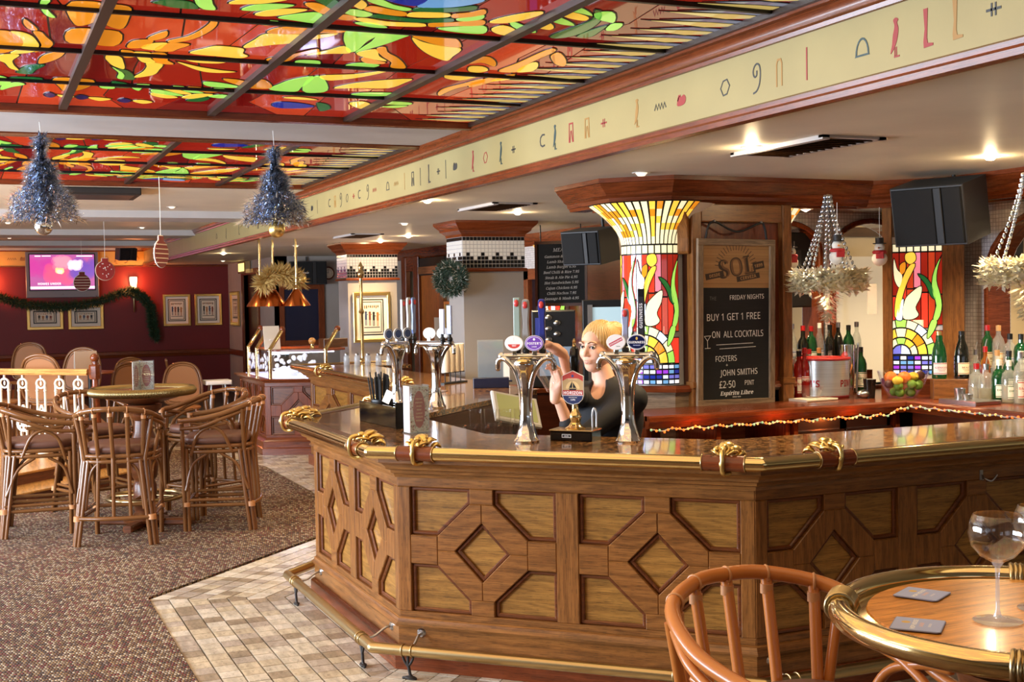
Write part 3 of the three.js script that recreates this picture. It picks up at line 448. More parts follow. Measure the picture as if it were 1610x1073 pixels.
const MOTIF = [
  ['O', [0.34, -4.56, 0.43, -4.54, 0.44, -4.85, 0.39, -4.94, 0.37, -4.90]],
  ['O', [0.47, -4.56, 0.53, -4.57, 0.55, -4.74, 0.54, -4.95, 0.47, -4.86]],
  ['O', [0.37, -5.01, 0.44, -4.98, 0.44, -5.26, 0.38, -5.27]],
  ['O', [0.47, -4.99, 0.54, -5.00, 0.55, -5.28, 0.48, -5.27]],
  ['Y', [0.16, -5.12, 0.19, -5.12, 0.23, -5.17, 0.26, -5.29, 0.27, -5.37, 0.25, -5.51, 0.17, -5.57, 0.20, -5.44, 0.21, -5.32, 0.19, -5.21]],
  ['O', [0.12, -5.12, 0.15, -5.12, 0.19, -5.21, 0.21, -5.33, 0.19, -5.46, 0.13, -5.57]],
  ['O', [0.20, -4.89, 0.22, -4.94, 0.25, -5.07, 0.23, -5.07, 0.20, -4.97]],
  ['O', [0.24, -5.09, 0.26, -5.09, 0.29, -5.19, 0.32, -5.31, 0.30, -5.43, 0.26, -5.51, 0.28, -5.37, 0.26, -5.22]],
  ['Y', [0.13, -5.61, 0.20, -5.58, 0.18, -5.72, 0.19, -5.84, 0.21, -5.95, 0.18, -5.92, 0.15, -5.78, 0.13, -5.74]],
  ['O', [0.29, -5.76, 0.29, -5.61, 0.32, -5.51, 0.37, -5.45, 0.37, -5.54, 0.34, -5.67]],
  ['G', [0.24, -4.61, 0.25, -4.54, 0.27, -4.56, 0.26, -4.65, 0.28, -4.75, 0.30, -4.83, 0.28, -4.82, 0.25, -4.72]],
  ['D', [0.21, -6.02, 0.22, -5.91, 0.25, -5.82, 0.31, -5.78, 0.28, -5.92, 0.26, -6.03]],
  ['Y', [0.64, -5.38, 0.70, -5.37, 0.72, -5.49, 0.75, -5.58, 0.71, -5.60, 0.66, -5.47]],
  ['Y', [0.72, -5.59, 0.78, -5.60, 0.79, -5.75, 0.78, -5.89, 0.71, -5.98, 0.73, -5.82, 0.73, -5.69]],
  ['O', [0.71, -5.38, 0.76, -5.36, 0.79, -5.57, 0.76, -5.56, 0.73, -5.47]],
  ['Y', [0.66, -5.29, 0.67, -5.20, 0.74, -5.15, 0.74, -5.20, 0.72, -5.31]],
  ['O', [0.60, -5.24, 0.62, -5.14, 0.68, -5.11, 0.66, -5.28, 0.61, -5.30]],
  ['O', [0.66, -5.09, 0.71, -4.93, 0.72, -5.05, 0.68, -5.12]],
  ['Y', [0.54, -5.53, 0.55, -5.44, 0.60, -5.51, 0.62, -5.60, 0.64, -5.78, 0.59, -5.71, 0.56, -5.62]],
  ['O', [0.59, -5.35, 0.63, -5.36, 0.65, -5.49, 0.62, -5.51, 0.60, -5.44]],
  ['D', [0.61, -5.78, 0.65, -5.80, 0.69, -5.89, 0.71, -6.04, 0.67, -6.04, 0.66, -5.90]],
  ['G', [0.59, -5.75, 0.63, -5.83, 0.66, -5.93, 0.66, -6.04, 0.64, -6.02, 0.63, -5.88]],
  ['G', [0.14, -6.12, 0.18, -6.20, 0.18, -6.34, 0.14, -6.38]],
  ['G', [0.15, -6.51, 0.16, -6.35, 0.22, -6.27, 0.25, -6.32, 0.20, -6.40]],
  ['D', [0.19, -6.14, 0.31, -6.12, 0.31, -6.21, 0.19, -6.25]],
  ['O', [0.37, -6.11, 0.44, -6.08, 0.43, -6.45, 0.41, -6.36]],
  ['O', [0.48, -6.09, 0.54, -6.11, 0.53, -6.32, 0.48, -6.43]],
  ['G', [0.58, -6.18, 0.63, -6.20, 0.65, -6.32, 0.60, -6.32]],
  ['D', [0.63, -6.11, 0.69, -6.15, 0.73, -6.26, 0.66, -6.28]],
  ['G', [0.73, -6.26, 0.73, -6.17, 0.80, -6.15, 0.78, -6.21, 0.77, -6.34]],
  ['P', [0.35, -6.60, 0.37, -6.52, 0.40, -6.60, 0.38, -6.68]],
  ['P', [0.50, -6.62, 0.52, -6.55, 0.56, -6.62, 0.53, -6.70]],
  ['Y', [0.41, -6.58, 0.45, -6.59, 0.49, -6.61, 0.46, -6.69]],
  ['Y', [0.56, -6.62, 0.61, -6.61, 0.67, -6.64, 0.62, -6.71]],
  ['P', [0.71, -6.68, 0.73, -6.60, 0.77, -6.66, 0.75, -6.74]],
  ['Y', [0.78, -6.66, 0.83, -6.63, 0.88, -6.68, 0.84, -6.74]],
  ['Y', [0.85, -4.41, 0.88, -4.33, 0.97, -4.29, 1.03, -4.28, 0.97, -4.36, 0.90, -4.40]],
  ['G', [0.91, -4.49, 0.94, -4.40, 1.01, -4.36, 1.07, -4.36, 1.02, -4.44, 0.95, -4.49]],
  ['Y', [0.97, -4.55, 0.99, -4.48, 1.06, -4.42, 1.13, -4.41, 1.08, -4.50, 1.01, -4.56]],
  ['G', [1.06, -4.57, 1.10, -4.50, 1.18, -4.44, 1.22, -4.61, 1.12, -4.59]],
  ['G', [1.02, -4.70, 1.03, -4.63, 1.11, -4.63, 1.21, -4.65, 1.08, -4.70]],
  ['O', [1.08, -4.84, 1.09, -4.75, 1.15, -4.69, 1.21, -4.67, 1.22, -4.80]],
  ['Y', [1.05, -5.15, 1.06, -4.98, 1.08, -4.86, 1.16, -4.84, 1.22, -4.83, 1.23, -4.97, 1.14, -5.06]],
  ['O', [0.83, -4.64, 0.85, -4.66, 0.87, -4.76, 0.86, -4.91, 0.82, -5.06, 0.76, -5.14, 0.74, -5.12, 0.80, -5.00, 0.83, -4.86, 0.84, -4.73]],
  ['Y', [0.86, -5.33, 0.90, -5.22, 0.94, -5.15, 1.00, -5.15, 1.05, -5.17, 1.07, -5.27, 1.10, -5.32, 1.08, -5.37, 0.99, -5.36]],
  ['O', [0.72, -5.33, 0.73, -5.18, 0.77, -5.14, 0.83, -5.15, 0.80, -5.26, 0.78, -5.32]],
  ['Y', [0.83, -5.41, 0.88, -5.43, 0.96, -5.47, 1.04, -5.45, 1.02, -5.51, 0.95, -5.53, 0.89, -5.51]],
  ['Y', [0.84, -5.54, 0.90, -5.59, 0.95, -5.63, 1.05, -5.68, 1.12, -5.70, 1.06, -5.74, 1.00, -5.74, 0.94, -5.69, 0.89, -5.62]],
  ['O', [0.72, -5.41, 0.76, -5.39, 0.79, -5.51, 0.83, -5.60, 0.77, -5.60, 0.74, -5.53]],
  ['G', [1.03, -6.01, 1.05, -5.99, 1.14, -6.02, 1.22, -6.10, 1.13, -6.13, 1.06, -6.10]],
  ['G', [1.09, -6.17, 1.15, -6.16, 1.22, -6.20, 1.21, -6.24, 1.14, -6.25]],
  ['O', [1.10, -5.89, 1.16, -5.89, 1.23, -5.93, 1.27, -5.85, 1.35, -5.99, 1.36, -6.09, 1.29, -6.11, 1.20, -6.04]],
  ['G', [1.37, -6.12, 1.38, -5.95, 1.41, -5.81, 1.48, -5.70, 1.50, -6.01, 1.50, -6.14]],
  ['Y', [0.85, -6.21, 0.89, -6.20, 0.97, -6.28, 1.03, -6.37, 0.99, -6.38, 0.91, -6.30]],
  ['G', [0.91, -6.16, 0.96, -6.16, 1.04, -6.26, 1.08, -6.32, 1.02, -6.32, 0.96, -6.25]],
  ['O', [0.98, -6.16, 1.04, -6.16, 1.14, -6.26, 1.09, -6.29]],
  ['G', [0.83, -6.29, 0.87, -6.29, 1.00, -6.43, 0.93, -6.43, 0.84, -6.37]],
  ['Y', [0.84, -6.39, 0.90, -6.41, 0.98, -6.49, 0.93, -6.53, 0.85, -6.46]],
  ['Y', [1.00, -6.49, 1.05, -6.36, 1.13, -6.34, 1.10, -6.44, 1.05, -6.51]],
  ['G', [1.12, -6.41, 1.18, -6.34, 1.23, -6.38, 1.19, -6.45]],
  ['D', [1.04, -6.59, 1.08, -6.46, 1.13, -6.45, 1.11, -6.59]],
  ['B', [1.48, -6.57, 1.51, -6.48, 1.61, -6.49, 1.71, -6.58, 1.65, -6.66, 1.54, -6.68]],
  ['Y', [1.49, -6.34, 1.56, -6.30, 1.67, -6.36, 1.58, -6.37]],
  ['O', [1.19, -5.37, 1.22, -5.29, 1.25, -5.26, 1.34, -5.08, 1.36, -5.14, 1.30, -5.24, 1.28, -5.38, 1.21, -5.40]],
  ['G', [1.32, -5.39, 1.33, -5.34, 1.41, -5.33, 1.43, -5.41, 1.37, -5.42]],
  ['D', [0.60, -4.48, 0.65, -4.42, 0.72, -4.43, 0.76, -4.52, 0.68, -4.53, 0.63, -4.50]],
  ['G', [0.73, -4.36, 0.77, -4.35, 0.80, -4.44, 0.82, -4.52, 0.78, -4.52]],
  ['O', [1.20, -4.69, 1.27, -4.68, 1.35, -4.68, 1.35, -4.74, 1.28, -4.77, 1.23, -4.82]],
  ['Y', [1.26, -4.84, 1.30, -4.78, 1.34, -4.76, 1.32, -4.83, 1.26, -4.91]],
  ['G', [1.36, -4.67, 1.42, -4.66, 1.49, -4.67, 1.49, -4.87, 1.50, -5.08, 1.48, -5.10, 1.43, -4.97, 1.38, -4.82]],
  ['G', [1.50, -4.67, 1.61, -4.67, 1.60, -4.78, 1.57, -4.92, 1.53, -5.04, 1.51, -5.10, 1.51, -4.87]],
  ['Y', [1.33, -5.22, 1.39, -5.09, 1.43, -4.99, 1.49, -5.12, 1.41, -5.16]],
  ['O', [1.57, -5.22, 1.58, -5.19, 1.65, -5.24, 1.70, -5.28, 1.69, -5.31, 1.62, -5.31]],
  ['G', [1.55, -5.40, 1.57, -5.34, 1.61, -5.31, 1.69, -5.34, 1.67, -5.41, 1.60, -5.43]],
  ['Y', [1.52, -5.12, 1.57, -5.01, 1.63, -5.15, 1.69, -5.24, 1.61, -5.21]],
  ['O', [1.57, -4.99, 1.59, -4.95, 1.64, -5.06, 1.71, -5.15, 1.78, -5.27, 1.82, -5.38, 1.76, -5.38, 1.72, -5.26, 1.64, -5.14]],
  ['O', [1.63, -4.71, 1.64, -4.66, 1.73, -4.64, 1.81, -4.70, 1.88, -4.82, 1.89, -4.86, 1.80, -4.85, 1.71, -4.79]],
  ['Y', [1.64, -4.74, 1.71, -4.81, 1.81, -4.86, 1.90, -4.88, 1.93, -5.05, 1.94, -5.15, 1.87, -5.10, 1.75, -4.95]],
  ['Y', [1.33, -4.50, 1.35, -4.47, 1.46, -4.50, 1.60, -4.49, 1.62, -4.53, 1.53, -4.56, 1.44, -4.56]],
  ['G', [1.35, -4.56, 1.40, -4.53, 1.49, -4.60, 1.43, -4.61]],
  ['O', [1.62, -4.48, 1.70, -4.43, 1.79, -4.36, 1.82, -4.44, 1.72, -4.49, 1.64, -4.53]],
  ['G', [1.68, -4.55, 1.75, -4.49, 1.83, -4.45, 1.88, -4.58, 1.78, -4.59]],
  ['Y', [1.50, -4.39, 1.50, -4.33, 1.63, -4.30, 1.65, -4.35, 1.57, -4.39]],
  ['O', [1.65, -4.31, 1.70, -4.26, 1.73, -4.20, 1.76, -4.27, 1.71, -4.34, 1.67, -4.36]],
  ['O', [1.32, -4.34, 1.33, -4.28, 1.41, -4.31, 1.48, -4.34, 1.49, -4.39, 1.42, -4.39]],
  ['D', [1.37, -4.44, 1.39, -4.40, 1.50, -4.42, 1.58, -4.42, 1.67, -4.37, 1.69, -4.42, 1.59, -4.47, 1.48, -4.47]],
  ['G', [1.69, -4.38, 1.73, -4.32, 1.76, -4.28, 1.78, -4.34, 1.75, -4.39, 1.71, -4.40]],
  ['G', [1.26, -4.40, 1.28, -4.35, 1.37, -4.40, 1.36, -4.45, 1.32, -4.45]],
  ['Y', [1.25, -4.26, 1.26, -4.20, 1.31, -4.27, 1.31, -4.34]],
  ['G', [1.29, -4.20, 1.32, -4.17, 1.40, -4.24, 1.48, -4.28, 1.47, -4.31, 1.37, -4.27]],
  ['B', [1.33, -4.15, 1.47, -4.10, 1.49, -4.19, 1.47, -4.23, 1.40, -4.21]],
  ['L', [1.49, -4.15, 1.50, -4.09, 1.66, -4.04, 1.68, -4.09, 1.61, -4.20, 1.49, -4.24]],
  ['D', [1.49, -4.30, 1.50, -4.25, 1.62, -4.21, 1.68, -4.16, 1.70, -4.21, 1.62, -4.28]],
  ['O', [1.10, -4.32, 1.13, -4.30, 1.21, -4.38, 1.21, -4.46, 1.14, -4.39]],
  ['D', [1.11, -4.23, 1.16, -4.21, 1.22, -4.30, 1.21, -4.37, 1.16, -4.31]],
  ['O', [1.26, -4.47, 1.28, -4.44, 1.33, -4.47, 1.32, -4.52, 1.28, -4.52]],
  ['G', [1.48, -5.81, 1.50, -5.68, 1.57, -5.81, 1.64, -6.11, 1.56, -6.15]],
  ['Y', [1.51, -5.68, 1.65, -5.59, 1.77, -5.45, 1.74, -5.56, 1.65, -5.72, 1.57, -5.78]],
  ['Y', [1.66, -5.99, 1.73, -5.80, 1.94, -5.63, 1.94, -5.73, 1.91, -5.90, 1.77, -5.94]],
  ['G', [1.79, -6.14, 1.84, -6.07, 1.99, -6.04, 1.98, -6.12, 1.87, -6.16]],
  ['G', [2.02, -6.37, 2.04, -6.30, 2.17, -6.31, 2.18, -6.37, 2.11, -6.39]],
  ['G', [2.06, -6.48, 2.12, -6.42, 2.18, -6.41, 2.14, -6.50]],
  ['D', [1.70, -6.45, 1.75, -6.48, 1.81, -6.63, 1.79, -6.73, 1.74, -6.61]],
  ['Y', [1.86, -6.40, 1.91, -6.34, 1.99, -6.45, 1.98, -6.58, 1.89, -6.48]],
  ['Y', [2.06, -5.46, 2.18, -5.47, 2.22, -5.40, 2.17, -5.59, 2.08, -5.55]],
  ['O', [2.20, -5.98, 2.18, -5.83, 2.22, -5.67, 2.26, -5.52, 2.30, -5.60, 2.24, -5.78, 2.23, -5.93, 2.23, -6.04]],
  ['Y', [1.83, -4.39, 1.85, -4.28, 1.94, -4.16, 1.96, -4.19, 1.90, -4.37]],
  ['G', [1.91, -4.38, 1.91, -4.35, 1.98, -4.40, 2.03, -4.43, 2.07, -4.50, 2.00, -4.48]],
  ['Y', [1.88, -4.49, 1.90, -4.42, 1.99, -4.50, 1.98, -4.58, 1.93, -4.56]],
  ['Y', [2.00, -4.35, 2.03, -4.31, 2.10, -4.39, 2.10, -4.43, 2.04, -4.41]],
  ['G', [2.01, -4.10, 2.04, -4.06, 2.12, -4.12, 2.15, -4.16, 2.10, -4.14]],
  ['G', [2.03, -4.27, 2.03, -4.22, 2.16, -4.33, 2.11, -4.33]],
  ['Y', [2.02, -4.17, 2.03, -4.13, 2.15, -4.19, 2.16, -4.24, 2.10, -4.23]],
  ['D', [2.16, -4.55, 2.17, -4.37, 2.18, -4.22, 2.12, -4.07, 2.15, -4.09, 2.23, -4.27, 2.24, -4.50, 2.19, -4.57]],
  ['G', [2.14, -4.11, 2.19, -4.08, 2.28, -4.24, 2.25, -4.23, 2.19, -4.20]],
  ['D', [2.26, -4.51, 2.28, -4.29, 2.30, -4.38, 2.31, -4.51]],
  ['G', [2.32, -4.37, 2.29, -4.25, 2.32, -4.24, 2.35, -4.36]],
  ['O', [2.33, -4.90, 2.33, -4.83, 2.44, -4.98, 2.49, -5.11, 2.44, -5.08, 2.37, -4.98]],
  ['Y', [2.31, -5.15, 2.33, -5.06, 2.38, -5.15, 2.40, -5.27, 2.35, -5.31]],
  ['O', [2.26, -5.32, 2.26, -5.11, 2.27, -4.76, 2.30, -4.79, 2.31, -5.09, 2.34, -5.31]],
  ['Y', [2.09, -5.24, 2.14, -5.23, 2.20, -5.31, 2.18, -5.37, 2.13, -5.36]],
  ['O', [2.02, -5.07, 2.07, -5.01, 2.15, -5.10, 2.19, -5.21, 2.10, -5.14, 2.06, -5.18]],
  ['O', [2.25, -5.65, 2.30, -5.44, 2.36, -5.36, 2.34, -5.54, 2.29, -5.76]],
  ['Y', [2.32, -5.57, 2.35, -5.39, 2.39, -5.41, 2.37, -5.53]]];
GLASS.forEach(({ z0, n, z1 }, gi) => {
  const t = thing('stained_glass_ceiling', gi ? 'stained glass ceiling panel beyond the grey beam' : 'large backlit stained glass ceiling panel before the grey beam', 'ceiling panel');
  const map = (x, z, o) => [x, 2.705 - o, z], leads = [], bulk = {}, add = (k, g) => (bulk[k] ??= []).push(g);
  const shown = (x, z) => x > -0.05 && z < -3.2;
  // ground of red glass, each light cut in three
  for (let i = 0; i < 6; i++) for (let j = 0; j < n; j++) {
    const a = GX1 - (i + 1) * CELL + 0.004, b = GX1 - i * CELL - 0.004, c = z0 + j * CELL + 0.004, d = z0 + (j + 1) * CELL - 0.004, L = (u, v) => [a + (b - a) * u, c + (d - c) * v];
    const p = 0.25 + 0.3 * hash(i, j, 51), q = 0.2 + 0.4 * hash(i, j, 52), r = 0.6 + 0.25 * hash(i, j, 53), s = 0.5 + 0.4 * hash(i, j, 54);
    [[L(0, 0), L(p, 0), L(q * 0.8, 0.5), L(0.1 + q * 0.5, 1), L(0, 1)], [L(p, 0), L(r, 0), L((r + s) / 2, 0.5), L(s, 1), L(0.1 + q * 0.5, 1), L(q * 0.8, 0.5)], [L(r, 0), L(1, 0), L(1, 1), L(s, 1), L((r + s) / 2, 0.5)]].forEach((poly, k) => {
      const m = 'RQSRSRQR'[Math.floor(hash(i * 3 + k, j, 60) * 8)], P = inset(poly, 0.004);
      if (shown((a + b) / 2, c) || shown(b, c)) pane(t, P, map, 0, CG[m], leads, 0.004); else add(m, pane(null, P, map, 0, CG[m], leads, 0.004));
    });
  }
  const shapes = [];
  for (const [k, flat2] of MOTIF) {
    const poly = loop(pairs(flat2), Math.max(14, flat2.length * 2)), cx = poly.reduce((s, p) => s + p[0], 0) / poly.length;
    const base = [[1, 0]]; if (cx > 0.87) base.push([-1, 0.92]);
    for (const [sx, ox] of base) for (const zm of gi ? [(z) => -14.927 - z] : [(z) => z, (z) => -7.735 - z]) shapes.push([k, poly.map(([x, z]) => [x * sx + ox, zm(z)])]);
  }
  // border chevrons beside the frieze: slate, and yellow paled with reflection in its colour
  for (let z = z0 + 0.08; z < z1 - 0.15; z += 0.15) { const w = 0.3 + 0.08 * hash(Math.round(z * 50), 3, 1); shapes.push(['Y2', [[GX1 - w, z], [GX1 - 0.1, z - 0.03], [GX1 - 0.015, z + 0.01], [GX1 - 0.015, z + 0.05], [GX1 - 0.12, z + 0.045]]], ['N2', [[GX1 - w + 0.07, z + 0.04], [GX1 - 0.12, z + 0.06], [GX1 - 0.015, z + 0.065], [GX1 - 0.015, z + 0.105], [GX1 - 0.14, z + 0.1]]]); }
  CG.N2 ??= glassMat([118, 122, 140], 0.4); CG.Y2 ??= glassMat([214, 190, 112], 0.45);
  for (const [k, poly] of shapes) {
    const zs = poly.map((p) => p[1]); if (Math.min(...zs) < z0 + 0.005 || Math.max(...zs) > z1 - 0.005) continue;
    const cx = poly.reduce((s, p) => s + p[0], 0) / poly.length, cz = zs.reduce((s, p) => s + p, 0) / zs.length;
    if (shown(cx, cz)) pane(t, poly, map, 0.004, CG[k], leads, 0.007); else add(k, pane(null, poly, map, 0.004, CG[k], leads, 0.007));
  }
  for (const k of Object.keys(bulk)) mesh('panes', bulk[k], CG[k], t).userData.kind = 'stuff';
  mesh('lead_came', leads, M.lead, t);
  for (let i = 0; i <= 6; i++) mesh('mullion', box(GX1 - i * CELL - 0.02, GX1 - i * CELL + 0.02, 2.675, 2.712, z0, z1, 0.004), std([44, 26, 18], 0.4), t);
  for (let j = 1; j < n; j++) mesh('glazing_bar', box(GX0, GX1, 2.684, 2.712, z0 + j * CELL - 0.01, z0 + j * CELL + 0.01), M.lead, t);
  mesh('light_box', box(GX0, GX1, 2.72, 2.94, z0, z1), M.white, t);
});
// upright panel design: width 1, height 2.58, y down
function columnDesign(parent, map, lw = 0.017) {
  const leads = [], W = 1, H = 2.58, P = (k, poly, off = 0) => { const q = poly.map(([x, y]) => [x, y]); pane(parent, q, map, off, PG[k], leads, lw); };
  const rect = (a, b, c, d) => [[a, c], [b, c], [b, d], [a, d]], g = lw * 0.9;
  for (let i = 0; i < 7; i++) P('C', rect(i / 7 + g, (i + 1) / 7 - g, 0.01, 0.15));
  for (let i = 0; i < 7; i++) { const cuts = [0.165, 0.55 + 0.5 * hash(i, 1, 4), 1.5 + 0.2 * hash(i, 2, 4)]; for (let j = 0; j < 2; j++) P(i === 3 && !j ? 'K' : pick(['T', 'R', 'T', 'Q']), rect(i / 7 + g * 0.6, (i + 1) / 7 - g * 0.6, cuts[j] + g, cuts[j + 1] - g)); }
  P('T', rect(0.62, 0.99, 1.72, 2.18)); P('C', rect(0.01, 0.62, 1.5, 2.18));
  for (let i = 0; i < 7; i++) for (let j = 0; j < 4; j++) P(pick(['W', 'U', 'N', 'V', 'W', 'B', 'N', 'L']), rect(i / 7 + g, (i + 1) / 7 - g, 2.2 + j * 0.093 + g, 2.293 + j * 0.093 - g));
  // sun rings over the chequer
  const cx = 0.17, cy = 2.18; [[0.0, 0.2, 2, 'UN'], [0.2, 0.34, 5, 'GYC'], [0.34, 0.53, 7, 'YCYO'], [0.53, 0.7, 9, 'CNCG']].forEach(([a, b, n, cs], r) => { for (let k = 0; k < n; k++) {
    const t0 = Math.PI * (1 - k / n) - 0.012 / b, t1 = Math.PI * (1 - (k + 1) / n) + 0.012 / b, pts = []; for (let s = 0; s <= 3; s++) { const t = t0 + (t1 - t0) * s / 3; pts.push([cx + (b - g) * Math.cos(t), cy - (b - g) * Math.sin(t)]); }
    if (a) for (let s = 3; s >= 0; s--) { const t = t0 + (t1 - t0) * s / 3; pts.push([cx + (a + g) * Math.cos(t), cy - (a + g) * Math.sin(t)]); } else pts.push([cx, cy - g]);
    let q = clip(pts, [0.008, 0], [0.008, 3]); if (q.length < 3) q = []; const q2 = pts.every((p) => p[0] > 0.008 && p[0] < 0.99) ? pts : pts.map((p) => [Math.min(0.99, Math.max(0.008, p[0])), p[1]]);
    if (Math.max(...q2.map((p) => p[0])) - Math.min(...q2.map((p) => p[0])) > 0.04) P(cs[(k + r) % cs.length], q2, 0.004); } });
  const S = (k, pts) => P(k, loop(pts, 26), 0.006);
  S('Y', [[0.28, 0.2], [0.44, 0.18], [0.47, 0.32], [0.36, 0.4], [0.27, 0.32]]);                                         // bud
  S('Y', [[0.36, 0.42], [0.46, 0.4], [0.3, 0.75], [0.2, 1.05], [0.14, 1.35], [0.06, 1.45], [0.06, 1.15], [0.16, 0.8]]);   // stalk
  S('C', [[0.04, 0.3], [0.1, 0.5], [0.2, 0.62], [0.14, 0.85], [0.05, 0.7]]); S('O', [[0.16, 0.42], [0.26, 0.36], [0.25, 0.55], [0.18, 0.6]]);
  S('C', [[0.22, 1.46], [0.26, 1.1], [0.36, 0.98], [0.58, 0.84], [0.56, 1.05], [0.46, 1.26], [0.52, 1.4], [0.4, 1.48]]);  // white flame
  S('N', [[0.08, 1.48], [0.14, 1.2], [0.22, 1.08], [0.2, 1.34], [0.18, 1.5]]);
  S('G', [[0.96, 0.3], [0.9, 0.5], [0.88, 0.75], [0.95, 1.0], [0.98, 1.25], [0.9, 1.5], [0.82, 1.5], [0.88, 1.2], [0.8, 0.95], [0.82, 0.6]]);   // green leaf
  S('D', [[0.52, 0.6], [0.66, 0.66], [0.8, 0.86], [0.86, 1.1], [0.78, 1.04], [0.68, 0.82]]);
  S('G', [[0.88, 1.52], [0.82, 1.72], [0.7, 1.86], [0.72, 1.68], [0.8, 1.5]]);
  mesh('lead_came', leads, M.lead, parent);
}
function netCapital(parent, map, cols, rows, v0, v1) {   // flared net of yellow and clear lights
  const leads = []; for (let i = 0; i < cols; i++) for (let j = 0; j < rows; j++) { const a = i / cols + 0.006, b = (i + 1) / cols - 0.006, c = v0 + (v1 - v0) * j / rows + 0.003, d = v0 + (v1 - v0) * (j + 1) / rows - 0.003; pane(parent, [[a, c], [b, c], [b, d], [a, d]], map, 0, PG[j === rows - 1 ? 'C' : pick(['Y', 'C', 'C', 'Y', 'C', 'O'])], leads, 0.006); }
  mesh('lead_came', leads, M.lead, parent);
}
// ---------- pillars and back bar ----------
{
  const t = thing('bar_pillar', 'big back bar pillar with curved stained glass and a flared capital', 'pillar');
  mesh('core', box(3.98, 4.7, 0, 2.34, -7.2, -6.5), M.mahogDark, t);
  const base = [[3.64, -7.2], [3.64, -6.74], [3.88, -6.49], [4.72, -6.49], [4.72, -7.2]];
  mesh('base', sweep([[0, 0], [0, 1.04], [0.012, 1.05], [0.02, 1.075], [0.012, 1.1], [-0.2, 1.1], [-0.2, 0]], base), M.grey, t);
  mesh('ledge', sweep([[-0.02, 1.06], [0.03, 1.06], [0.035, 1.08], [0.02, 1.1], [-0.02, 1.1]], base), M.mahog, t);
  const c = [3.88, -6.72], prof = (y) => 0.2 + (y > 1.96 ? 0.19 * Math.pow((y - 1.96) / 0.24, 1.8) : 0), A0 = Math.PI * 1.28, A1 = Math.PI * 0.42;
  const cyl = (u, y, o) => { const a = A0 + (A1 - A0) * u, r = prof(y) + o; return [c[0] + Math.cos(a) * r, y, c[1] + Math.sin(a) * r]; };
  // two designs side by side round the shaft
  for (const s of [0, 1]) { const g = mesh('glass_shaft', lathe([[0.196, 1.1], [0.196, 1.96]], 20).translate(c[0], 0, c[1]), M.white, t); columnDesign(g, (x, y, o) => { const p = cyl(0.5 * s + x * 0.5, 1.955 - y * 0.85 / 2.58, o); return p; }); }
  const cap = mesh('capital', new THREE.LatheGeometry([1.96, 2.02, 2.08, 2.14, 2.2].map((y) => new THREE.Vector2(prof(y) - 0.004, y)), 24).translate(c[0], 0, c[1]), M.white, t);
  netCapital(cap, (u, v, o) => cyl(u, v, o), 22, 6, 2.2, 1.965);
  for (const x of [3.98, 4.64]) { mesh('pilaster', [box(x, x + 0.07, 1.1, 2.2, -6.51, -6.44, 0.006), box(x - 0.012, x + 0.082, 1.08, 1.12, -6.51, -6.43, 0.004), box(x - 0.006, x + 0.076, 0.95, 1.08, -6.51, -6.44, 0.004)], M.oak, t); }
  const br = ext(loop([[0, 0], [0.03, 0.0], [0.04, 0.1], [0.07, 0.2], [0.13, 0.27], [0.13, 0.3], [0, 0.3]], 40), 0.07, 0.006); br.rotateY(-Math.PI * 0.75); br.translate(3.985, 1.9, -6.47); mesh('bracket', muv(br), M.oak, t);
  mesh('back_board', box(4.05, 4.64, 0.95, 2.2, -6.51, -6.49), M.mahog, t);
  mesh('head_rail', box(4.05, 4.64, 2.09, 2.2, -6.5, -6.445, 0.006), M.oak, t);
  const r = [4.76, -6.78], side = mesh('glass_shaft', lathe([[0.096, 1.1], [0.096, 1.96], [0.12, 2.05], [0.2, 2.2]], 16).translate(r[0], 0, r[1]), M.white, t);
  netCapital(side, (u, y, o) => { const a = Math.PI * (0.75 - 0.9 * u), R = 0.1 + o + (y > 1.96 ? 0.12 * Math.pow((y - 1.96) / 0.24, 1.6) : 0); return [r[0] + Math.cos(a) * R, y, r[1] + Math.sin(a) * R]; }, 8, 22, 2.2, 1.12);
}
{
  const t = thing('back_bar_cornice', 'heavy mahogany cornice running over the back bar and pillars', 'cornice');
  const path = [[3.6, -7.3], [3.6, -6.73], [3.86, -6.48], [5.36, -6.52], [5.74, -6.15], [5.74, -3]];
  mesh('moulding', sweep([[-0.1, 2.2], [0.012, 2.2], [0.02, 2.218], [0.03, 2.222], [0.035, 2.245], [0.06, 2.262], [0.066, 2.276], [0.1, 2.31], [0.112, 2.33], [0.122, 2.334], [0.122, 2.36], [-0.1, 2.36]], path), M.mahog, t);
  mesh('soffit', [slab([[3.7, -7.2], [3.7, -6.7], [3.9, -6.55], [5.3, -6.55], [5.8, -6.1], [5.8, -3], [6.1, -3], [6.1, -7.2]], 2.19, 2.23)], M.mahog, t);
}
T.mosaic = tex(256, 256, (u, v) => { const n = 8, x = (u * n) % 1, y = (v * n) % 1, e = x < 0.1 || y < 0.1; const k = hash(Math.floor(u * n), Math.floor(v * n), 6); return e ? [0.72, 0.72, 0.72] : g3(0.9 + 0.1 * k); }, [0.2, 0.2]);
T.mosaicBump = tex(256, 256, (u, v) => { const n = 8, x = (u * n) % 1, y = (v * n) % 1; return g3(x < 0.1 || y < 0.1 ? 0 : 1); }, [0.2, 0.2], false);
M.mosaic = std([226, 224, 224], 0.25, 0, { map: T.mosaic, bumpMap: T.mosaicBump, bumpScale: 0.001 });
function arch(w, y0, y1, r) { const p = [[-w / 2, y0], [w / 2, y0]]; for (let k = 0; k <= 14; k++) { const a = Math.PI * k / 14; p.push([Math.cos(a) * w / 2, y1 - r + Math.sin(a) * r]); } return p; }
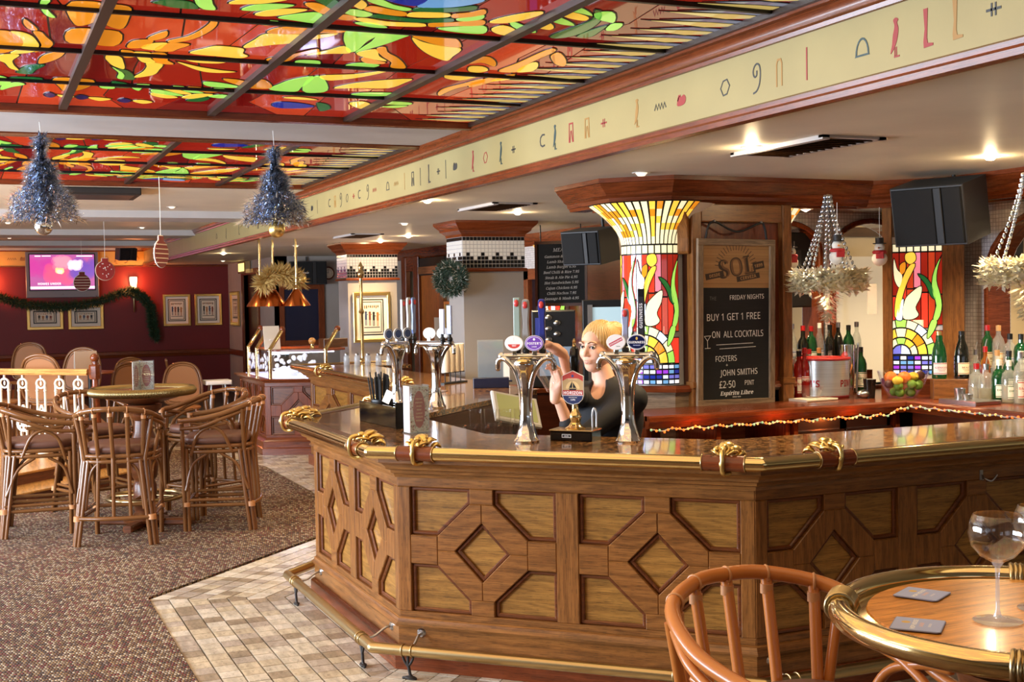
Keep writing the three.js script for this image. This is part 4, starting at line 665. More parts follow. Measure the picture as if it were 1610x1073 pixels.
{
  const w = struct('wall_mosaic', 'white mosaic wall with arched openings behind the back bar', 'wall');
  const at = (pts, x) => pts.map(([a, y]) => [a + x, y]), rectP = (a, b, c, d) => [[a, c], [b, c], [b, d], [a, d]];
  const A1 = arch(0.5, 1.0, 2.1, 0.17), A2 = arch(0.62, 1.0, 2.12, 0.21), A3 = arch(1.14, 1.0, 2.13, 0.39);
  const back = ext(rectP(4.7, 6.14, 0, 2.36), 0.17, 0, [at(A1, 5.02).reverse(), at(A2, 5.72).reverse()]); back.translate(0, 0, -7.1); mesh('wall_section', muv(back, 0), M.mosaic, w);
  const side = ext(rectP(-6.93, -4.72, 0, 2.36), 0.17, 0, [at(A3, -5.5).reverse()]); side.rotateY(-Math.PI / 2); side.translate(6.14, 0, 0); mesh('wall_section', muv(side, 2), M.mosaic, w);
  const one = (A, x, z, turn, wd, y1, r) => { const f = ext(arch(wd + 0.07, 0.96, y1 + 0.035, r + 0.035), 0.2, 0.008, [arch(wd - 0.005, 1.0, y1, r).reverse()]); f.translate(0, 0, -0.175); f.rotateY(turn); f.translate(x, 0, z); mesh('arch_frame', muv(f), M.mahog, w); };
  one(A1, 5.02, -6.925, 0, 0.5, 2.1, 0.17); one(A2, 5.72, -6.925, 0, 0.62, 2.12, 0.21); one(A3, 5.965, -5.5, -Math.PI / 2, 1.14, 2.13, 0.39);
  const r = struct('wall_rear', 'cream wall of the side room seen through the arches', 'wall'); mesh('wall_section', box(6.0, 9, 0, 2.36, -8.75, -8.6), M.cream, r); mesh('beam', box(6.0, 9, 2.12, 2.2, -8.6, -8.56), M.walnut, r);
  const d = struct('door_4', 'white door in the side room seen through the middle arch', 'door'); mesh('door_leaf', box(6.75, 7.6, 0, 1.95, -8.6, -8.55), M.white, d); mesh('door_frame', [box(6.67, 6.75, 0, 2.02, -8.6, -8.53), box(7.6, 7.68, 0, 2.02, -8.6, -8.53)], M.white, d);
}
{
  const t = thing('glass_pillar', 'square pillar with lit stained glass panel and plain oak side', 'pillar', [5.62, 0, -6.31], -Math.PI / 4);
  mesh('shaft', box(-0.24, 0.26, 0.95, 2.2, -0.24, -0.012, 0.004), M.oak, t);
  mesh('jamb', [box(-0.24, -0.18, 0.95, 2.2, -0.012, 0.012, 0.004)], M.oak, t); mesh('jamb', box(0.13, 0.26, 0.95, 2.2, -0.012, 0.012, 0.004), M.oak, t);
  mesh('plinth', box(-0.25, 0.27, 0.95, 1.08, -0.012, 0.03, 0.004), M.mahog, t);
  const g = mesh('glass_panel', box(-0.18, 0.13, 1.08, 2.0, -0.014, -0.01), M.white, t); columnDesign(g, (x, y, o) => [-0.18 + x * 0.31, 1.955 - y * 0.33, -0.008 + o]);
}
// mosaic-capped columns standing behind the bar
for (const [x0, x1, z0, z1, label] of [[4.1, 4.72, -10.98, -10.58, 'grey column with black and white mosaic capital beside the wreath'], [4.2, 4.85, -15.2, -14.76, 'pale column with mosaic capital carrying a large gilt framed papyrus']]) {
  const t = thing('mosaic_column', label, 'column');
  const P = [[x0, z0], [x0, z1], [x1, z1], [x1, z0]];
  mesh('shaft', box(x0 + 0.01, x1 - 0.01, 0, 2.2, z0 + 0.01, z1 - 0.01), M.greyWall, t);
  mesh('necking', sweep([[-0.02, 1.895], [0.02, 1.895], [0.025, 1.91], [0.015, 1.925], [-0.02, 1.93]], P, { closed: true }), M.mahog, t);
  mesh('cornice', sweep([[-0.02, 2.215], [0.005, 2.215], [0.012, 2.24], [0.05, 2.27], [0.056, 2.29], [0.09, 2.325], [0.1, 2.34], [0.1, 2.36], [-0.02, 2.36]], P, { closed: true }), M.mahog, t);
  mesh('bed', box(x0, x1, 1.93, 2.215, z0, z1), M.grey2, t);
  const wh = [], bl = [], s = 0.0225, cols = (L) => Math.floor(L / 0.0345);
  const face = (L, f) => { const n = cols(L), w = L / n; for (let i = 0; i < n; i++) for (let j = 0; j < 8; j++) { const y = 1.93 + j * 0.0356, a = i % 4, black = j === 7 || j < 2 || (j === 2 && a !== 3) || (j === 3 && a === 1); (black ? bl : wh).push(f(i * w + 0.003, (i + 1) * w - 0.003, y + 0.003, y + 0.033)); } };
  face(x1 - x0, (a, b, c, d) => box(x0 + a, x0 + b, c, d, z1, z1 + 0.004)); face(z1 - z0, (a, b, c, d) => box(x0 - 0.004, x0, c, d, z0 + a, z0 + b)); face(z1 - z0, (a, b, c, d) => box(x1, x1 + 0.004, c, d, z0 + a, z0 + b));
  mesh('white_mosaic', wh, std([230, 224, 214], 0.2), t).userData.kind = 'stuff'; mesh('black_mosaic', bl, std([18, 18, 20], 0.15), t).userData.kind = 'stuff';
}
// ---------- painted hieroglyphs ----------
{
  const inkc = { k: std([38, 42, 46], 0.5), r: std([150, 40, 42], 0.5), o: std([158, 118, 56], 0.5), t: std([30, 62, 66], 0.5) };
  const ring = (o, i) => [o, i], bar = (w, h) => [[-w / 2, -h / 2], [w / 2, -h / 2], [w / 2, h / 2], [-w / 2, h / 2]];
  const stroke = (pts, w) => { const n = pts.length, L = [], R = []; for (let k = 0; k < n; k++) { const a = pts[Math.max(0, k - 1)], b = pts[Math.min(n - 1, k + 1)], l = Math.hypot(b[0] - a[0], b[1] - a[1]), nx = -(b[1] - a[1]) / l * w, ny = (b[0] - a[0]) / l * w; L.push([pts[k][0] + nx, pts[k][1] + ny]); R.unshift([pts[k][0] - nx, pts[k][1] - ny]); } return L.concat(R); };
  const e = (p, h) => ext(p, 0.0015, 0, h ? [h] : []);
  const sp = new THREE.CatmullRomCurve3([[0.004, 0.03], [0.002, 0.012], [-0.008, 0.006], [-0.018, 0.014], [-0.021, 0.03], [-0.012, 0.048], [0.004, 0.056], [0.02, 0.048], [0.027, 0.025], [0.026, 0], [0.018, -0.03], [0, -0.05], [-0.022, -0.056]].map(([x, y]) => V(x, y, 0))).getPoints(44).map((p) => [p.x, p.y]);
  const lens = (k) => [[-0.036 * k, 0], [-0.015 * k, 0.03 * k], [0.015 * k, 0.034 * k], [0.036 * k, 0.004 * k], [0.015 * k, -0.03 * k], [-0.015 * k, -0.034 * k]];
  const dome = (k) => { const p = [[-0.04 * k, -0.03 * k]]; for (let i = 0; i <= 10; i++) { const a = Math.PI * (1 - i / 10); p.push([Math.cos(a) * 0.036 * k, -0.028 * k + Math.sin(a) * 0.062 * k]); } p.push([0.04 * k, -0.03 * k]); return p; };
  const GL = {
    bird: [e(loop([[-0.012, 0.06], [0.0, 0.066], [0.012, 0.058], [0.006, 0.05], [0.012, 0.03], [0.008, 0.0], [-0.004, -0.028], [-0.026, -0.05], [-0.018, -0.02], [-0.014, 0.01], [-0.006, 0.04]], 40)), e(bar(0.004, 0.03)).translate(-0.006, -0.045, 0), e(bar(0.004, 0.03)).translate(0.002, -0.045, 0), e(bar(0.026, 0.006)).translate(0.004, -0.062, 0)],
    leg: [e([[-0.01, 0.065], [0.01, 0.065], [0.006, -0.03], [0.01, -0.046], [0.034, -0.05], [0.034, -0.058], [-0.008, -0.06], [-0.01, -0.04], [-0.004, 0]])],
    door: [e([[-0.028, -0.05], [-0.024, 0.05], [0.024, 0.05], [0.028, -0.05], [0.02, -0.05], [0.016, 0.042], [-0.016, 0.042], [-0.02, -0.05]]), e([[-0.02, -0.05], [-0.006, 0.01], [0.0, 0.01], [-0.012, -0.05]]), e([[0.02, -0.05], [0.006, 0.01], [0, 0.01], [0.012, -0.05]])],
    lens: [e(lens(1), lens(0.82).reverse())], dome: [e(dome(1), dome(0.78).reverse())], spiral: [e(stroke(sp, 0.0035))], bar: [e(bar(0.007, 0.12))],
    arch: [e([[-0.02, -0.055], [-0.02, 0.03], [-0.012, 0.05], [0.012, 0.05], [0.02, 0.03], [0.02, -0.055], [0.013, -0.055], [0.013, 0.03], [0.007, 0.042], [-0.007, 0.042], [-0.013, 0.03], [-0.013, -0.055]])],
    hand: [e(loop([[-0.035, -0.018], [-0.03, 0.006], [-0.018, 0.02], [0.0, 0.016], [0.02, 0.022], [0.036, 0.008], [0.03, -0.014], [0.004, -0.022]], 30)), e(stroke([[-0.03, 0.0], [-0.02, 0.022], [-0.006, 0.02]], 0.005))],
    zig: [e(stroke([[-0.05, -0.012], [-0.037, 0.014], [-0.025, -0.012], [-0.012, 0.014], [0, -0.012], [0.012, 0.014], [0.025, -0.012], [0.037, 0.014], [0.05, -0.01]], 0.003))],
    hatch: [e(bar(0.06, 0.008)), e(bar(0.006, 0.04)).translate(-0.008, 0, 0), e(bar(0.006, 0.04)).translate(0.008, 0, 0)], hook: [e(stroke([[0.03, 0.03], [0, 0.032], [-0.022, 0.02], [-0.028, 0], [-0.022, -0.02], [0, -0.03], [0.03, -0.026]], 0.0045))],
  };
  for (const k of Object.keys(GL)) GL[k] = merge(GL[k]);
  const t = scene.children.find((o) => o.name === 'trim_1');
  for (const [k, c, z] of [['hatch', 'k', -2.86], ['leg', 'o', -3.02], ['leg', 'r', -3.15], ['bird', 'r', -3.29], ['dome', 't', -3.46], ['bar', 'r', -3.77], ['arch', 'o', -3.94], ['spiral', 'k', -4.09], ['lens', 'k', -4.31], ['hand', 'r', -4.65], ['zig', 'k', -4.83], ['bird', 'o', -5.04], ['hatch', 'r', -5.37], ['door', 'o', -5.55], ['door', 'r', -5.73], ['bird', 't', -5.92], ['hook', 'k', -6.08], ['hatch', 'k', -6.47], ['bird', 't', -6.65], ['lens', 'r', -6.89], ['bird', 'r', -7.09], ['hand', 'k', -7.40], ['bar', 'k', -7.57], ['hatch', 'k', -7.71], ['leg', 'k', -7.90], ['bar', 'k', -8.07], ['door', 'k', -8.23], ['bar', 'o', -8.41], ['zig', 'o', -8.60], ['dome', 'k', -8.80], ['zig', 'r', -9.13], ['spiral', 'k', -9.31], ['hook', 'k', -9.54], ['hatch', 'r', -9.70], ['lens', 'k', -9.89], ['spiral', 'k', -10.08], ['door', 'o', -10.26], ['hook', 'k', -10.44], ['bar', 'k', -10.85], ['hand', 'k', -11.04], ['hatch', 'k', -11.34], ['bar', 'k', -12.31], ['spiral', 'k', -12.74], ['door', 'k', -13.37], ['hatch', 'k', -13.88], ['leg', 'k', -14.42], ['bird', 'k', -15.21], ['dome', 'k', -15.86]]) { const g = GL[k].clone(); g.rotateY(-Math.PI / 2); g.translate(2.83, 2.49, z); mesh('hieroglyph', g, inkc[c], t); }
  const w = scene.children.find((o) => o.name === 'wall_back');
  ['zig', 'hand', 'door', 'leg', 'dome', 'bird', 'spiral', 'lens', 'hatch', 'bar', 'bird'].forEach((k, i) => { const g = GL[k].clone(); g.scale(1.4, 1.4, 1); g.translate([0.62, 0.8, 0.95, -0.2, 2.18, 2.35, 2.52, 2.7, -0.5, 0.3, -0.9][i], 2.47, -23.185); mesh('hieroglyph', g, inkc[i % 3 ? 'o' : 'k'], w); });
}
// ---------- the person behind the bar ----------
{
  const smin = (a, b, k) => { const h = Math.max(k - Math.abs(a - b), 0) / k; return Math.min(a, b) - h * h * k * 0.25; };
  const cap = (p, a, b, ra, rb) => { const ax = b[0] - a[0], ay = b[1] - a[1], az = b[2] - a[2], px = p[0] - a[0], py = p[1] - a[1], pz = p[2] - a[2]; const t = Math.min(1, Math.max(0, (px * ax + py * ay + pz * az) / (ax * ax + ay * ay + az * az))); return Math.hypot(px - ax * t, py - ay * t, pz - az * t) - (ra + (rb - ra) * t); };
  const ell = (p, c, r) => { const x = (p[0] - c[0]) / r[0], y = (p[1] - c[1]) / r[1], z = (p[2] - c[2]) / r[2], k = Math.hypot(x, y, z), m = Math.min(...r); return (k - 1) * m; };
  function surf(fn, c, half, res) {
    const mc = new MarchingCubes(res, M.skin, false, false, 400000); mc.isolation = 0;
    for (let k = 0; k < res; k++) for (let j = 0; j < res; j++) for (let i = 0; i < res; i++) { const h = res / 2; mc.field[i + j * res + k * res * res] = -fn([c[0] + (i - h) / h * half, c[1] + (j - h) / h * half, c[2] + (k - h) / h * half]) * 10; }
    mc.update(); const n = mc.count, g = new THREE.BufferGeometry(), pos = new Float32Array(n * 3), nor = new Float32Array(n * 3);
    for (let i = 0; i < n; i++) for (let a = 0; a < 3; a++) { pos[3 * i + a] = mc.positionArray[3 * i + a] * half + c[a]; nor[3 * i + a] = mc.normalArray[3 * i + a]; }
    g.setAttribute('position', new THREE.BufferAttribute(pos, 3)); g.setAttribute('normal', new THREE.BufferAttribute(nor, 3)); g.setAttribute('uv', new THREE.BufferAttribute(new Float32Array(n * 2), 2)); return g;
  }
  const frame = (o, f, up) => { const z = V(...f).normalize(), x = V(...up).cross(z).normalize(), y = z.clone().cross(x); return new THREE.Matrix4().makeBasis(x, y, z).setPosition(...o); };
  const pt = (m, a) => V(...a).applyMatrix4(m).toArray();
  // axes of the figure: x to the bar's far end, y up, z towards the counter front
  const HEAD = [0, 1.405, 0], HM = frame(HEAD, [-0.66, -0.08, 0.75], [0.06, 1, 0]);
  const headField = (p) => {
    let d = ell(p, [0, 0.022, -0.012], [0.073, 0.092, 0.094]);
    d = smin(d, ell(p, [0, -0.034, 0.03], [0.056, 0.078, 0.06]), 0.03); d = smin(d, ell(p, [0, -0.094, 0.058], [0.024, 0.02, 0.02]), 0.03);
    for (const s of [-1, 1]) { d = smin(d, ell(p, [s * 0.037, -0.028, 0.058], [0.024, 0.026, 0.024]), 0.02); d = smin(d, ell(p, [s * 0.012, -0.032, 0.093], [0.008, 0.007, 0.009]), 0.008); d = -smin(-d, ell(p, [s * 0.031, 0.008, 0.1], [0.019, 0.013, 0.02]), 0.012); d = smin(d, ell(p, [s * 0.074, -0.004, -0.006], [0.009, 0.029, 0.017]), 0.008); d = smin(d, ell(p, [s * 0.03, 0.027, 0.083], [0.022, 0.006, 0.01]), 0.01); }
    d = smin(d, cap(p, [0, 0.008, 0.086], [0, -0.026, 0.106], 0.007, 0.0105), 0.012); d = smin(d, ell(p, [0, -0.056, 0.087], [0.022, 0.006, 0.01]), 0.008); d = smin(d, ell(p, [0, -0.068, 0.085], [0.019, 0.0065, 0.01]), 0.008);
    return smin(d, cap(p, [0, -0.07, -0.015], [0.0, -0.22, -0.03], 0.046, 0.05), 0.03);
  };
  const SL = [0.155, 1.155, 0.115], SR = [-0.065, 1.16, -0.115], EL = [-0.13, 0.965, 0.27], ER = [-0.115, 1.17, 0.14], WL = [-0.205, 1.165, 0.33], WR = [-0.185, 1.385, 0.33], NB = [0.045, 1.22, 0.0], CH = [0.05, 1.05, 0.0], WA = [0.055, 0.86, 0], HP = [0.06, 0.76, 0];
  const legs = [[[0.12, 0.74, 0.05], [0.13, 0.42, 0.06], [0.12, 0.05, 0.03]], [[0.0, 0.74, -0.06], [0.0, 0.42, -0.04], [0.0, 0.05, -0.08]]];
  const torso = (p, e) => { let d = smin(ell(p, CH, [0.155 + e, 0.17 + e, 0.125 + e]), ell(p, WA, [0.125 + e, 0.14 + e, 0.105 + e]), 0.06); d = smin(d, ell(p, HP, [0.165 + e, 0.12 + e, 0.14 + e]), 0.06); d = smin(d, cap(p, SL, SR, 0.05 + e, 0.05 + e), 0.06); return d; };
  const body = (p) => { let d = torso(p, 0); d = smin(d, cap(p, [0.045, 1.2, 0], [0.012, 1.31, -0.01], 0.055, 0.046), 0.03);
    d = smin(d, cap(p, SL, EL, 0.046, 0.038), 0.03); d = smin(d, cap(p, EL, WL, 0.037, 0.024), 0.02); d = smin(d, cap(p, SR, ER, 0.046, 0.038), 0.03); d = smin(d, cap(p, ER, WR, 0.038, 0.024), 0.02);
    for (const [a, b, c] of legs) { d = smin(d, cap(p, a, b, 0.078, 0.052), 0.03); d = smin(d, cap(p, b, c, 0.052, 0.034), 0.03); d = smin(d, cap(p, c, [c[0] - 0.12, 0.035, c[2] + 0.1], 0.035, 0.03), 0.03); } return d; };
  // hands: palm and five jointed fingers
  function hand(m, curls, thumb, side) {
    const bones = []; const F = [[-0.028, 0.04, 0.033, 0.022, 0.017], [-0.0095, 0.046, 0.038, 0.026, 0.019], [0.0095, 0.044, 0.035, 0.024, 0.018], [0.027, 0.036, 0.027, 0.019, 0.015]];
    F.forEach(([x, y, ...l], i) => { let a = [x * side, y, 0], t = 0.15; l.forEach((L, j) => { t += curls[i] * (j ? 1 : 0.7); const b = [a[0], a[1] + Math.cos(t) * L, a[2] + Math.sin(t) * L]; bones.push([a, b, 0.0086 - j * 0.0009, 0.0082 - j * 0.0011]); a = b; }); });
    const th = [[-0.034 * side, -0.012, 0.006], [-0.056 * side, 0.016, 0.02], [-0.056 * side + thumb[0] * side, 0.042, 0.034], [-0.052 * side + thumb[1] * side, 0.06, 0.044]];
    for (let j = 0; j < 3; j++) bones.push([th[j], th[j + 1], 0.0115 - j * 0.0012, 0.0105 - j * 0.0015]);
    const f = (p) => { let d = ell(p, [0, 0, 0], [0.042, 0.05, 0.016]); d = smin(d, cap(p, [0, -0.03, 0], [0, -0.075, 0], 0.026, 0.0235), 0.02); d = smin(d, ell(p, [-0.028 * side, -0.01, 0.008], [0.018, 0.026, 0.014]), 0.012); let q = 1; for (const [a, b, r, s] of bones) q = Math.min(q, cap(p, a, b, r, s)); return smin(d, q, 0.006); };
    return surf(f, [0, 0.0, 0.02], 0.125, 84).applyMatrix4(m);
  }
  const HR = frame(WR.map((v, i) => v + [-0.05, 0.04, 0.05][i]), [-0.5, -0.85, 0.15], [-0.66, 0.5, 0.56]), HL = frame(WL.map((v, i) => v + [-0.012, 0.088, 0.012][i]), [-0.75, 0.1, 0.66], [-0.1, 0.97, 0.15]);
  const fromHand = (w, h) => w;
  const skin = [surf(body, [0, 0.72, 0.05], 0.78, 124), surf(headField, [0, -0.03, 0], 0.2, 118).applyMatrix4(HM), hand(HR, [0.95, 1.0, 1.0, 0.95], [0.012, 0.03], 1), hand(HL, [0.6, 0.62, 0.62, 0.6], [0.0, 0.0], -1)];
  const o = thing('person', 'person in a black shirt with tied blonde hair filling a glass at the beer tap', 'person', [2.785, 0, -5.382], -23.4 * Math.PI / 180);
  mesh('body', skin, M.skin, o);
  const cut = (d, e) => Math.max(d, e);
  const shirt = (p) => { let d = torso(p, 0.014); d = smin(d, cap(p, SL, EL, 0.056, 0.048), 0.05); d = smin(d, cap(p, EL, [EL[0] - 0.03, EL[1] + 0.09, EL[2] + 0.03], 0.052, 0.046), 0.02); d = smin(d, cap(p, SR, ER, 0.06, 0.05), 0.04); d = smin(d, cap(p, [0.045, 1.18, 0], [0.035, 1.245, -0.03], 0.075, 0.062), 0.03);
    const q = [p[0] + 0.012, p[1], p[2] - 0.075]; d = cut(d, -ell(q, [0.0, 1.25, 0.0], [0.045, 0.1, 0.085])); d = cut(d, -cap(p, [0.03, 1.22, -0.01], [0.01, 1.42, -0.01], 0.054, 0.07)); return cut(d, 0.72 - p[1]); };
  const sh = mesh('shirt', surf(shirt, [0, 1.0, 0.05], 0.42, 124), M.shirt, o); sh.userData = { label: 'black open-necked shirt with short sleeves' };
  mesh('trousers', surf((p) => { let d = ell(p, HP, [0.172, 0.13, 0.148]); for (const [a, b, c] of legs) { d = smin(d, cap(p, a, b, 0.09, 0.065), 0.03); d = smin(d, cap(p, b, c, 0.065, 0.05), 0.03); } return Math.max(d, p[1] - 0.8, 0.06 - p[1]); }, [0, 0.42, 0], 0.48, 76), std([18, 18, 20], 0.8), o);
  for (const [a, b, c] of legs) mesh('shoe', surf((p) => Math.max(cap(p, [c[0] + 0.01, 0.03, c[2]], [c[0] - 0.13, 0.025, c[2] + 0.11], 0.042, 0.036), -p[1]), [c[0] - 0.05, 0.05, c[2] + 0.05], 0.16, 40), M.black, o);
  const hair = (p) => {
    let d = ell(p, [0, 0.032, -0.022], [0.083, 0.096, 0.1]);
    const strands = 0.0015 * Math.sin(42 * Math.atan2(p[0], p[2] + 0.02) + 30 * p[1]) + 0.0012 * Math.sin(95 * Math.atan2(p[0] * 1.3, p[2] + 0.04) + 18 * p[1]);
    d += strands; d = cut(d, -ell(p, [0, -0.04, 0.095], [0.074, 0.128, 0.098])); d = cut(d, -0.055 - p[1] - 0.5 * Math.max(0, p[2] + 0.05));
    d = smin(d, ell(p, [0.012, 0.062, -0.12], [0.05, 0.048, 0.046]) + strands * 1.3, 0.02);
    
    d = smin(d, cap(p, [-0.07, -0.02, -0.04], [-0.062, -0.12, -0.05], 0.02, 0.012) + strands, 0.02); return d;
  };
  const hr = mesh('hair', surf(hair, [0, 0.02, -0.03], 0.18, 118).applyMatrix4(HM), M.hair, o); hr.userData = { label: 'blonde hair swept back and tied' };
  for (const s of [-1, 1]) {
    const e = mesh('eye', ball(0.0112, ...pt(HM, [s * 0.031, 0.006, 0.0795]), 1, 1, 1, 16), std([236, 232, 226], 0.15), o);
    mesh('iris', ball(0.0062, ...pt(HM, [s * 0.031 + 0.002, 0.005, 0.0862]), 1, 1, 1, 12), std([54, 66, 70], 0.1), e);
    mesh('lash', tube([[-0.016, 0.003, 0.085], [-0.008, 0.0095, 0.0905], [0.004, 0.0105, 0.0912], [0.015, 0.005, 0.085]].map(([x, y, z]) => pt(HM, [s * 0.031 + x, y + 0.001, z])), 0.0024), std([40, 28, 22], 0.6), e);
    mesh('eyebrow', tube([[0.014, 0.026, 0.0965], [0.03, 0.034, 0.0945], [0.05, 0.028, 0.084]].map(([x, y, z]) => pt(HM, [s * x, y, z])), 0.0026), std([120, 84, 50], 0.7), o);
  }
  mesh('lips', [tube([[-0.024, -0.053, 0.081], [-0.012, -0.0575, 0.0925], [0, -0.0585, 0.0955], [0.012, -0.0575, 0.0925], [0.024, -0.053, 0.081]], 0.0026), tube([[-0.022, -0.0545, 0.081], [-0.011, -0.066, 0.091], [0, -0.0685, 0.094], [0.011, -0.066, 0.091], [0.022, -0.0545, 0.081]], 0.003)].map((g) => g.applyMatrix4(HM)), std([198, 118, 108], 0.45), o);
  // the glass in the hand
  const gm = frame(WL.map((v, i) => v + [-0.055, 0.115, 0.052][i]), [0.2, 0.2, 1], [-0.42, 0.86, -0.1]);
  const g = mesh('beer_glass', lathe([[0.0, -0.06], [0.028, -0.06], [0.03, -0.056], [0.032, -0.02], [0.04, 0.05], [0.04, 0.09], [0.0378, 0.09], [0.0378, 0.05], [0.03, -0.02], [0.027, -0.05], [0.0, -0.052]], 28).applyMatrix4(gm), M.glass);
  g.applyMatrix4(new THREE.Matrix4().makeRotationY(-23.4 * Math.PI / 180).setPosition(2.785, 0, -5.382)); tag(g, 'empty clear tumbler tilted in the hand of the person', 'glass');
}
// ---------- prints ----------
function print(w, h, draw, rough = 0.5, more = {}) {
  const c = document.createElement('canvas'); c.width = w; c.height = h; const x = c.getContext('2d'); draw(x, w, h);
  const t = new THREE.CanvasTexture(c); t.colorSpace = THREE.SRGBColorSpace; return std([255, 255, 255], rough, 0, { map: t, ...more });
}
const fill = (x, c, a, b, w, h) => { x.fillStyle = c; x.fillRect(a, b, w, h); };
function words(x, s, px, cx, cy, c, font = 'sans-serif', rot = 0, weight = 'bold', sx = 1) { x.save(); x.translate(cx, cy); x.rotate(rot); x.scale(sx, 1); x.fillStyle = c; x.font = `${weight} ${px}px ${font}`; x.textAlign = 'center'; x.textBaseline = 'middle'; x.fillText(s, 0, 0); x.restore(); }
function sheet(w, h) { const g = new THREE.PlaneGeometry(w, h); return flat(g); }                    // faces +z, picture upright
function ovalCard(w, h, th = 0.008) { const n = 36, p = []; for (let k = 0; k < n; k++) p.push([Math.cos(k / n * 6.2832) * w / 2, Math.sin(k / n * 6.2832) * h / 2]); return ext(p, th, 0.0015); }
function printed(name, shapePts, z, mat, parent) {   // a flat print cut to an outline, uv 0..1 over its box
  const g = flat(new THREE.ShapeGeometry(new THREE.Shape(shapePts.map((p) => new THREE.Vector2(p[0], p[1]))))); g.computeBoundingBox(); const b = g.boundingBox, p = g.attributes.position, u = g.attributes.uv;
  for (let i = 0; i < p.count; i++) u.setXY(i, (p.getX(i) - b.min.x) / (b.max.x - b.min.x), (p.getY(i) - b.min.y) / (b.max.y - b.min.y));
  g.translate(0, 0, z); return mesh(name, g, mat, parent);
}
const ovalPts = (w, h, n = 36) => Array.from({ length: n }, (_, k) => [Math.cos(k / n * 6.2832) * w / 2, Math.sin(k / n * 6.2832) * h / 2]);
const badgeArt = {
  redarc: print(256, 208, (x, w, h) => { fill(x, '#fbfaf8', 0, 0, w, h); x.fillStyle = '#d4504a'; x.beginPath(); x.ellipse(w / 2, h * 0.55, 88, 62, 0, 0.05, Math.PI - 0.05); x.fill(); words(x, '1847', 30, w / 2, h * 0.66, '#fff'); x.strokeStyle = '#b9b9b9'; x.lineWidth = 3; x.beginPath(); x.moveTo(w / 2, 20); x.lineTo(w / 2, 70); x.stroke(); }, 0.2),
  purple: print(256, 208, (x, w, h) => { fill(x, '#7a4fb8', 0, 0, w, h); x.strokeStyle = '#e8dcff'; x.lineWidth = 8; x.beginPath(); x.ellipse(w / 2, h / 2, 112, 88, 0, 0, 6.3); x.stroke(); words(x, "FOSTER'S", 48, w / 2, h * 0.52, '#fff'); words(x, 'LAGER', 24, w / 2, h * 0.74, '#fff'); x.fillStyle = '#fff'; x.beginPath(); x.arc(w / 2, h * 0.24, 17, 0, 6.3); x.fill(); }, 0.2),
  sash: print(256, 208, (x, w, h) => { fill(x, '#f7f4f6', 0, 0, w, h); x.save(); x.translate(w / 2, h / 2); x.rotate(-0.48); fill(x, '#c02a48', -100, -26, 200, 46); words(x, 'STRONGBOW', 30, 0, -2, '#fff'); x.restore(); words(x, 'CIDER', 20, w * 0.62, h * 0.78, '#555'); }, 0.2),
  navy: print(256, 208, (x, w, h) => { fill(x, '#c9ccd6', 0, 0, w, h); x.fillStyle = '#141c48'; x.beginPath(); x.ellipse(w / 2, h / 2, 116, 92, 0, 0, 6.3); x.fill(); words(x, 'GUINNESS', 46, w / 2, h * 0.52, '#fff'); words(x, 'DRAUGHT', 22, w / 2, h * 0.72, '#cfd6ff'); x.fillStyle = '#d8b45a'; x.beginPath(); x.ellipse(w / 2, h * 0.26, 15, 22, 0, 0, 6.3); x.fill(); }, 0.2),
  blue: print(128, 104, (x, w, h) => { fill(x, '#1e3c78', 0, 0, w, h); x.strokeStyle = '#dfe8f4'; x.lineWidth = 6; x.beginPath(); x.ellipse(w / 2, h / 2, 52, 42, 0, 0, 6.3); x.stroke(); }, 0.2),
};
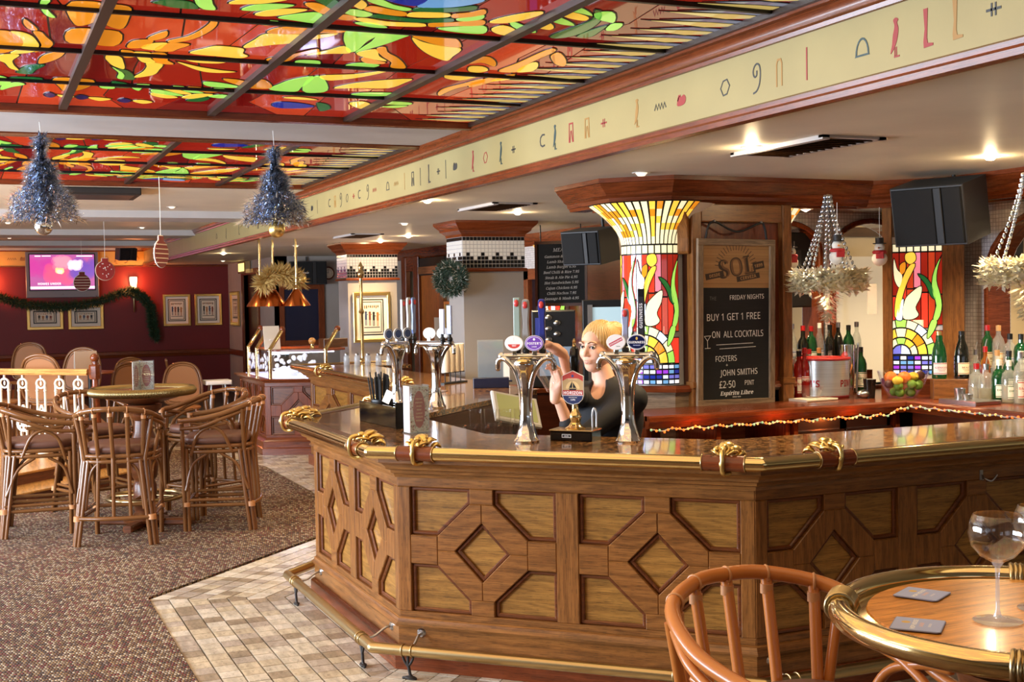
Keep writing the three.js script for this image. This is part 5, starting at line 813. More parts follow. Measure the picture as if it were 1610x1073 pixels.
// ---------- beer fonts ----------
function makeFont(label, pos, turn, badges, handles, name = 'beer_font') {
  const o = thing(name, label, 'beer tap', pos, turn);
  mesh('base', lathe([[0.0, 0.0], [0.058, 0.0], [0.06, 0.008], [0.05, 0.02], [0.042, 0.05], [0.032, 0.085], [0.029, 0.12], [0, 0.12]], 28), M.chrome, o);
  mesh('column', lathe([[0.029, 0.11], [0.027, 0.2], [0.03, 0.27], [0.042, 0.32], [0.056, 0.35], [0.052, 0.365], [0, 0.37]], 28), M.chrome, o);
  for (const s of [-1, 1]) mesh('arm', tube([[s * 0.016, 0.14, 0.008], [s * 0.022, 0.24, 0.01], [s * 0.045, 0.32, 0.012], [s * 0.085, 0.37, 0.01], [s * 0.115, 0.375, 0.0], [s * 0.128, 0.36, -0.005], [s * 0.13, 0.33, -0.008]], 0.0125, { rad: 12 }), M.chrome, o);
  mesh('dome', ball(0.034, 0, 0.362, 0.026, 1.1, 0.55, 1), M.brass, o).userData = { label: 'gilt dome' };
  mesh('crossbar', [rod([-0.105, 0.385, -0.005], [0.105, 0.385, -0.005], 0.016, 0.016, 16), ball(0.02, -0.11, 0.385, -0.005), ball(0.02, 0.11, 0.385, -0.005)], M.chrome, o);
  badges.forEach((b, i) => { const x = (i - (badges.length - 1) / 2) * 0.093; const k = mesh('badge', ovalCard(0.086, 0.07).translate(x, 0.445, 0.012), M.white, o); const p = printed('print', ovalPts(0.082, 0.066), 0, badgeArt[b], k); p.position.set(x, 0.445, 0.0205); mesh('bracket', cbox(0.02, 0.03, 0.012, 0.002, x, 0.392, 0.01), M.chrome, k); });
  handles.forEach(([x, h, c, kind], i) => { const hd = mesh('tap_handle', kind === 'flat' ? [muv(ext(loop([[-0.011, 0], [0.011, 0], [0.013, h * 0.5], [0.017, h * 0.86], [0.012, h], [-0.012, h], [-0.017, h * 0.86], [-0.013, h * 0.5]], 28), 0.018, 0.004)).translate(x, 0.44, -0.03)] : [cbox(0.03, h, 0.02, 0.003, x, 0.44, -0.02)], std(c, 0.25), o); mesh('tap_shank', [rod([x, 0.38, -0.02], [x, 0.45, -0.021], 0.012, 0.009), ball(0.017, x, 0.41, -0.018)], M.black, hd); if (kind === 'word') { const p = printed('print', [[-0.085, -0.012], [0.085, -0.012], [0.085, 0.012], [-0.085, 0.012]], 0, print(256, 40, (c2, w, hh) => { fill(c2, '#0d1020', 0, 0, w, hh); words(c2, 'GUINNESS', 34, w / 2, hh / 2, '#e8e8f0'); }), hd); p.rotation.z = Math.PI / 2; p.position.set(x, 0.44 + h * 0.5, -0.0095); } if (kind !== 'word') mesh('medallion', ball(0.011, x, 0.44 + h * 0.88, -0.008, 1, 1.5, 0.5), std([200, 60, 60], 0.3), hd); });
  return o;
}
const FA = Math.atan2(-0.7, 0.71) + 0.12;   // fonts on the slanting front look out over the rail
makeFont('chrome double beer font with white and purple oval badges', [2.265, 1.0, -5.087], FA, ['redarc', 'purple'], [[-0.04, 0.21, [150, 170, 164], 'box'], [0.0, 0.2, [150, 150, 152], 'flat'], [0.075, 0.2, [44, 52, 130], 'flat']]);
makeFont('chrome double beer font with red sash badge and navy stout badge', [2.653, 1.0, -4.846], FA, ['sash', 'navy'], [[-0.01, 0.15, [150, 156, 190], 'flat'], [0.062, 0.24, [18, 20, 30], 'word']]);
makeFont('chrome beer font with three blue badges among black straws', [2.33, 1.0, -7.15], 0.6, ['blue', 'blue', 'blue'], [[0.1, 0.21, [150, 140, 134], 'box'], [0.16, 0.22, [196, 200, 206], 'flat'], [0.21, 0.22, [120, 140, 190], 'flat']]);
makeFont('chrome beer font with two slim silver handles before the white candles', [2.52, 1.0, -6.98], 2.3, ['blue', 'blue'], [[-0.06, 0.15, [210, 214, 220], 'box'], [-0.11, 0.17, [160, 176, 220], 'box']]);
{
  const o = thing('hand_pump', 'brass hand pump with a sailing boat clip on a black base', 'beer pump', [2.486, 1.0, -5.037], FA - 0.15);
  mesh('base', [cbox(0.2, 0.045, 0.13, 0.006)], M.blackGloss, o); mesh('base_cap', cbox(0.206, 0.006, 0.136, 0.002, 0, 0.045, 0), M.brassOld, o);
  printed('plate', [[-0.022, -0.008], [0.022, -0.008], [0.022, 0.008], [-0.022, 0.008]], 0, print(96, 36, (x, w, h) => { fill(x, '#dcdcdc', 0, 0, w, h); fill(x, '#222', 5, 5, w - 10, h - 10); words(x, 'ALES', 20, w / 2, h / 2, '#ddd'); }), o).position.set(-0.02, 0.024, 0.0656);
  mesh('stem', lathe([[0, 0.05], [0.045, 0.05], [0.047, 0.056], [0.03, 0.066], [0.022, 0.08], [0.027, 0.1], [0.027, 0.115], [0.016, 0.13], [0.013, 0.16], [0.017, 0.2], [0, 0.2]], 24), M.brass, o);
  mesh('pull_handle', lathe([[0, 0.2], [0.014, 0.2], [0.012, 0.24], [0.019, 0.3], [0.024, 0.36], [0.02, 0.41], [0.01, 0.425], [0, 0.43]], 20), M.blackGloss, o); mesh('finial', lathe([[0, 0.425], [0.009, 0.425], [0.006, 0.44], [0.009, 0.447], [0.004, 0.46], [0, 0.462]], 14), M.brass, o);
  const sh = [[0, 0.082], [0.052, 0.058], [0.052, -0.03], [0.045, -0.05], [0.028, -0.066], [0, -0.073], [-0.028, -0.066], [-0.045, -0.05], [-0.052, -0.03], [-0.052, 0.058]];
  const c = mesh('pump_clip', ext(sh, 0.006, 0.001).translate(0, 0.235, 0.022), M.white, o);
  printed('print', inset(sh, 0.0025), 0, print(330, 490, (x, w, h) => {
    fill(x, '#c8a878', 0, 0, w, h); x.fillStyle = '#c0453c'; x.beginPath(); x.moveTo(0, 150); x.lineTo(w / 2, 60); x.lineTo(w, 150); x.lineTo(w, 0); x.lineTo(0, 0); x.fill(); fill(x, '#c0453c', 0, 0, w, 110);
    x.fillStyle = '#e9c98d'; x.beginPath(); x.arc(w / 2, 260, 110, Math.PI, 0); x.fill(); x.fillStyle = '#16181c'; x.beginPath(); x.moveTo(158, 145); x.lineTo(158, 250); x.lineTo(105, 250); x.fill(); x.beginPath(); x.moveTo(168, 165); x.lineTo(168, 250); x.lineTo(225, 250); x.fill(); x.beginPath(); x.moveTo(98, 258); x.lineTo(232, 258); x.lineTo(214, 282); x.lineTo(116, 282); x.fill();
    fill(x, '#b23a34', 0, 282, w, 76); words(x, 'HORIZON', 62, w / 2, 322, '#fff', 'sans-serif', 0, 'bold', 1.08); fill(x, '#fff', 0, 356, w, 7); fill(x, '#26305e', 0, 363, w, 130); words(x, 'GOLDEN ALE', 22, w / 2, 390, '#e8e0d0'); words(x, '3.8%', 34, w / 2, 424, '#fff'); words(x, "SHIPYARDS", 28, w / 2, 118, '#f2c9a8'); x.fillStyle = '#3c4a86'; x.beginPath(); x.arc(w / 2, 72, 20, 0, 6.3); x.fill();
  }, 0.3), c).position.set(0, 0.235, 0.0285);
  mesh('swan_neck', tube([[0.075, 0.05, -0.02], [0.075, 0.12, -0.02], [0.084, 0.145, -0.02], [0.094, 0.12, -0.02], [0.094, 0.06, -0.02]], 0.005), M.steel, o);
}
// ---------- things on the counter ----------
const on = (name, label, cat, x, y, z, turn, group) => thing(name, label, cat, [x, y, z], turn, group);
{
  const o = on('bar_caddy', 'black acrylic bar caddy holding napkins beside the brass lily clasp', 'caddy', 1.99, 1.0, -6.2, Math.PI / 2 + 0.06); o.scale.set(1.15, 1.1, 1.1);
  mesh('tray', [cbox(0.46, 0.012, 0.15, 0.002), box(-0.23, 0.23, 0.012, 0.1, -0.075, -0.07), box(-0.23, -0.225, 0.012, 0.12, -0.075, 0.075), box(0.225, 0.23, 0.012, 0.09, -0.075, 0.075), box(0.02, 0.025, 0.012, 0.09, -0.07, 0.07)], M.blackGloss, o);
  mesh('front_panel', box(-0.23, 0.23, 0.012, 0.09, 0.07, 0.074), M.blackGloss, o);
  for (let k = 0; k < 5; k++) mesh('napkin', cbox(0.15, 0.006, 0.12, 0.001, -0.12 + 0.006 * hash(k, 1, 2), 0.02 + k * 0.009, 0), pick([M.paper, M.dark]), o);
  mesh('straw_cup', lathe([[0.0, 0.012], [0.05, 0.012], [0.052, 0.11], [0.048, 0.11], [0.046, 0.02], [0, 0.02]], 20).translate(0.12, 0, 0), M.black, o);
  for (let k = 0; k < 34; k++) { const a = rr(0, 6.28), r = rr(0.005, 0.04), l = rr(0.2, 0.245), s = rr(0.3, 0.75); const m = mesh('straw', rod([r * Math.cos(a) + 0.12, 0.03, r * Math.sin(a)], [r * Math.cos(a) * (1 + s) + 0.12, l, r * Math.sin(a) * (1 + s)], 0.0035, 0.0035, 6), M.rubber, o); }
  mesh('receipt', put(cbox(0.05, 0.06, 0.001), 0.03, 0.1, -0.02, 0.4, 0.3, 0.3), M.paper, o);
}
{
  const art = print(220, 480, (x, w, h) => { fill(x, '#d9d2c6', 0, 0, w, h); for (let k = 0; k < 260; k++) { x.fillStyle = ['#b08a80', '#8f9a8c', '#c4a59a', '#efe9df', '#7d2f33'][k % 5]; x.beginPath(); x.arc(hash(k, 1, 1) * w, hash(k, 2, 1) * h, 3 + 8 * hash(k, 3, 1), 0, 6.3); x.fill(); } x.fillStyle = '#a3282c'; x.beginPath(); x.ellipse(w / 2, h / 2, 70, 196, 0, 0, 6.3); x.fill(); ['FESTIVE', 'PARTIES', 'BOOK', 'NOW', 'LUNCH', 'DINNER', 'DRINKS'].forEach((s, k) => words(x, s, 22, w / 2, 130 + k * 38, '#efd9a0')); }, 0.4);
  const o = on('menu_holder', 'clear acrylic menu stand with red festive leaflet on the bar', 'menu stand', 1.96, 1.0, -5.68, 0.1);
  mesh('side_card', cbox(0.004, 0.225, 0.07, 0, -0.05, 0.006, -0.03), print(64, 480, (x, w, h) => { fill(x, '#e6e2ea', 0, 0, w, h); for (let k = 0; k < 20; k++) fill(x, '#a9a2b8', 14, 20 + k * 22, 30, 8); }), o);
  const fc = mesh('leaflet', box(-0.048, 0.05, 0.006, 0.228, -0.002, 0), M.paper, o); const p = printed('print', [[-0.048, -0.11], [0.05, -0.11], [0.05, 0.11], [-0.048, 0.11]], 0, art, fc); p.position.set(0, 0.117, 0.0008);
  mesh('acrylic_sleeve', [box(-0.052, 0.054, 0, 0.235, 0.002, 0.004), box(-0.052, 0.054, 0, 0.235, -0.066, -0.064), box(0.052, 0.054, 0, 0.235, -0.066, 0.004), box(-0.056, 0.058, 0, 0.005, -0.07, 0.01)], M.acrylic, o);
  // the same leaflets stand on the high table
  const o2 = on('menu_holder', 'clear menu stand with pink festive leaflets on the high table', 'menu stand', 1.12, 1.01, -9.52, 0.5); 
  for (const [a, x] of [[0.45, -0.045], [-0.45, 0.045]]) { const g = mesh('leaflet', put(box(-0.05, 0.05, 0, 0.215, -0.002, 0), x, 0, 0, a), M.paper, o2); const q = printed('print', [[-0.05, -0.1], [0.05, -0.1], [0.05, 0.1], [-0.05, 0.1]], 0, art, g); q.rotation.y = a; q.position.set(x + 0.001 * Math.sin(a), 0.11, 0.0012); }
  mesh('acrylic_sleeve', [put(box(-0.054, 0.054, 0, 0.222, 0.003, 0.005), -0.045, 0, 0.004, 0.45), put(box(-0.054, 0.054, 0, 0.222, 0.003, 0.005), 0.045, 0, 0.004, -0.45)], M.acrylic, o2);
}
{
  const o = on('till', 'tilted till screen on a black stand behind the beer fonts', 'till', 2.8, 0.84, -6.42, -0.15); o.scale.setScalar(0.8);
  mesh('stand', [cbox(0.2, 0.02, 0.2, 0.004), put(cbox(0.1, 0.16, 0.06, 0.01), 0, 0.02, 0)], M.black, o);
  const s = mesh('screen_case', put(cbox(0.36, 0.27, 0.04, 0.01), 0, 0.12, 0.05, 0.35, -0.75, -0.3), std([206, 206, 200], 0.4), o); s.userData = { label: 'pale grey screen case' };
  mesh('screen', put(cbox(0.3, 0.21, 0.003, 0, 0, 0.03, 0.0215), 0, 0.12, 0.05, 0.35, -0.75, -0.3), emit([150, 150, 96], 0.35, 0.15), s);
  const c = on('till_counter', 'dark work shelf with till and glasses inside the bar', 'counter', 2.75, 0, -6.35, -0.4); mesh('top', cbox(0.8, 0.04, 0.5, 0.004, 0, 0.8, 0), M.walnut, c); mesh('carcass', cbox(0.76, 0.8, 0.44), M.mahogDark, c);
}
const tumbler = lathe([[0, 0], [0.03, 0], [0.034, 0.01], [0.038, 0.13], [0.036, 0.13], [0.031, 0.012], [0, 0.01]], 16);
for (let i = 0; i < 6; i++) for (let j = 0; j < 3; j++) { const g = mesh('half_pint_glass', tumbler.clone(), M.glass); g.position.set(2.27 + i * 0.072 + j * 0.03, 0.846, -6.12 + j * 0.078 - i * 0.012); tag(g, 'short clear glass in the dense rows by the till', 'glass', 'short glasses stacked by the till'); }
for (let i = 0; i < 4; i++) { const g = mesh('tall_glass', lathe([[0, 0], [0.03, 0], [0.036, 0.2], [0.034, 0.2], [0.028, 0.01], [0, 0.008]], 16), M.glass); g.position.set(2.5 + i * 0.076, 0.842, -6.3 + i * 0.03); tag(g, 'tall clear glass standing in a row by the till', 'glass', 'tall glasses by the till'); }
{ const c = on('glass_shelf', 'low black shelf under the rows of short glasses inside the bar', 'shelf', 2.57, 0, -6.08, 0.1); mesh('top', cbox(0.62, 0.03, 0.5, 0.004, 0, 0.81, 0), M.black, c); mesh('carcass', cbox(0.58, 0.81, 0.44), M.mahogDark, c); }
// far stretch of the counter
{
  const o = on('sign_holder', 'clear sign stand with a green leafy print on a dark block', 'sign', 3.42, 1.0, -8.3, -0.35); mesh('block', cbox(0.26, 0.075, 0.1, 0.004), M.navy, o);
  mesh('card', put(cbox(0.18, 0.28, 0.003), 0.0, 0.06, 0.0, 0, -0.12), print(180, 280, (x, w, h) => { fill(x, '#8f8a86', 0, 0, w, h); for (let k = 0; k < 9; k++) { x.strokeStyle = ['#9fc07a', '#7fae58', '#b9cf8e'][k % 3]; x.lineWidth = 12; x.beginPath(); x.moveTo(20 + k * 6, 250); x.quadraticCurveTo(60 + k * 8, 160 - k * 6, 150 - k * 6, 60 + k * 24); x.stroke(); } }), o);
  mesh('acrylic_sleeve', put(cbox(0.19, 0.29, 0.003), 0, 0.06, 0.006, 0, -0.12), M.acrylic, o);
  const c = on('price_card', 'white printed card standing beside the till screen', 'card', 3.75, 1.0, -8.85, -0.4); mesh('card', cbox(0.1, 0.16, 0.003), print(100, 160, (x, w, h) => { fill(x, '#ece9e4', 0, 0, w, h); for (let k = 0; k < 6; k++) fill(x, '#9a948c', 14, 20 + k * 22, 70, 8); }), c); mesh('foot', cbox(0.14, 0.012, 0.06, 0.002), M.navy, c);
  const cs = on('candle_stand', 'black stand holding four white pillar candles', 'candle stand', 3.36, 1.0, -8.92, 0.66);
  for (let k = 0; k < 4; k++) { const x = (k - 1.5) * 0.075; mesh('candle', lathe([[0, 0.09], [0.032, 0.09], [0.033, 0.095], [0.033, 0.3], [0.028, 0.304], [0.01, 0.298], [0, 0.298]], 18).translate(x, 0, 0), std([236, 230, 216], 0.5), cs); mesh('holder', [rod([x, 0.01, 0], [x, 0.088, 0], 0.004), lathe([[0, 0.082], [0.034, 0.084], [0.034, 0.09], [0, 0.09]], 16).translate(x, 0, 0)], M.black, cs); } mesh('foot', cbox(0.34, 0.012, 0.06, 0.003), M.black, cs);
  for (let k = 0; k < 6; k++) { const s = on('condiment_shaker', 'small clear shaker with steel lid in the row on the far counter', 'shaker', 3.42 + k * 0.088, 1.0, -12.1 + k * 0.075, 0, 'shakers on the far counter'); mesh('jar', lathe([[0, 0], [0.028, 0], [0.03, 0.005], [0.03, 0.085], [0.02, 0.1], [0, 0.1]], 14), phy([226, 228, 230], 0.1, { transmission: 0.6 }), s); mesh('lid', lathe([[0.021, 0.1], [0.022, 0.115], [0.012, 0.128], [0, 0.13]], 14), M.steel, s); }
}
// two balloon glasses and mats on the near table
{
  const bowl = lathe([[0.004, 0.113], [0.014, 0.116], [0.032, 0.126], [0.049, 0.146], [0.0545, 0.17], [0.0515, 0.19], [0.0445, 0.2065], [0.0432, 0.207], [0.05, 0.19], [0.0528, 0.17], [0.0475, 0.147], [0.031, 0.128], [0.012, 0.119], [0, 0.118]], 48, 1.2), foot = lathe([[0, 0], [0.045, 0], [0.046, 0.002], [0.027, 0.005], [0.008, 0.009], [0, 0.01]], 40, 1.2), stem = lathe([[0.008, 0.008], [0.0042, 0.024], [0.0037, 0.08], [0.005, 0.104], [0.012, 0.115], [0, 0.116]], 20, 1.2), clearish = phy([244, 246, 250], 0.04, { transmission: 0.78, thickness: 0, ior: 1.5 });
  for (const [x, z, l] of [[1.785, -1.8, 'large clear balloon glass standing alone on the table edge side'], [1.93, -1.83, 'large clear balloon glass standing by the table middle']]) { const o = on('gin_glass', l, 'glass', x, 1.0125, z, 0, 'balloon glasses on the near table'); mesh('bowl', bowl, M.glass, o); mesh('stem', stem, clearish, o); mesh('foot', foot, clearish, o); }
  const art = print(256, 256, (x, w, h) => { fill(x, '#a9b3dc', 0, 0, w, h); words(x, 'HOP HOUSE', 36, w / 2, 110, '#f4f0ea'); words(x, 'LAGER', 28, w / 2, 148, '#e9b8a8'); x.fillStyle = '#d8b46a'; x.beginPath(); x.arc(w * 0.62, 62, 24, 0, 6.3); x.fill(); words(x, 'DUBLIN', 20, w / 2, 190, '#e4e0ea'); });
  for (const [x, z, t, l] of [[1.805, -2.03, 0.5, 'blue grey beer mat lying further from the balloon glass'], [1.63, -1.845, 0.72, 'blue grey beer mat lying by the brass rim in front of the glasses']]) { const o = on('beer_mat', l, 'beer mat', x, 1.0125, z, t); const c = ext([[-0.047, -0.04], [-0.04, -0.047], [0.04, -0.047], [0.047, -0.04], [0.047, 0.04], [0.04, 0.047], [-0.04, 0.047], [-0.047, 0.04]], 0.002, 0.0004); c.rotateX(-Math.PI / 2); mesh('card', c, std([132, 136, 168], 0.6), o); const p = printed('print', [[-0.045, -0.045], [0.045, -0.045], [0.045, 0.045], [-0.045, 0.045]], 0, art, o); p.rotation.x = -Math.PI / 2; p.position.y = 0.0023; }
}
// ---------- back bar ----------
const WY = 0.975;
{
  const o = thing('back_counter', 'mahogany back bar counter with under-counter shelves and fridges', 'counter');
  const front = [[3.42, -6.03], [5.25, -6.03], [5.25, -4.75]];
  mesh('worktop', slab([[3.42, -6.03], [5.25, -6.03], [5.25, -4.75], [5.96, -4.75], [5.96, -6.92], [4.73, -6.92], [4.73, -6.43], [3.42, -6.43]], WY - 0.03, WY, 0.002), M.mahog, o);
  mesh('nosing', sweep([[-0.02, WY - 0.075], [0.012, WY - 0.07], [0.02, WY - 0.045], [0.03, WY - 0.03], [0.03, WY - 0.008], [0.02, WY + 0.002], [-0.02, WY + 0.002]], front), M.mahog, o);
  mesh('carcass_back', [box(3.42, 5.9, 0.1, 0.9, -6.6, -6.56)], M.mahogDark, o);
  for (const x of [3.44, 3.9, 4.38, 4.44, 5.2]) mesh('upright', box(x, x + 0.03, 0, 0.9, -6.56, -6.07), M.mahog, o);
  mesh('shelf', box(3.45, 4.4, 0.62, 0.645, -6.56, -6.08), M.mahog, o); mesh('plinth', box(3.42, 5.25, 0, 0.1, -6.56, -6.12), M.dark, o);
  mesh('side_panel', box(5.27, 5.31, 0, 0.9, -6.0, -4.75), M.mahogDark, o);
  mesh('bottle_step', [box(4.74, 5.58, WY, 1.12, -6.9, -6.74, 0.003)], M.mahog, o); mesh('bottle_step', box(5.76, 5.95, WY, 1.12, -6.0, -4.8, 0.003), M.mahog, o);
}
for (const [x, l] of [[4.48, 'steel under-counter bottle fridge beside the mixer shelf'], [4.84, 'steel under-counter bottle fridge under the silver drinks tub']]) {
  const o = thing('bottle_fridge', l, 'fridge', [x, 0.1, -6.475]);
  mesh('cabinet', [box(0, 0.35, 0, 0.78, 0, 0.03), box(0, 0.02, 0, 0.78, 0, 0.36), box(0.33, 0.35, 0, 0.78, 0, 0.36), box(0, 0.35, 0.72, 0.78, 0, 0.36), box(0, 0.35, 0, 0.05, 0, 0.36)], M.steel, o);
  const d = mesh('door', [box(0, 0.35, 0.63, 0.72, 0.36, 0.385, 0.003), box(0, 0.35, 0.0, 0.06, 0.36, 0.385, 0.003), box(0, 0.035, 0.06, 0.63, 0.36, 0.385), box(0.315, 0.35, 0.06, 0.63, 0.36, 0.385)], M.steel, o); mesh('pane', box(0.035, 0.315, 0.06, 0.63, 0.37, 0.374), M.glass, d); mesh('handle', box(0.1, 0.25, 0.66, 0.69, 0.385, 0.4, 0.003), M.black, d);
  mesh('lamp_strip', box(0.03, 0.32, 0.6, 0.612, 0.3, 0.33), emit([224, 240, 226], 3), o);
  for (let k = 0; k < 6; k++) { const b = mesh('bottle', lathe([[0, 0], [0.024, 0], [0.025, 0.1], [0.011, 0.14], [0.011, 0.19], [0, 0.19]], 12), pick([std([30, 90, 40], 0.2), std([160, 170, 60], 0.2), std([200, 90, 40], 0.2)]), o); b.position.set(0.05 + k * 0.05, 0.42, 0.28); }
  mesh('rack', box(0.02, 0.33, 0.405, 0.418, 0.03, 0.35), M.steel, o);
}
for (let k = 0; k < 11; k++) { const o = thing('mixer_bottle', 'small mixer bottle with dark cap on the shelf under the counter', 'bottle', [3.95 + k * 0.04 + (k > 4 ? 0.015 : 0), 0.646, -6.14 - (k % 2) * 0.05], 0, 'mixers on the under-counter shelf'); mesh('glass', lathe([[0, 0], [0.017, 0], [0.018, 0.07], [0.009, 0.1], [0.009, 0.13], [0, 0.13]], 12), phy(k % 3 ? [150, 90, 60] : [200, 200, 190], 0.1, { transmission: 0.5 }), o); mesh('cap', lathe([[0, 0.128], [0.0105, 0.128], [0.0105, 0.142], [0, 0.143]], 10), M.black, o); }
// bottles
const labelArt = ['#f4efe2|#b82c2c|BACARDI', '#f2f0ec|#c22030|SMIRNOFF', '#161616|#eee|OLD No.7', '#f6f2e6|#2a6a3c|DRY GIN', '#efe4c4|#7a3c1c|MALT', '#e8e8ee|#33458c|VODKA', '#f3e2c8|#c07a20|RUM', '#e9dfe0|#8b1e3a|GINGER'].map((s) => { const [bg, fg, w] = s.split('|'); return print(160, 160, (x, a, b) => { fill(x, bg, 0, 0, a, b); fill(x, fg, 0, 8, a, 8); fill(x, fg, 0, b - 18, a, 8); words(x, w, w.length > 7 ? 26 : 32, a / 2, b * 0.42, fg, 'serif'); fill(x, fg, 40, b * 0.58, 80, 4); fill(x, fg, 52, b * 0.68, 56, 4); }, 0.5); });
const bg = (c, t, r = 0.04) => phy(c, r, { transmission: t, thickness: 0, ior: 1.5, clearcoat: 0.6, clearcoatRoughness: 0.03 });
const BG = { clear: bg([238, 242, 240], 0.85), green: bg([24, 84, 44], 0.35), dark: bg([20, 22, 18], 0.05), amber: bg([176, 92, 28], 0.45), red: bg([170, 30, 26], 0.4), brown: bg([70, 34, 16], 0.2), lime: bg([120, 150, 60], 0.5), blue: bg([60, 90, 160], 0.6) };
const CAPM = { red: std([170, 26, 30], 0.35), black: M.black, gold: M.gold, white: M.white, silver: M.steel, green: std([28, 92, 56], 0.35), cork: std([196, 150, 96], 0.7) };
const shapesB = { tall: [[0.036, 0.0], [0.038, 0.008], [0.038, 0.19], [0.03, 0.22], [0.0145, 0.245], [0.0135, 0.3]], wine: [[0.036, 0], [0.038, 0.01], [0.038, 0.18], [0.034, 0.2], [0.0155, 0.235], [0.0135, 0.305]], square: [[0.041, 0], [0.043, 0.008], [0.043, 0.15], [0.036, 0.18], [0.016, 0.2], [0.014, 0.25]], slim: [[0.03, 0], [0.032, 0.008], [0.03, 0.2], [0.024, 0.23], [0.013, 0.26], [0.0125, 0.32]], squat: [[0.046, 0], [0.05, 0.012], [0.05, 0.11], [0.04, 0.15], [0.016, 0.175], [0.015, 0.22]], champ: [[0.043, 0], [0.045, 0.01], [0.045, 0.14], [0.038, 0.19], [0.022, 0.235], [0.0165, 0.29]] };
const bodyG = {}; for (const k of Object.keys(shapesB)) bodyG[k] = lathe([[0, 0], ...shapesB[k], [0, shapesB[k].at(-1)[1]]], 20);
function bottle(kind, glass, cap, art, pos, label, group, spout) {
  const o = thing('bottle', label, 'bottle', pos, rr(-0.35, 0.35), group), s = shapesB[kind], top = s.at(-1), R = s[2][0], h1 = s[2][1];
  mesh('glass', bodyG[kind], BG[glass], o);
  if (glass === 'clear' || glass === 'lime') mesh('liquid', lathe([[0, 0.006], [R - 0.005, 0.008], [R - 0.005, h1 * 0.72], [0, h1 * 0.72]], 16), phy(glass === 'lime' ? [196, 190, 90] : [232, 226, 206], 0.05, { transmission: 0.6 }), o);
  mesh('cap', lathe([[0, top[1] - 0.03], [top[0] + 0.002, top[1] - 0.03], [top[0] + 0.0022, top[1] + 0.004], [0, top[1] + 0.006]], 14), CAPM[cap], o);
  if (spout) mesh('pourer', [rod([0, top[1], 0], [0.012, top[1] + 0.05, 0], 0.005, 0.003)], M.steel, o);
  if (art >= 0) { const g = new THREE.CylinderGeometry(R + 0.0006, R + 0.0006, h1 * 0.52, 14, 1, true, Math.PI - 1.25 + Math.PI, 2.5); g.translate(0, h1 * 0.46, 0); mesh('label', flat(g), labelArt[art], o); }
  return o;
}
const colourWord = { clear: 'clear', green: 'green', dark: 'near-black', amber: 'amber', red: 'red', brown: 'dark brown', lime: 'yellow-green', blue: 'blue' }, kindWord = { tall: 'round-shouldered', wine: 'wine-shaped', square: 'broad', slim: 'slim', squat: 'squat', champ: 'champagne-shaped' };
const seenB = {};
function row(n, a, b, y, place, group, list) {
  for (let k = 0; k < n; k++) { const [kind, gl, cp, art, sp] = list[k % list.length], t = n > 1 ? k / (n - 1) : 0.5; const name = `${kindWord[kind]} ${colourWord[gl]} bottle with ${cp} top ${place}`; bottle(kind, gl, cp, art, [a[0] + (b[0] - a[0]) * t + rr(-0.008, 0.008), y, a[1] + (b[1] - a[1]) * t + rr(-0.008, 0.008)], name, group + ', ' + kindWord[kind] + ' ' + colourWord[gl] + ' ' + cp, sp); }
}
row(11, [4.765, -6.83], [5.52, -6.83], 1.12, 'on the step before the narrow arch', 'bottles on the arch step', [['wine', 'dark', 'black', -1], ['slim', 'dark', 'silver', -1], ['tall', 'green', 'black', 3], ['slim', 'clear', 'silver', 5], ['wine', 'dark', 'red', -1], ['tall', 'green', 'red', 3], ['slim', 'clear', 'white', 5]]);
row(9, [4.775, -6.69], [5.44, -6.69], WY, 'behind the silver drinks tub', 'second row behind the tub', [['wine', 'dark', 'red', 4], ['tall', 'green', 'black', 3], ['tall', 'green', 'silver', 3], ['tall', 'clear', 'red', 0], ['wine', 'green', 'cork', 0], ['slim', 'clear', 'black', 5], ['square', 'brown', 'black', 4]]);
row(4, [4.765, -6.6], [4.835, -6.48], WY, 'in front by the glass dish', 'front row by the glass dish', [['square', 'brown', 'black', 4], ['square', 'clear', 'white', 4], ['tall', 'red', 'black', 0], ['slim', 'red', 'red', 1], ['square', 'amber', 'gold', 6]]);
row(11, [5.86, -5.98], [5.86, -5.08], 1.12, 'on the step before the wide arch', 'bottles on the side step', [['tall', 'green', 'red', 4], ['tall', 'clear', 'cork', 6], ['square', 'clear', 'black', 5], ['square', 'green', 'black', 3], ['slim', 'clear', 'black', 5], ['tall', 'clear', 'white', 7], ['square', 'dark', 'black', 2], ['tall', 'green', 'gold', 3], ['tall', 'clear', 'silver', 1]]);
row(10, [5.71, -5.93], [5.71, -5.12], WY, 'in the middle of the side counter', 'middle row on the side counter', [['tall', 'clear', 'silver', -1, 1], ['slim', 'amber', 'red', -1, 1], ['tall', 'clear', 'cork', 6, 1], ['tall', 'green', 'black', 3, 1], ['tall', 'clear', 'white', 0], ['tall', 'amber', 'gold', 4], ['tall', 'clear', 'red', 1], ['square', 'red', 'white', 7]]);
row(9, [5.6, -5.82], [5.6, -5.1], WY, 'at the front of the side counter', 'front row on the side counter', [['squat', 'clear', 'red', -1, 1], ['squat', 'clear', 'silver', -1, 1], ['square', 'green', 'white', 3], ['square', 'clear', 'white', 3], ['tall', 'clear', 'silver', 0], ['square', 'red', 'red', 1], ['square', 'brown', 'black', 2], ['squat', 'amber', 'black', 2]]);
{
  const c = thing('bottle_box', 'small wooden block carrying two champagne bottles', 'block', [5.55, WY, -5.98], -0.6); mesh('block', cbox(0.22, 0.125, 0.14, 0.004), M.oak, c);
  bottle('champ', 'dark', 'black', 4, [5.61, WY + 0.125, -5.945], 'black champagne bottle with cream label on the wooden block', undefined); bottle('champ', 'green', 'gold', 7, [5.5, WY + 0.125, -6.02], 'green champagne bottle with gold foil on the wooden block', undefined);
}
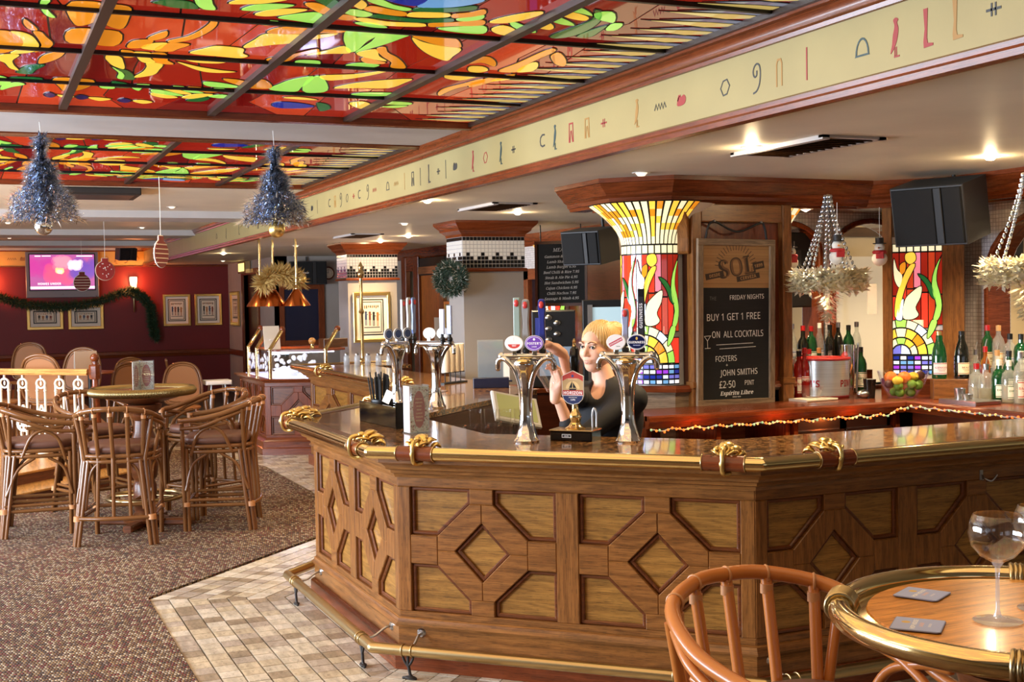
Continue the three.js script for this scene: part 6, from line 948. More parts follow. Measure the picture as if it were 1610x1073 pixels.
{
  const o = thing('drinks_tub', 'round brushed steel drinks tub with red rim and lettering', 'tub', [5.0, WY, -6.52], -0.12);
  const art = print(1024, 256, (x, w, h) => { const g = '#b9bab8'; fill(x, g, 0, 0, w, h); for (let k = 0; k < 300; k++) { x.fillStyle = k % 2 ? '#c3c4c2' : '#b0b1af'; x.fillRect(0, hash(k, 1, 1) * h, w, 1); } for (const [s, cx] of [["PIMM'S", 130], ["PIMM'S", 470], ["PIMM'S", 810]]) words(x, s, 66, cx, 165, '#a3242c', 'sans-serif', 0, 'bold', 0.9); }, 0.25); art.metalness = 0.55;
  const g = new THREE.CylinderGeometry(0.165, 0.162, 0.235, 40, 1, true); g.translate(0, 0.13, 0); const t = mesh('tub', flat(g), art, o);
  mesh('rim', [torus(0.165, 0.009, 0, 0.25, 0, Math.PI / 2, 0, 44, 8), lathe([[0, 0.246], [0.16, 0.246], [0.16, 0.254], [0, 0.254]], 36)], std([168, 26, 28], 0.35), o); mesh('foot', lathe([[0, 0], [0.158, 0], [0.164, 0.012], [0.162, 0.02], [0, 0.02]], 36), std([120, 24, 24], 0.4), o);
}
{
  const o = thing('fruit_bowl', 'clear glass bowl on the back counter below the glass pillar', 'bowl', [5.37, WY, -6.2]);
  mesh('glass', lathe([[0, 0], [0.08, 0], [0.09, 0.01], [0.135, 0.09], [0.158, 0.17], [0.154, 0.17], [0.13, 0.09], [0.085, 0.016], [0, 0.012]], 36, 1.2), M.glass, o);
  const F = [['lime', [96, 140, 40], 0.03, 0.92], ['orange', [232, 120, 36], 0.041, 0.95], ['lemon', [238, 206, 66], 0.032, 0.85], ['passion_fruit', [84, 42, 36], 0.03, 0.95]];
  const spots = [[0, -0.05, 0.035, 0.03], [0, 0.02, 0.035, 0.05], [0, 0.06, 0.036, -0.01], [0, -0.03, 0.036, -0.045], [0, 0.0, 0.09, 0.08], [0, 0.075, 0.085, 0.055], [0, -0.075, 0.08, 0.045], [0, 0.1, 0.11, 0.0], [1, -0.02, 0.13, 0.035], [1, -0.08, 0.13, -0.02], [2, -0.085, 0.115, 0.05], [2, 0.055, 0.135, 0.03], [3, 0.1, 0.14, 0.045], [3, -0.11, 0.09, 0.0], [3, 0.03, 0.12, -0.05], [0, 0.045, 0.08, 0.085]];
  for (const [k, x, y, z] of spots) { const [n, c, r, e] = F[k]; const f = thing(n, ({ lime: 'green lime', orange: 'orange', lemon: 'yellow lemon', passion_fruit: 'dark passion fruit' })[n] + ' heaped in the clear glass fruit bowl', 'fruit', [5.37 + x, WY + y, -6.2 + z], rr(0, 6), n + ' in the fruit bowl'); mesh('skin', n === 'lemon' ? [ball(r, 0, 0, 0, 1.25, e, 1, 16), ball(r * 0.3, r * 1.2, 0, 0)] : ball(r, 0, 0, 0, 1, e, 1, 16), std(c, 0.4, 0, { bumpMap: T.ripple, bumpScale: 0.002 }), f); mesh('stalk_end', ball(r * 0.14, 0, r * e * 0.97, 0, 1, 0.5, 1, 8), std([90, 84, 40], 0.7), f); }
}
{
  const b = thing('chopping_board', 'pale board on the back counter below the chalkboard side', 'board', [4.8, WY, -6.36], 0.1); mesh('slab', cbox(0.26, 0.014, 0.17, 0.004), std([206, 196, 176], 0.6), b);
  const d = thing('glass_dish', 'faceted clear glass dish on the pale board', 'dish', [4.8, WY + 0.014, -6.38]); mesh('glass', lathe([[0, 0], [0.05, 0], [0.055, 0.006], [0.082, 0.075], [0.079, 0.075], [0.052, 0.012], [0, 0.01]], 10, 0.2), M.glass, d);
  const k = thing('cocktail_shaker', 'tall steel cocktail shaker behind the drinks tub', 'shaker', [5.22, WY, -6.55]); mesh('cup', lathe([[0, 0], [0.036, 0], [0.048, 0.2], [0.05, 0.33], [0.047, 0.33], [0.034, 0.01], [0, 0.01]], 24), M.chrome, k); mesh('strainer', rod([0.045, 0.02, 0.03], [0.06, 0.34, 0.03], 0.007), M.steel, k);
  const s = thing('dark_tumbler', 'dark filled tumbler between the tub and the fruit bowl', 'glass', [5.19, WY, -6.3]); mesh('glass', lathe([[0, 0], [0.032, 0], [0.04, 0.12], [0, 0.12]], 20), phy([30, 22, 18], 0.05), s);
  const ic = thing('ice_scoop', 'crumpled foil beside the drinks tub', 'foil', [5.14, WY, -6.3]); mesh('foil', [ball(0.035, 0, 0.028, 0, 1.5, 0.8, 1, 7), ball(0.02, 0.04, 0.018, 0.01, 1, 0.8, 1, 5)], M.steel, ic);
  const t = thing('drip_tray', 'square steel tray on the side counter', 'tray', [5.4, WY, -5.66], 0.02); mesh('tray', cbox(0.2, 0.025, 0.3, 0.004), M.steel, t);
  for (let i = 0; i < 2; i++) { const m = thing('jigger', i ? 'taller steel measure on the steel tray' : 'short wide steel measure on the steel tray', 'measure', [5.4 + i * 0.01, WY + 0.025, -5.68 - i * 0.07]); mesh('cup', lathe([[0, 0], [0.03, 0], [0.034, 0.03 + i * 0.03], [0.031, 0.03 + i * 0.03], [0.027, 0.004], [0, 0.004]], 20), M.steel, m); }
}
// fairy lights along the counter edge
{
  const o = thing('fairy_lights', 'string of orange fairy lights along the back counter edge', 'fairy lights'), P = [];
  for (let k = 0; k <= 70; k++) { const t = k / 70, x = 3.42 + t * 1.82; P.push([x, 0.905 - 0.012 * Math.sin(t * 40) ** 2 + (t > 0.9 ? (t - 0.9) * 0.5 : 0), -5.985]); } for (let k = 1; k < 30; k++) P.push([5.205, 0.95 - 0.004 * (k % 3), -5.985 + k * 0.04]);
  mesh('wire', tube(P, 0.0045, { seg: 240, rad: 6 }), phy([210, 214, 216], 0.2, { transmission: 0.4 }), o);
  const bm = [emit([255, 110, 40], 1.7), emit([255, 190, 110], 1.0), emit([150, 190, 140], 0.6)];
  P.forEach((p, i) => { if (i % 1 === 0) { mesh('light_bulb', ball(0.0075, p[0] + 0.008 * (hash(i, 1, 1) - 0.5), p[1] + 0.012 * (hash(i, 2, 1) - 0.5), p[2] + 0.008, 1, 1, 1, 6), bm[hash(i, 4, 4) < 0.5 ? 0 : hash(i, 5, 4) < 0.6 ? 1 : 2], o); } });
  for (const x of [3.7, 4.25, 4.8]) { const l = new THREE.PointLight(lin(255, 120, 50), 0.06); l.position.set(x, 0.9, -5.93); l.castShadow = true; scene.add(l); }
}
// chalkboard
{
  const o = thing('chalkboard', 'framed chalkboard with branded wooden head hanging on the big pillar', 'chalkboard', [4.27, 0.965, -6.425]); o.rotation.z = -0.015; const w = 0.56, h = 1.02;
  mesh('frame', [box(-w / 2, w / 2, 0, 0.04, -0.012, 0.014, 0.003), box(-w / 2, w / 2, h - 0.04, h, -0.012, 0.014, 0.003), box(-w / 2, -w / 2 + 0.04, 0.04, h - 0.04, -0.012, 0.014, 0.003), box(w / 2 - 0.04, w / 2, 0.04, h - 0.04, -0.012, 0.014, 0.003)], M.grey, o);
  const inner = [[-w / 2 + 0.04, -0.0], [w / 2 - 0.04, 0], [w / 2 - 0.04, 1], [-w / 2 + 0.04, 1]];
  const bd = printed('board', inner.map(([x, y]) => [x, y ? 0.722 : 0.04]), 0.0, print(512, 728, (x, W, H) => {
    fill(x, '#141414', 0, 0, W, H); for (let k = 0; k < 400; k++) { x.fillStyle = 'rgba(160,160,160,0.03)'; x.fillRect(hash(k, 1, 2) * W, hash(k, 2, 2) * H, 90, 3); }
    const c = '#e4e2dc'; words(x, 'FRIDAY NIGHTS', 42, 340, 60, c, 'sans-serif', -0.04, 'normal', 0.92); words(x, 'THE', 34, 80, 70, '#6a6a66', 'sans-serif', 0.03, 'normal', 0.9); words(x, 'BUY 1 GET 1 FREE', 62, 238, 188, c, 'sans-serif', -0.03, 'normal', 0.86); words(x, 'ON  ALL COCKTAILS', 58, 270, 302, c, 'sans-serif', -0.02, 'normal', 0.78);
    x.strokeStyle = c; x.lineWidth = 4; x.beginPath(); x.moveTo(105, 372); x.lineTo(390, 362); x.moveTo(130, 398); x.lineTo(410, 386); x.moveTo(14, 315); x.lineTo(62, 312); x.lineTo(38, 345); x.lineTo(14, 315); x.moveTo(38, 345); x.lineTo(40, 392); x.moveTo(18, 394); x.lineTo(62, 392); x.stroke();
    words(x, 'FOSTERS', 50, 180, 462, c, 'sans-serif', -0.03, 'normal', 0.86); words(x, '+', 34, 186, 504, c, 'sans-serif', 0, 'normal'); words(x, 'JOHN SMITHS', 54, 282, 552, c, 'sans-serif', -0.03, 'normal', 0.86); words(x, '£2·50', 64, 190, 632, c, 'sans-serif', -0.03, 'normal', 0.8); words(x, 'PINT', 44, 360, 622, c, 'sans-serif', 0, 'normal', 0.8); words(x, 'Espíritu Libre', 36, 262, 688, '#f2f2f2', 'serif', -0.02, 'italic bold'); words(x, 'SINCE 1899', 12, 262, 714, '#d8d8d8');
  }, 0.85), o);
  printed('head_board', inner.map(([x, y]) => [x, y ? h - 0.04 : 0.722]), 0.0, print(512, 276, (x, W, H) => {
    fill(x, '#9c7446', 0, 0, W, H); for (let k = 0; k < 90; k++) { x.fillStyle = k % 2 ? 'rgba(70,44,20,0.16)' : 'rgba(210,170,110,0.14)'; x.fillRect(0, hash(k, 7, 1) * H, W, 1 + 3 * hash(k, 8, 1)); }
    x.strokeStyle = '#3a2412'; x.lineWidth = 4; for (let k = -9; k <= 9; k++) { const a = -Math.PI / 2 + k * 0.16; x.beginPath(); x.moveTo(256 + 120 * Math.cos(a), 150 + 120 * Math.sin(a)); x.lineTo(256 + 165 * Math.cos(a), 150 + 165 * Math.sin(a)); x.stroke(); }
    words(x, 'SOL', 168, 262, 140, '#33200f', 'serif', -0.16, 'bold', 0.86); words(x, 'SOL', 150, 262, 140, '#6a4828', 'serif', -0.16, 'normal', 0.86); x.save(); x.translate(92, 196); x.rotate(-0.18); fill(x, '#33200f', -70, -20, 140, 40); words(x, 'DESDE', 28, 0, 0, '#a98050'); x.restore(); x.save(); x.translate(430, 128); x.rotate(-0.2); fill(x, '#33200f', -44, -24, 88, 48); words(x, '1899', 30, 0, 0, '#a98050'); x.restore(); x.save(); x.translate(350, 206); x.rotate(-0.17); fill(x, '#33200f', -90, -18, 180, 36); words(x, 'CERVEZA', 30, 0, 0, '#a98050'); x.restore();
  }, 0.6), o);
  mesh('rope', tube([[-0.22, h, 0.004], [-0.2, h + 0.08, 0.006], [-0.15, h + 0.1, 0.006], [0, h + 0.045, 0.008], [0.17, h + 0.1, 0.006], [0.2, h + 0.08, 0.006], [0.22, h, 0.004]], 0.007), M.black, o); for (const x of [-0.16, 0.18]) mesh('hook', ball(0.01, x, h + 0.105, 0.004), M.steel, o);
}
// loudspeakers
function makeSpeaker(label, pos, turn, w, h, d, tilt = 0, mark) {
  const o = thing('loudspeaker', label, 'speaker', pos, turn); o.rotation.order = 'YXZ'; o.rotation.x = tilt;
  mesh('cabinet', muv(ext([[-w / 2, -h / 2], [w / 2, -h / 2], [w / 2, h / 2], [-w / 2, h / 2]], d, 0.006).translate(0, 0, -d)), std([44, 44, 46], 0.5), o);
  mesh('grille', ext([[-w / 2 + 0.012, -h / 2 + 0.012], [w * 0.1, -h / 2 + 0.012], [w * 0.1, h / 2 - 0.012], [-w / 2 + 0.012, h / 2 - 0.012]], 0.014, 0.005).translate(0, 0, 0), std([14, 14, 15], 0.9), o); mesh('grille', ext([[w * 0.22, -h / 2 + 0.012], [w / 2 - 0.012, -h / 2 + 0.012], [w / 2 - 0.012, h / 2 - 0.012], [w * 0.22, h / 2 - 0.012]], 0.014, 0.005), std([14, 14, 15], 0.9), o);
  mesh('port', ext([[w * 0.11, -h / 2 + 0.012], [w * 0.21, -h / 2 + 0.012], [w * 0.21, h / 2 - 0.012], [w * 0.11, h / 2 - 0.012]], 0.018, 0.003), std([24, 24, 26], 0.6), o);
  if (mark) printed('badge', [[-w * 0.12, -0.016], [w * 0.12, -0.016], [w * 0.12, 0.016], [-w * 0.12, 0.016]], 0.0148, print(160, 44, (x, W, H) => { fill(x, '#0e0e0f', 0, 0, W, H); words(x, 'BOSE', 38, W / 2, H / 2, '#e6e6e6', 'sans-serif', 0, 'italic bold', 1.3); }), o).position.x = -w * 0.1;
  mesh('bracket', [rod([0, h * 0.3, -d], [0, h * 0.45, -d - 0.06], 0.012), rod([0, h * 0.45, -d - 0.06], [0, Math.max(0.13, 2.35 - pos[1]), -d - 0.06], 0.012)], M.black, o);
  return o;
}
makeSpeaker('big black loudspeaker in front of the lit glass pillar', [5.22, 2.09, -5.8], -1.15, 0.45, 0.36, 0.36, 0.22);
makeSpeaker('black loudspeaker hanging before the menu chalkboard with white script', [4.06, 2.0, -8.1], -1.0, 0.32, 0.25, 0.3, 0.15);
makeSpeaker('black loudspeaker with white lettering over the navy board', [4.775, 2.09, -18.92], -0.1, 0.56, 0.36, 0.18, 0, true);
makeSpeaker('small black loudspeaker by the hieroglyph band over the red wall', [2.5, 2.52, -22.6], 0.3, 0.32, 0.22, 0.2, 0.2);
makeSpeaker('small black loudspeaker on the cream wall seen through the wide arch', [8.32, 2.02, -8.3], -0.5, 0.34, 0.3, 0.16, 0.1);
// ---------- far end of the room ----------
{
  const o = thing('television', 'grey flat television showing a fire scene on the red wall', 'television', [1.43, 2.19, -23.1]);
  mesh('bezel', ext([[-0.6, -0.4], [0.6, -0.4], [0.6, 0.4], [-0.6, 0.4]], 0.08, 0.01), std([120, 122, 128], 0.4), o); mesh('surround', box(-0.55, 0.55, -0.28, 0.37, 0.08, 0.084), M.black, o);
  const art = print(512, 300, (x, w, h) => {
    fill(x, '#b05a9c', 0, 0, w, h); const blob = (cx, cy, r, c) => { for (let k = 0; k < 60; k++) { x.fillStyle = c; x.beginPath(); x.arc(cx + (hash(k, cx, 3) - 0.5) * r * 2, cy + (hash(k, cy, 4) - 0.5) * r * 1.3, r * (0.2 + 0.4 * hash(k, 9, 5)), 0, 6.3); x.fill(); } };
    blob(90, 110, 90, 'rgba(190,60,150,0.22)'); blob(230, 170, 90, 'rgba(240,90,130,0.3)'); blob(420, 120, 90, 'rgba(110,80,180,0.28)'); blob(250, 70, 60, 'rgba(250,150,170,0.3)'); blob(360, 90, 44, 'rgba(250,225,245,0.5)'); blob(235, 140, 26, 'rgba(255,230,150,0.5)'); blob(235, 148, 16, 'rgba(255,250,210,0.8)');
    fill(x, '#fff', 40, 8, 46, 10); fill(x, '#fff', 96, 8, 70, 8); fill(x, '#fff', 370, 8, 128, 10); fill(x, '#fdf3fb', 0, 272, w, 22); words(x, 'HOMES UNDER', 26, 150, 250, '#fff'); words(x, 'LIVE', 22, 380, 256, '#fff');
  }, 0.15); art.emissiveMap = art.map; art.emissive = new THREE.Color(1, 1, 1); art.emissiveIntensity = 0.9;
  printed('screen', [[-0.53, -0.26], [0.53, -0.26], [0.53, 0.35], [-0.53, 0.35]], 0.086, art, o); mesh('stand_light', ball(0.008, 0, -0.34, 0.082), M.silver, o);
  areaLight(1.0, 0.55, [1.43, 2.23, -22.98], [1.43, 2.2, -10], lin(230, 130, 190), 0.5);
}
const papyrus = (s) => print(160, 200, (x, w, h) => { fill(x, '#d8cdb4', 0, 0, w, h); x.strokeStyle = '#1c1a18'; x.lineWidth = 5; x.strokeRect(10, 10, w - 20, h - 20); for (let k = 0; k < 4; k++) { const cx = 36 + k * 29, top = 70 + 10 * hash(k, s, 1), c = ['#7a3a20', '#1e1c1a', '#a06830', '#32405a'][(k + s) % 4]; x.fillStyle = c; x.beginPath(); x.arc(cx, top, 9, 0, 6.3); x.fill(); x.fillRect(cx - 8, top + 8, 16, 34); x.fillRect(cx - 7, top + 42, 5, 34); x.fillRect(cx + 2, top + 42, 5, 34); x.strokeStyle = c; x.lineWidth = 4; x.beginPath(); x.moveTo(cx, top + 14); x.lineTo(cx + 16, top + 2 + 18 * hash(k, s, 5)); x.stroke(); } for (let k = 0; k < 8; k++) fill(x, k % 2 ? '#5a4a34' : '#8a5a30', 24 + k * 14, 30, 9, 12 + 8 * hash(k, s, 9)); fill(x, '#2a2018', 22, h - 42, w - 44, 5); });
const PAP = [papyrus(1), papyrus(2), papyrus(3)];
function picture(label, pos, turn, w, h, k) {
  const o = thing('framed_picture', label, 'picture', pos, turn), f = w * 0.09;
  const out = [[-w / 2, -h / 2], [w / 2, -h / 2], [w / 2, h / 2], [-w / 2, h / 2]];
  mesh('frame', ext(out, 0.035, 0.008, [inset(out, f).reverse()]), M.gold, o); mesh('mount', ext(inset(out, f * 0.9), 0.01), std([222, 214, 196], 0.7), o); mesh('backing', ext(inset(out, f * 2.0), 0.0115), M.black, o);
  printed('print', inset(out, f * 2.35), 0.0125, PAP[k], o); return o;
}
picture('gilt framed papyrus nearest the television under the garland', [1.13, 1.45, -23.195], 0, 0.6, 0.44, 0); picture('gilt framed papyrus with blue glare under the garland', [1.81, 1.44, -23.195], 0, 0.6, 0.44, 1);
picture('upright gilt framed papyrus with a single tall figure on the red wall', [3.385, 1.53, -23.195], 0, 0.49, 0.58, 2); picture('upright gilt framed papyrus with three dancers at the red wall end', [3.95, 1.53, -23.195], 0, 0.49, 0.58, 0);
picture('narrow gilt framed papyrus on the pale grey return wall', [4.325, 1.54, -22.5], -Math.PI / 2, 0.75, 0.62, 1); picture('large gilt framed papyrus on the mosaic column', [4.5, 1.44, -14.755], 0, 0.48, 0.62, 2); picture('dark framed papyrus beside the orange door', [5.74, 1.39, -15.2], -Math.PI / 2, 0.5, 0.46, 1);
function sconce(x, label) {
  const o = thing('wall_sconce', label, 'wall lamp', [x, 1.5, -23.12]);
  mesh('stem', lathe([[0, 0], [0.012, 0.02], [0.016, 0.2], [0.026, 0.38], [0.03, 0.42], [0, 0.42]], 14), M.brassOld, o); mesh('back_plate', cbox(0.05, 0.1, 0.05, 0.006, 0, 0.24, -0.045), M.brassOld, o);
  mesh('lamp_shade', lathe([[0.02, 0.42], [0.05, 0.46], [0.066, 0.58], [0.064, 0.64], [0.06, 0.64], [0.046, 0.47], [0.018, 0.43]], 18), emit([255, 214, 170], 3.2), o);
  const l = new THREE.PointLight(lin(255, 150, 90), 1.6); l.position.set(x, 2.06, -22.95); l.castShadow = true; l.shadow.radius = 3; scene.add(l);
}
sconce(2.63, 'torch shaped wall lamp glowing beside the television'); sconce(0.25, 'torch shaped wall lamp glowing on the far side of the television');
function garlandGeo(path, n, r, len, s0) {   // needles round a path
  const c = new THREE.CatmullRomCurve3(path.map((p) => V(...p))), pos = []; for (let k = 0; k < n; k++) { const p = c.getPoint(hash(k, 1, s0)), a = hash(k, 2, s0) * 6.28, b = (hash(k, 3, s0) - 0.5) * 2.4, q = r * Math.sqrt(hash(k, 4, s0)), dx = Math.cos(a) * Math.cos(b), dy = Math.sin(a) * Math.cos(b), dz = Math.sin(b), o = p.clone().add(V(dx, dy, dz * 0.8).multiplyScalar(q * 0.6)), w = len * 0.09; const e = o.clone().add(V(dx, dy, dz).multiplyScalar(len)), u = V(-dy, dx, 0.3).normalize().multiplyScalar(w); pos.push(...o.clone().add(u).toArray(), ...o.clone().sub(u).toArray(), ...e.toArray()); }
  const g = new THREE.BufferGeometry(); g.setAttribute('position', new THREE.Float32BufferAttribute(pos, 3)); g.computeVertexNormals(); return g;
}
{
  const o = thing('garland', 'dark green fir garland draped below the television and sconce', 'garland'), P = [[-1.2, 1.7, -23.03], [-0.3, 1.62, -23.03], [0.25, 1.82, -23.01], [0.8, 1.68, -23.01], [1.35, 1.63, -22.99], [1.98, 1.7, -22.99], [2.55, 1.88, -22.99], [2.72, 1.8, -23.00], [2.9, 1.6, -23.03], [2.93, 1.3, -23.05], [2.98, 1.02, -23.05]];
  mesh('needles', garlandGeo(P, 5200, 0.07, 0.1, 5), std([30, 58, 30], 0.7), o).userData.kind = 'stuff'; mesh('stem', tube(P, 0.025, { seg: 90 }), std([26, 40, 22], 0.8), o); const tin = mesh('tinsel_flecks', garlandGeo(P, 240, 0.1, 0.05, 9), M.gold, o); tin.userData.kind = 'stuff';
}
// cast-iron balustrade on the deck edge
{
  const o = thing('balustrade', 'white cast-iron balustrade with moulded wooden handrail on the deck', 'balustrade'), a = [-2.6, -15.97], b = [1.03, -12.34], Y = 0.212;
  const L = Math.hypot(b[0] - a[0], b[1] - a[1]), d = [(b[0] - a[0]) / L, (b[1] - a[1]) / L], ry = Math.atan2(-d[1], d[0]);
  mesh('handrail', sweep([[-0.035, 0.985], [0.035, 0.985], [0.042, 1.0], [0.03, 1.012], [0.036, 1.025], [0.026, 1.042], [-0.026, 1.042], [-0.036, 1.025], [-0.03, 1.012], [-0.042, 1.0]], [a, [b[0] - 0.05, b[1] - 0.05]]), M.pale, o);
  const br = [];
  br.push(torus(0.045, 0.01, 0, 0.9, 0, 0, 0, 20, 6)); for (const s of [-1, 1]) br.push(rod([s * 0.042, 0.88, 0], [s * 0.042, 0.58, 0], 0.01, 0.01, 6), ball(0.013, s * 0.042, 0.83, 0), ball(0.013, s * 0.042, 0.6, 0));
  br.push(rod([0, 0.98, 0], [0, 0.93, 0], 0.01, 0.01, 6), ball(0.012, 0, 0.9, 0, 0.8, 2, 0.6, 8), torus(0.066, 0.011, 0, 0.5, 0, 0, 0, 24, 6), tube([[-0.04, 0.6, 0], [-0.02, 0.64, 0], [0, 0.69, 0], [0.02, 0.64, 0], [0.04, 0.6, 0]], 0.008, { rad: 6 }), ball(0.014, 0, 0.62, 0, 1, 1.8, 0.6, 8));
  for (let k = 0; k < 6; k++) { const t = k * Math.PI / 3 + 0.5; br.push(rod([0, 0.5, 0], [0.062 * Math.cos(t), 0.5 + 0.062 * Math.sin(t), 0], 0.007, 0.007, 5), torus(0.018, 0.006, 0.04 * Math.cos(t + 0.5), 0.5 + 0.04 * Math.sin(t + 0.5), 0, 0, 0, 10, 5)); }
  br.push(tube([[-0.028, 0.44, 0], [-0.03, 0.4, 0], [-0.008, 0.35, 0], [-0.012, 0.3, 0]], 0.008, { rad: 6 }), tube([[0.028, 0.44, 0], [0.03, 0.4, 0], [0.008, 0.35, 0], [0.012, 0.3, 0]], 0.008, { rad: 6 }), ball(0.02, 0, 0.3, 0, 1.3, 1.4, 0.7, 8), lathe([[0, Y], [0.04, Y], [0.034, Y + 0.02], [0.02, Y + 0.04], [0.028, Y + 0.06], [0.012, Y + 0.1], [0, Y + 0.1]], 12));
  const bal = merge(br); bal.scale(1.15, 1, 1.4); bal.rotateY(ry);
  for (let k = 0; k < 22; k++) { const t = L - 0.2 - k * 0.226; if (t < 0.1) break; mesh('baluster', bal, M.iron, o).position.set(a[0] + d[0] * t, 0, a[1] + d[1] * t); }
  const n = mesh('newel_post', [lathe([[0, Y], [0.05, Y], [0.05, Y + 0.12], [0.035, Y + 0.14], [0.045, Y + 0.3], [0.035, 0.8], [0.045, 0.86], [0.03, 0.88], [0.03, 0.97]], 20), lathe([[0, 0.94], [0.05, 0.95], [0.056, 0.97], [0.056, 1.07], [0.05, 1.085], [0.024, 1.09], [0.024, 1.105], [0.034, 1.108], [0.034, 1.114], [0.015, 1.118], [0, 1.118]], 8, 0.3), ball(0.042, 0, 1.15, 0, 1, 1, 1, 18)], M.mahog, o); n.position.set(b[0], 0, b[1]);
}
function makeCaneChair() {
  const o = thing('cane_chair', '', 'chair', [0, 0, 0], 0);
  const ring = loop([[-0.19, 0.5], [-0.215, 0.72], [-0.15, 0.9], [0, 0.95], [0.15, 0.9], [0.215, 0.72], [0.19, 0.5], [0, 0.47]], 36), at3 = ([x, y]) => [x, y, -0.19 - (y - 0.45) * 0.2];
  mesh('back_frame', tube(ring.map(at3), 0.016, { closed: true, seg: 60 }), M.rattan, o); mesh('back_hoop', tube(ring.map(([x, y]) => at3([x * 0.88, 0.71 + (y - 0.71) * 0.88])), 0.009, { closed: true, seg: 50 }), M.rattan, o);
  const pan = ext(ring.map(([x, y]) => [x * 0.9, y - 0.45]), 0.006); pan.rotateX(-Math.atan(0.2)); pan.translate(0, 0.45, -0.193); mesh('woven_back', pan, M.cane, o);
  mesh('seat', lathe([[0, 0.43], [0.2, 0.43], [0.215, 0.44], [0.215, 0.455], [0.2, 0.465], [0, 0.46]], 28), M.cane, o);
  for (const [x, z] of [[-1, -1], [1, -1], [-1, 1], [1, 1]]) mesh('leg', rod([x * 0.2, 0, z * 0.2], [x * 0.165, 0.44, z * 0.16], 0.014, 0.016), M.rattan, o);
  mesh('leg_hoop', torus(0.185, 0.01, 0, 0.2, 0, Math.PI / 2, 0, 26, 6), M.rattan, o); return o;
}
{
  const c = makeCaneChair(); const spots = [[1.7, 0.004, -14.95, 0.15, 'round-backed cane chair behind the newel post'], [2.16, 0.004, -14.6, -0.2, 'round-backed cane chair behind the festive menu stand'], [2.45, 0.004, -15.8, 1.45, 'cane chair standing side-on below the upright papyrus pictures'], [1.86, 0.004, -16.4, 0.1, 'cane chair further back against the dado rail'], [0.72, 0.212, -13.45, 2.6, 'cane chair close behind the balustrade beside the newel post'], [0.98, 0.212, -14.6, -0.5, 'yellow-rimmed cane chair on the deck behind the beige card'], [0.22, 0.212, -13.95, 1.7, 'cane chair turned side-on behind the white balusters'], [-0.35, 0.212, -16.9, 0.1, 'cane chair on the deck under the sconce'], [0.6, 0.212, -17.3, -0.2, 'cane chair on the deck under the television']];
  spots.forEach(([x, y, z, t, l], i) => { if (!i) { c.position.set(x, y, z); c.rotation.y = t; c.userData.label = l; c.userData.group = 'cane chairs at the back'; } else copy(c, [x, y, z], t, l); });
  const t = thing('dining_table', 'low wooden table with menus behind the white balustrade', 'table', [-0.4, 0.212, -15.2]); mesh('tabletop', cbox(1.3, 0.035, 0.75, 0.006, 0, 0.7, 0), M.pale, t); for (const [x, z] of [[-0.55, -0.3], [0.55, -0.3], [-0.55, 0.3], [0.55, 0.3]]) mesh('leg', rod([x, 0, z], [x, 0.7, z], 0.03), M.mahogDark, t);
  for (const [x, z, w, tr, l] of [[-0.55, -15.1, 0.16, 0.3, 'white folded menu standing on the low table'], [-0.1, -15.1, 0.42, 0.1, 'wide beige menu board standing on the low table'], [1.08, -13.93, 0.24, 0.3, 'beige card standing behind the high table rim']]) { const m = thing('menu_card', l, 'menu', [x, x > 0.9 ? 0.94 : 0.95, z], tr); mesh('card', put(cbox(w, 0.22, 0.005), 0, 0, 0, 0, -0.1), w > 0.2 ? std([176, 152, 132], 0.6) : M.paper, m); mesh('back_leaf', put(cbox(w, 0.22, 0.005), 0, 0, -0.05, 0, 0.1), M.paper, m); }
  const s = thing('side_table', 'small dark table carrying the beige card beside the deck', 'table', [1.12, 0.212, -13.95]); mesh('tabletop', lathe([[0, 0.7], [0.24, 0.7], [0.25, 0.715], [0.24, 0.728], [0, 0.728]], 28), M.mahog, s); mesh('pedestal', lathe([[0.18, 0], [0.16, 0.03], [0.03, 0.06], [0.03, 0.7]], 18), M.black, s);
  const h = thing('folding_stool', 'white topped folding stool beside the food display', 'stool', [2.62, 0.004, -14.9]); mesh('seat', cbox(0.3, 0.05, 0.3, 0.01, 0, 0.68, 0), M.white, h); for (const [x, z] of [[-1, -1], [1, -1], [-1, 1], [1, 1]]) mesh('leg', rod([x * 0.14, 0, z * 0.14], [x * 0.08, 0.68, z * 0.08], 0.012), M.steel, h);
}
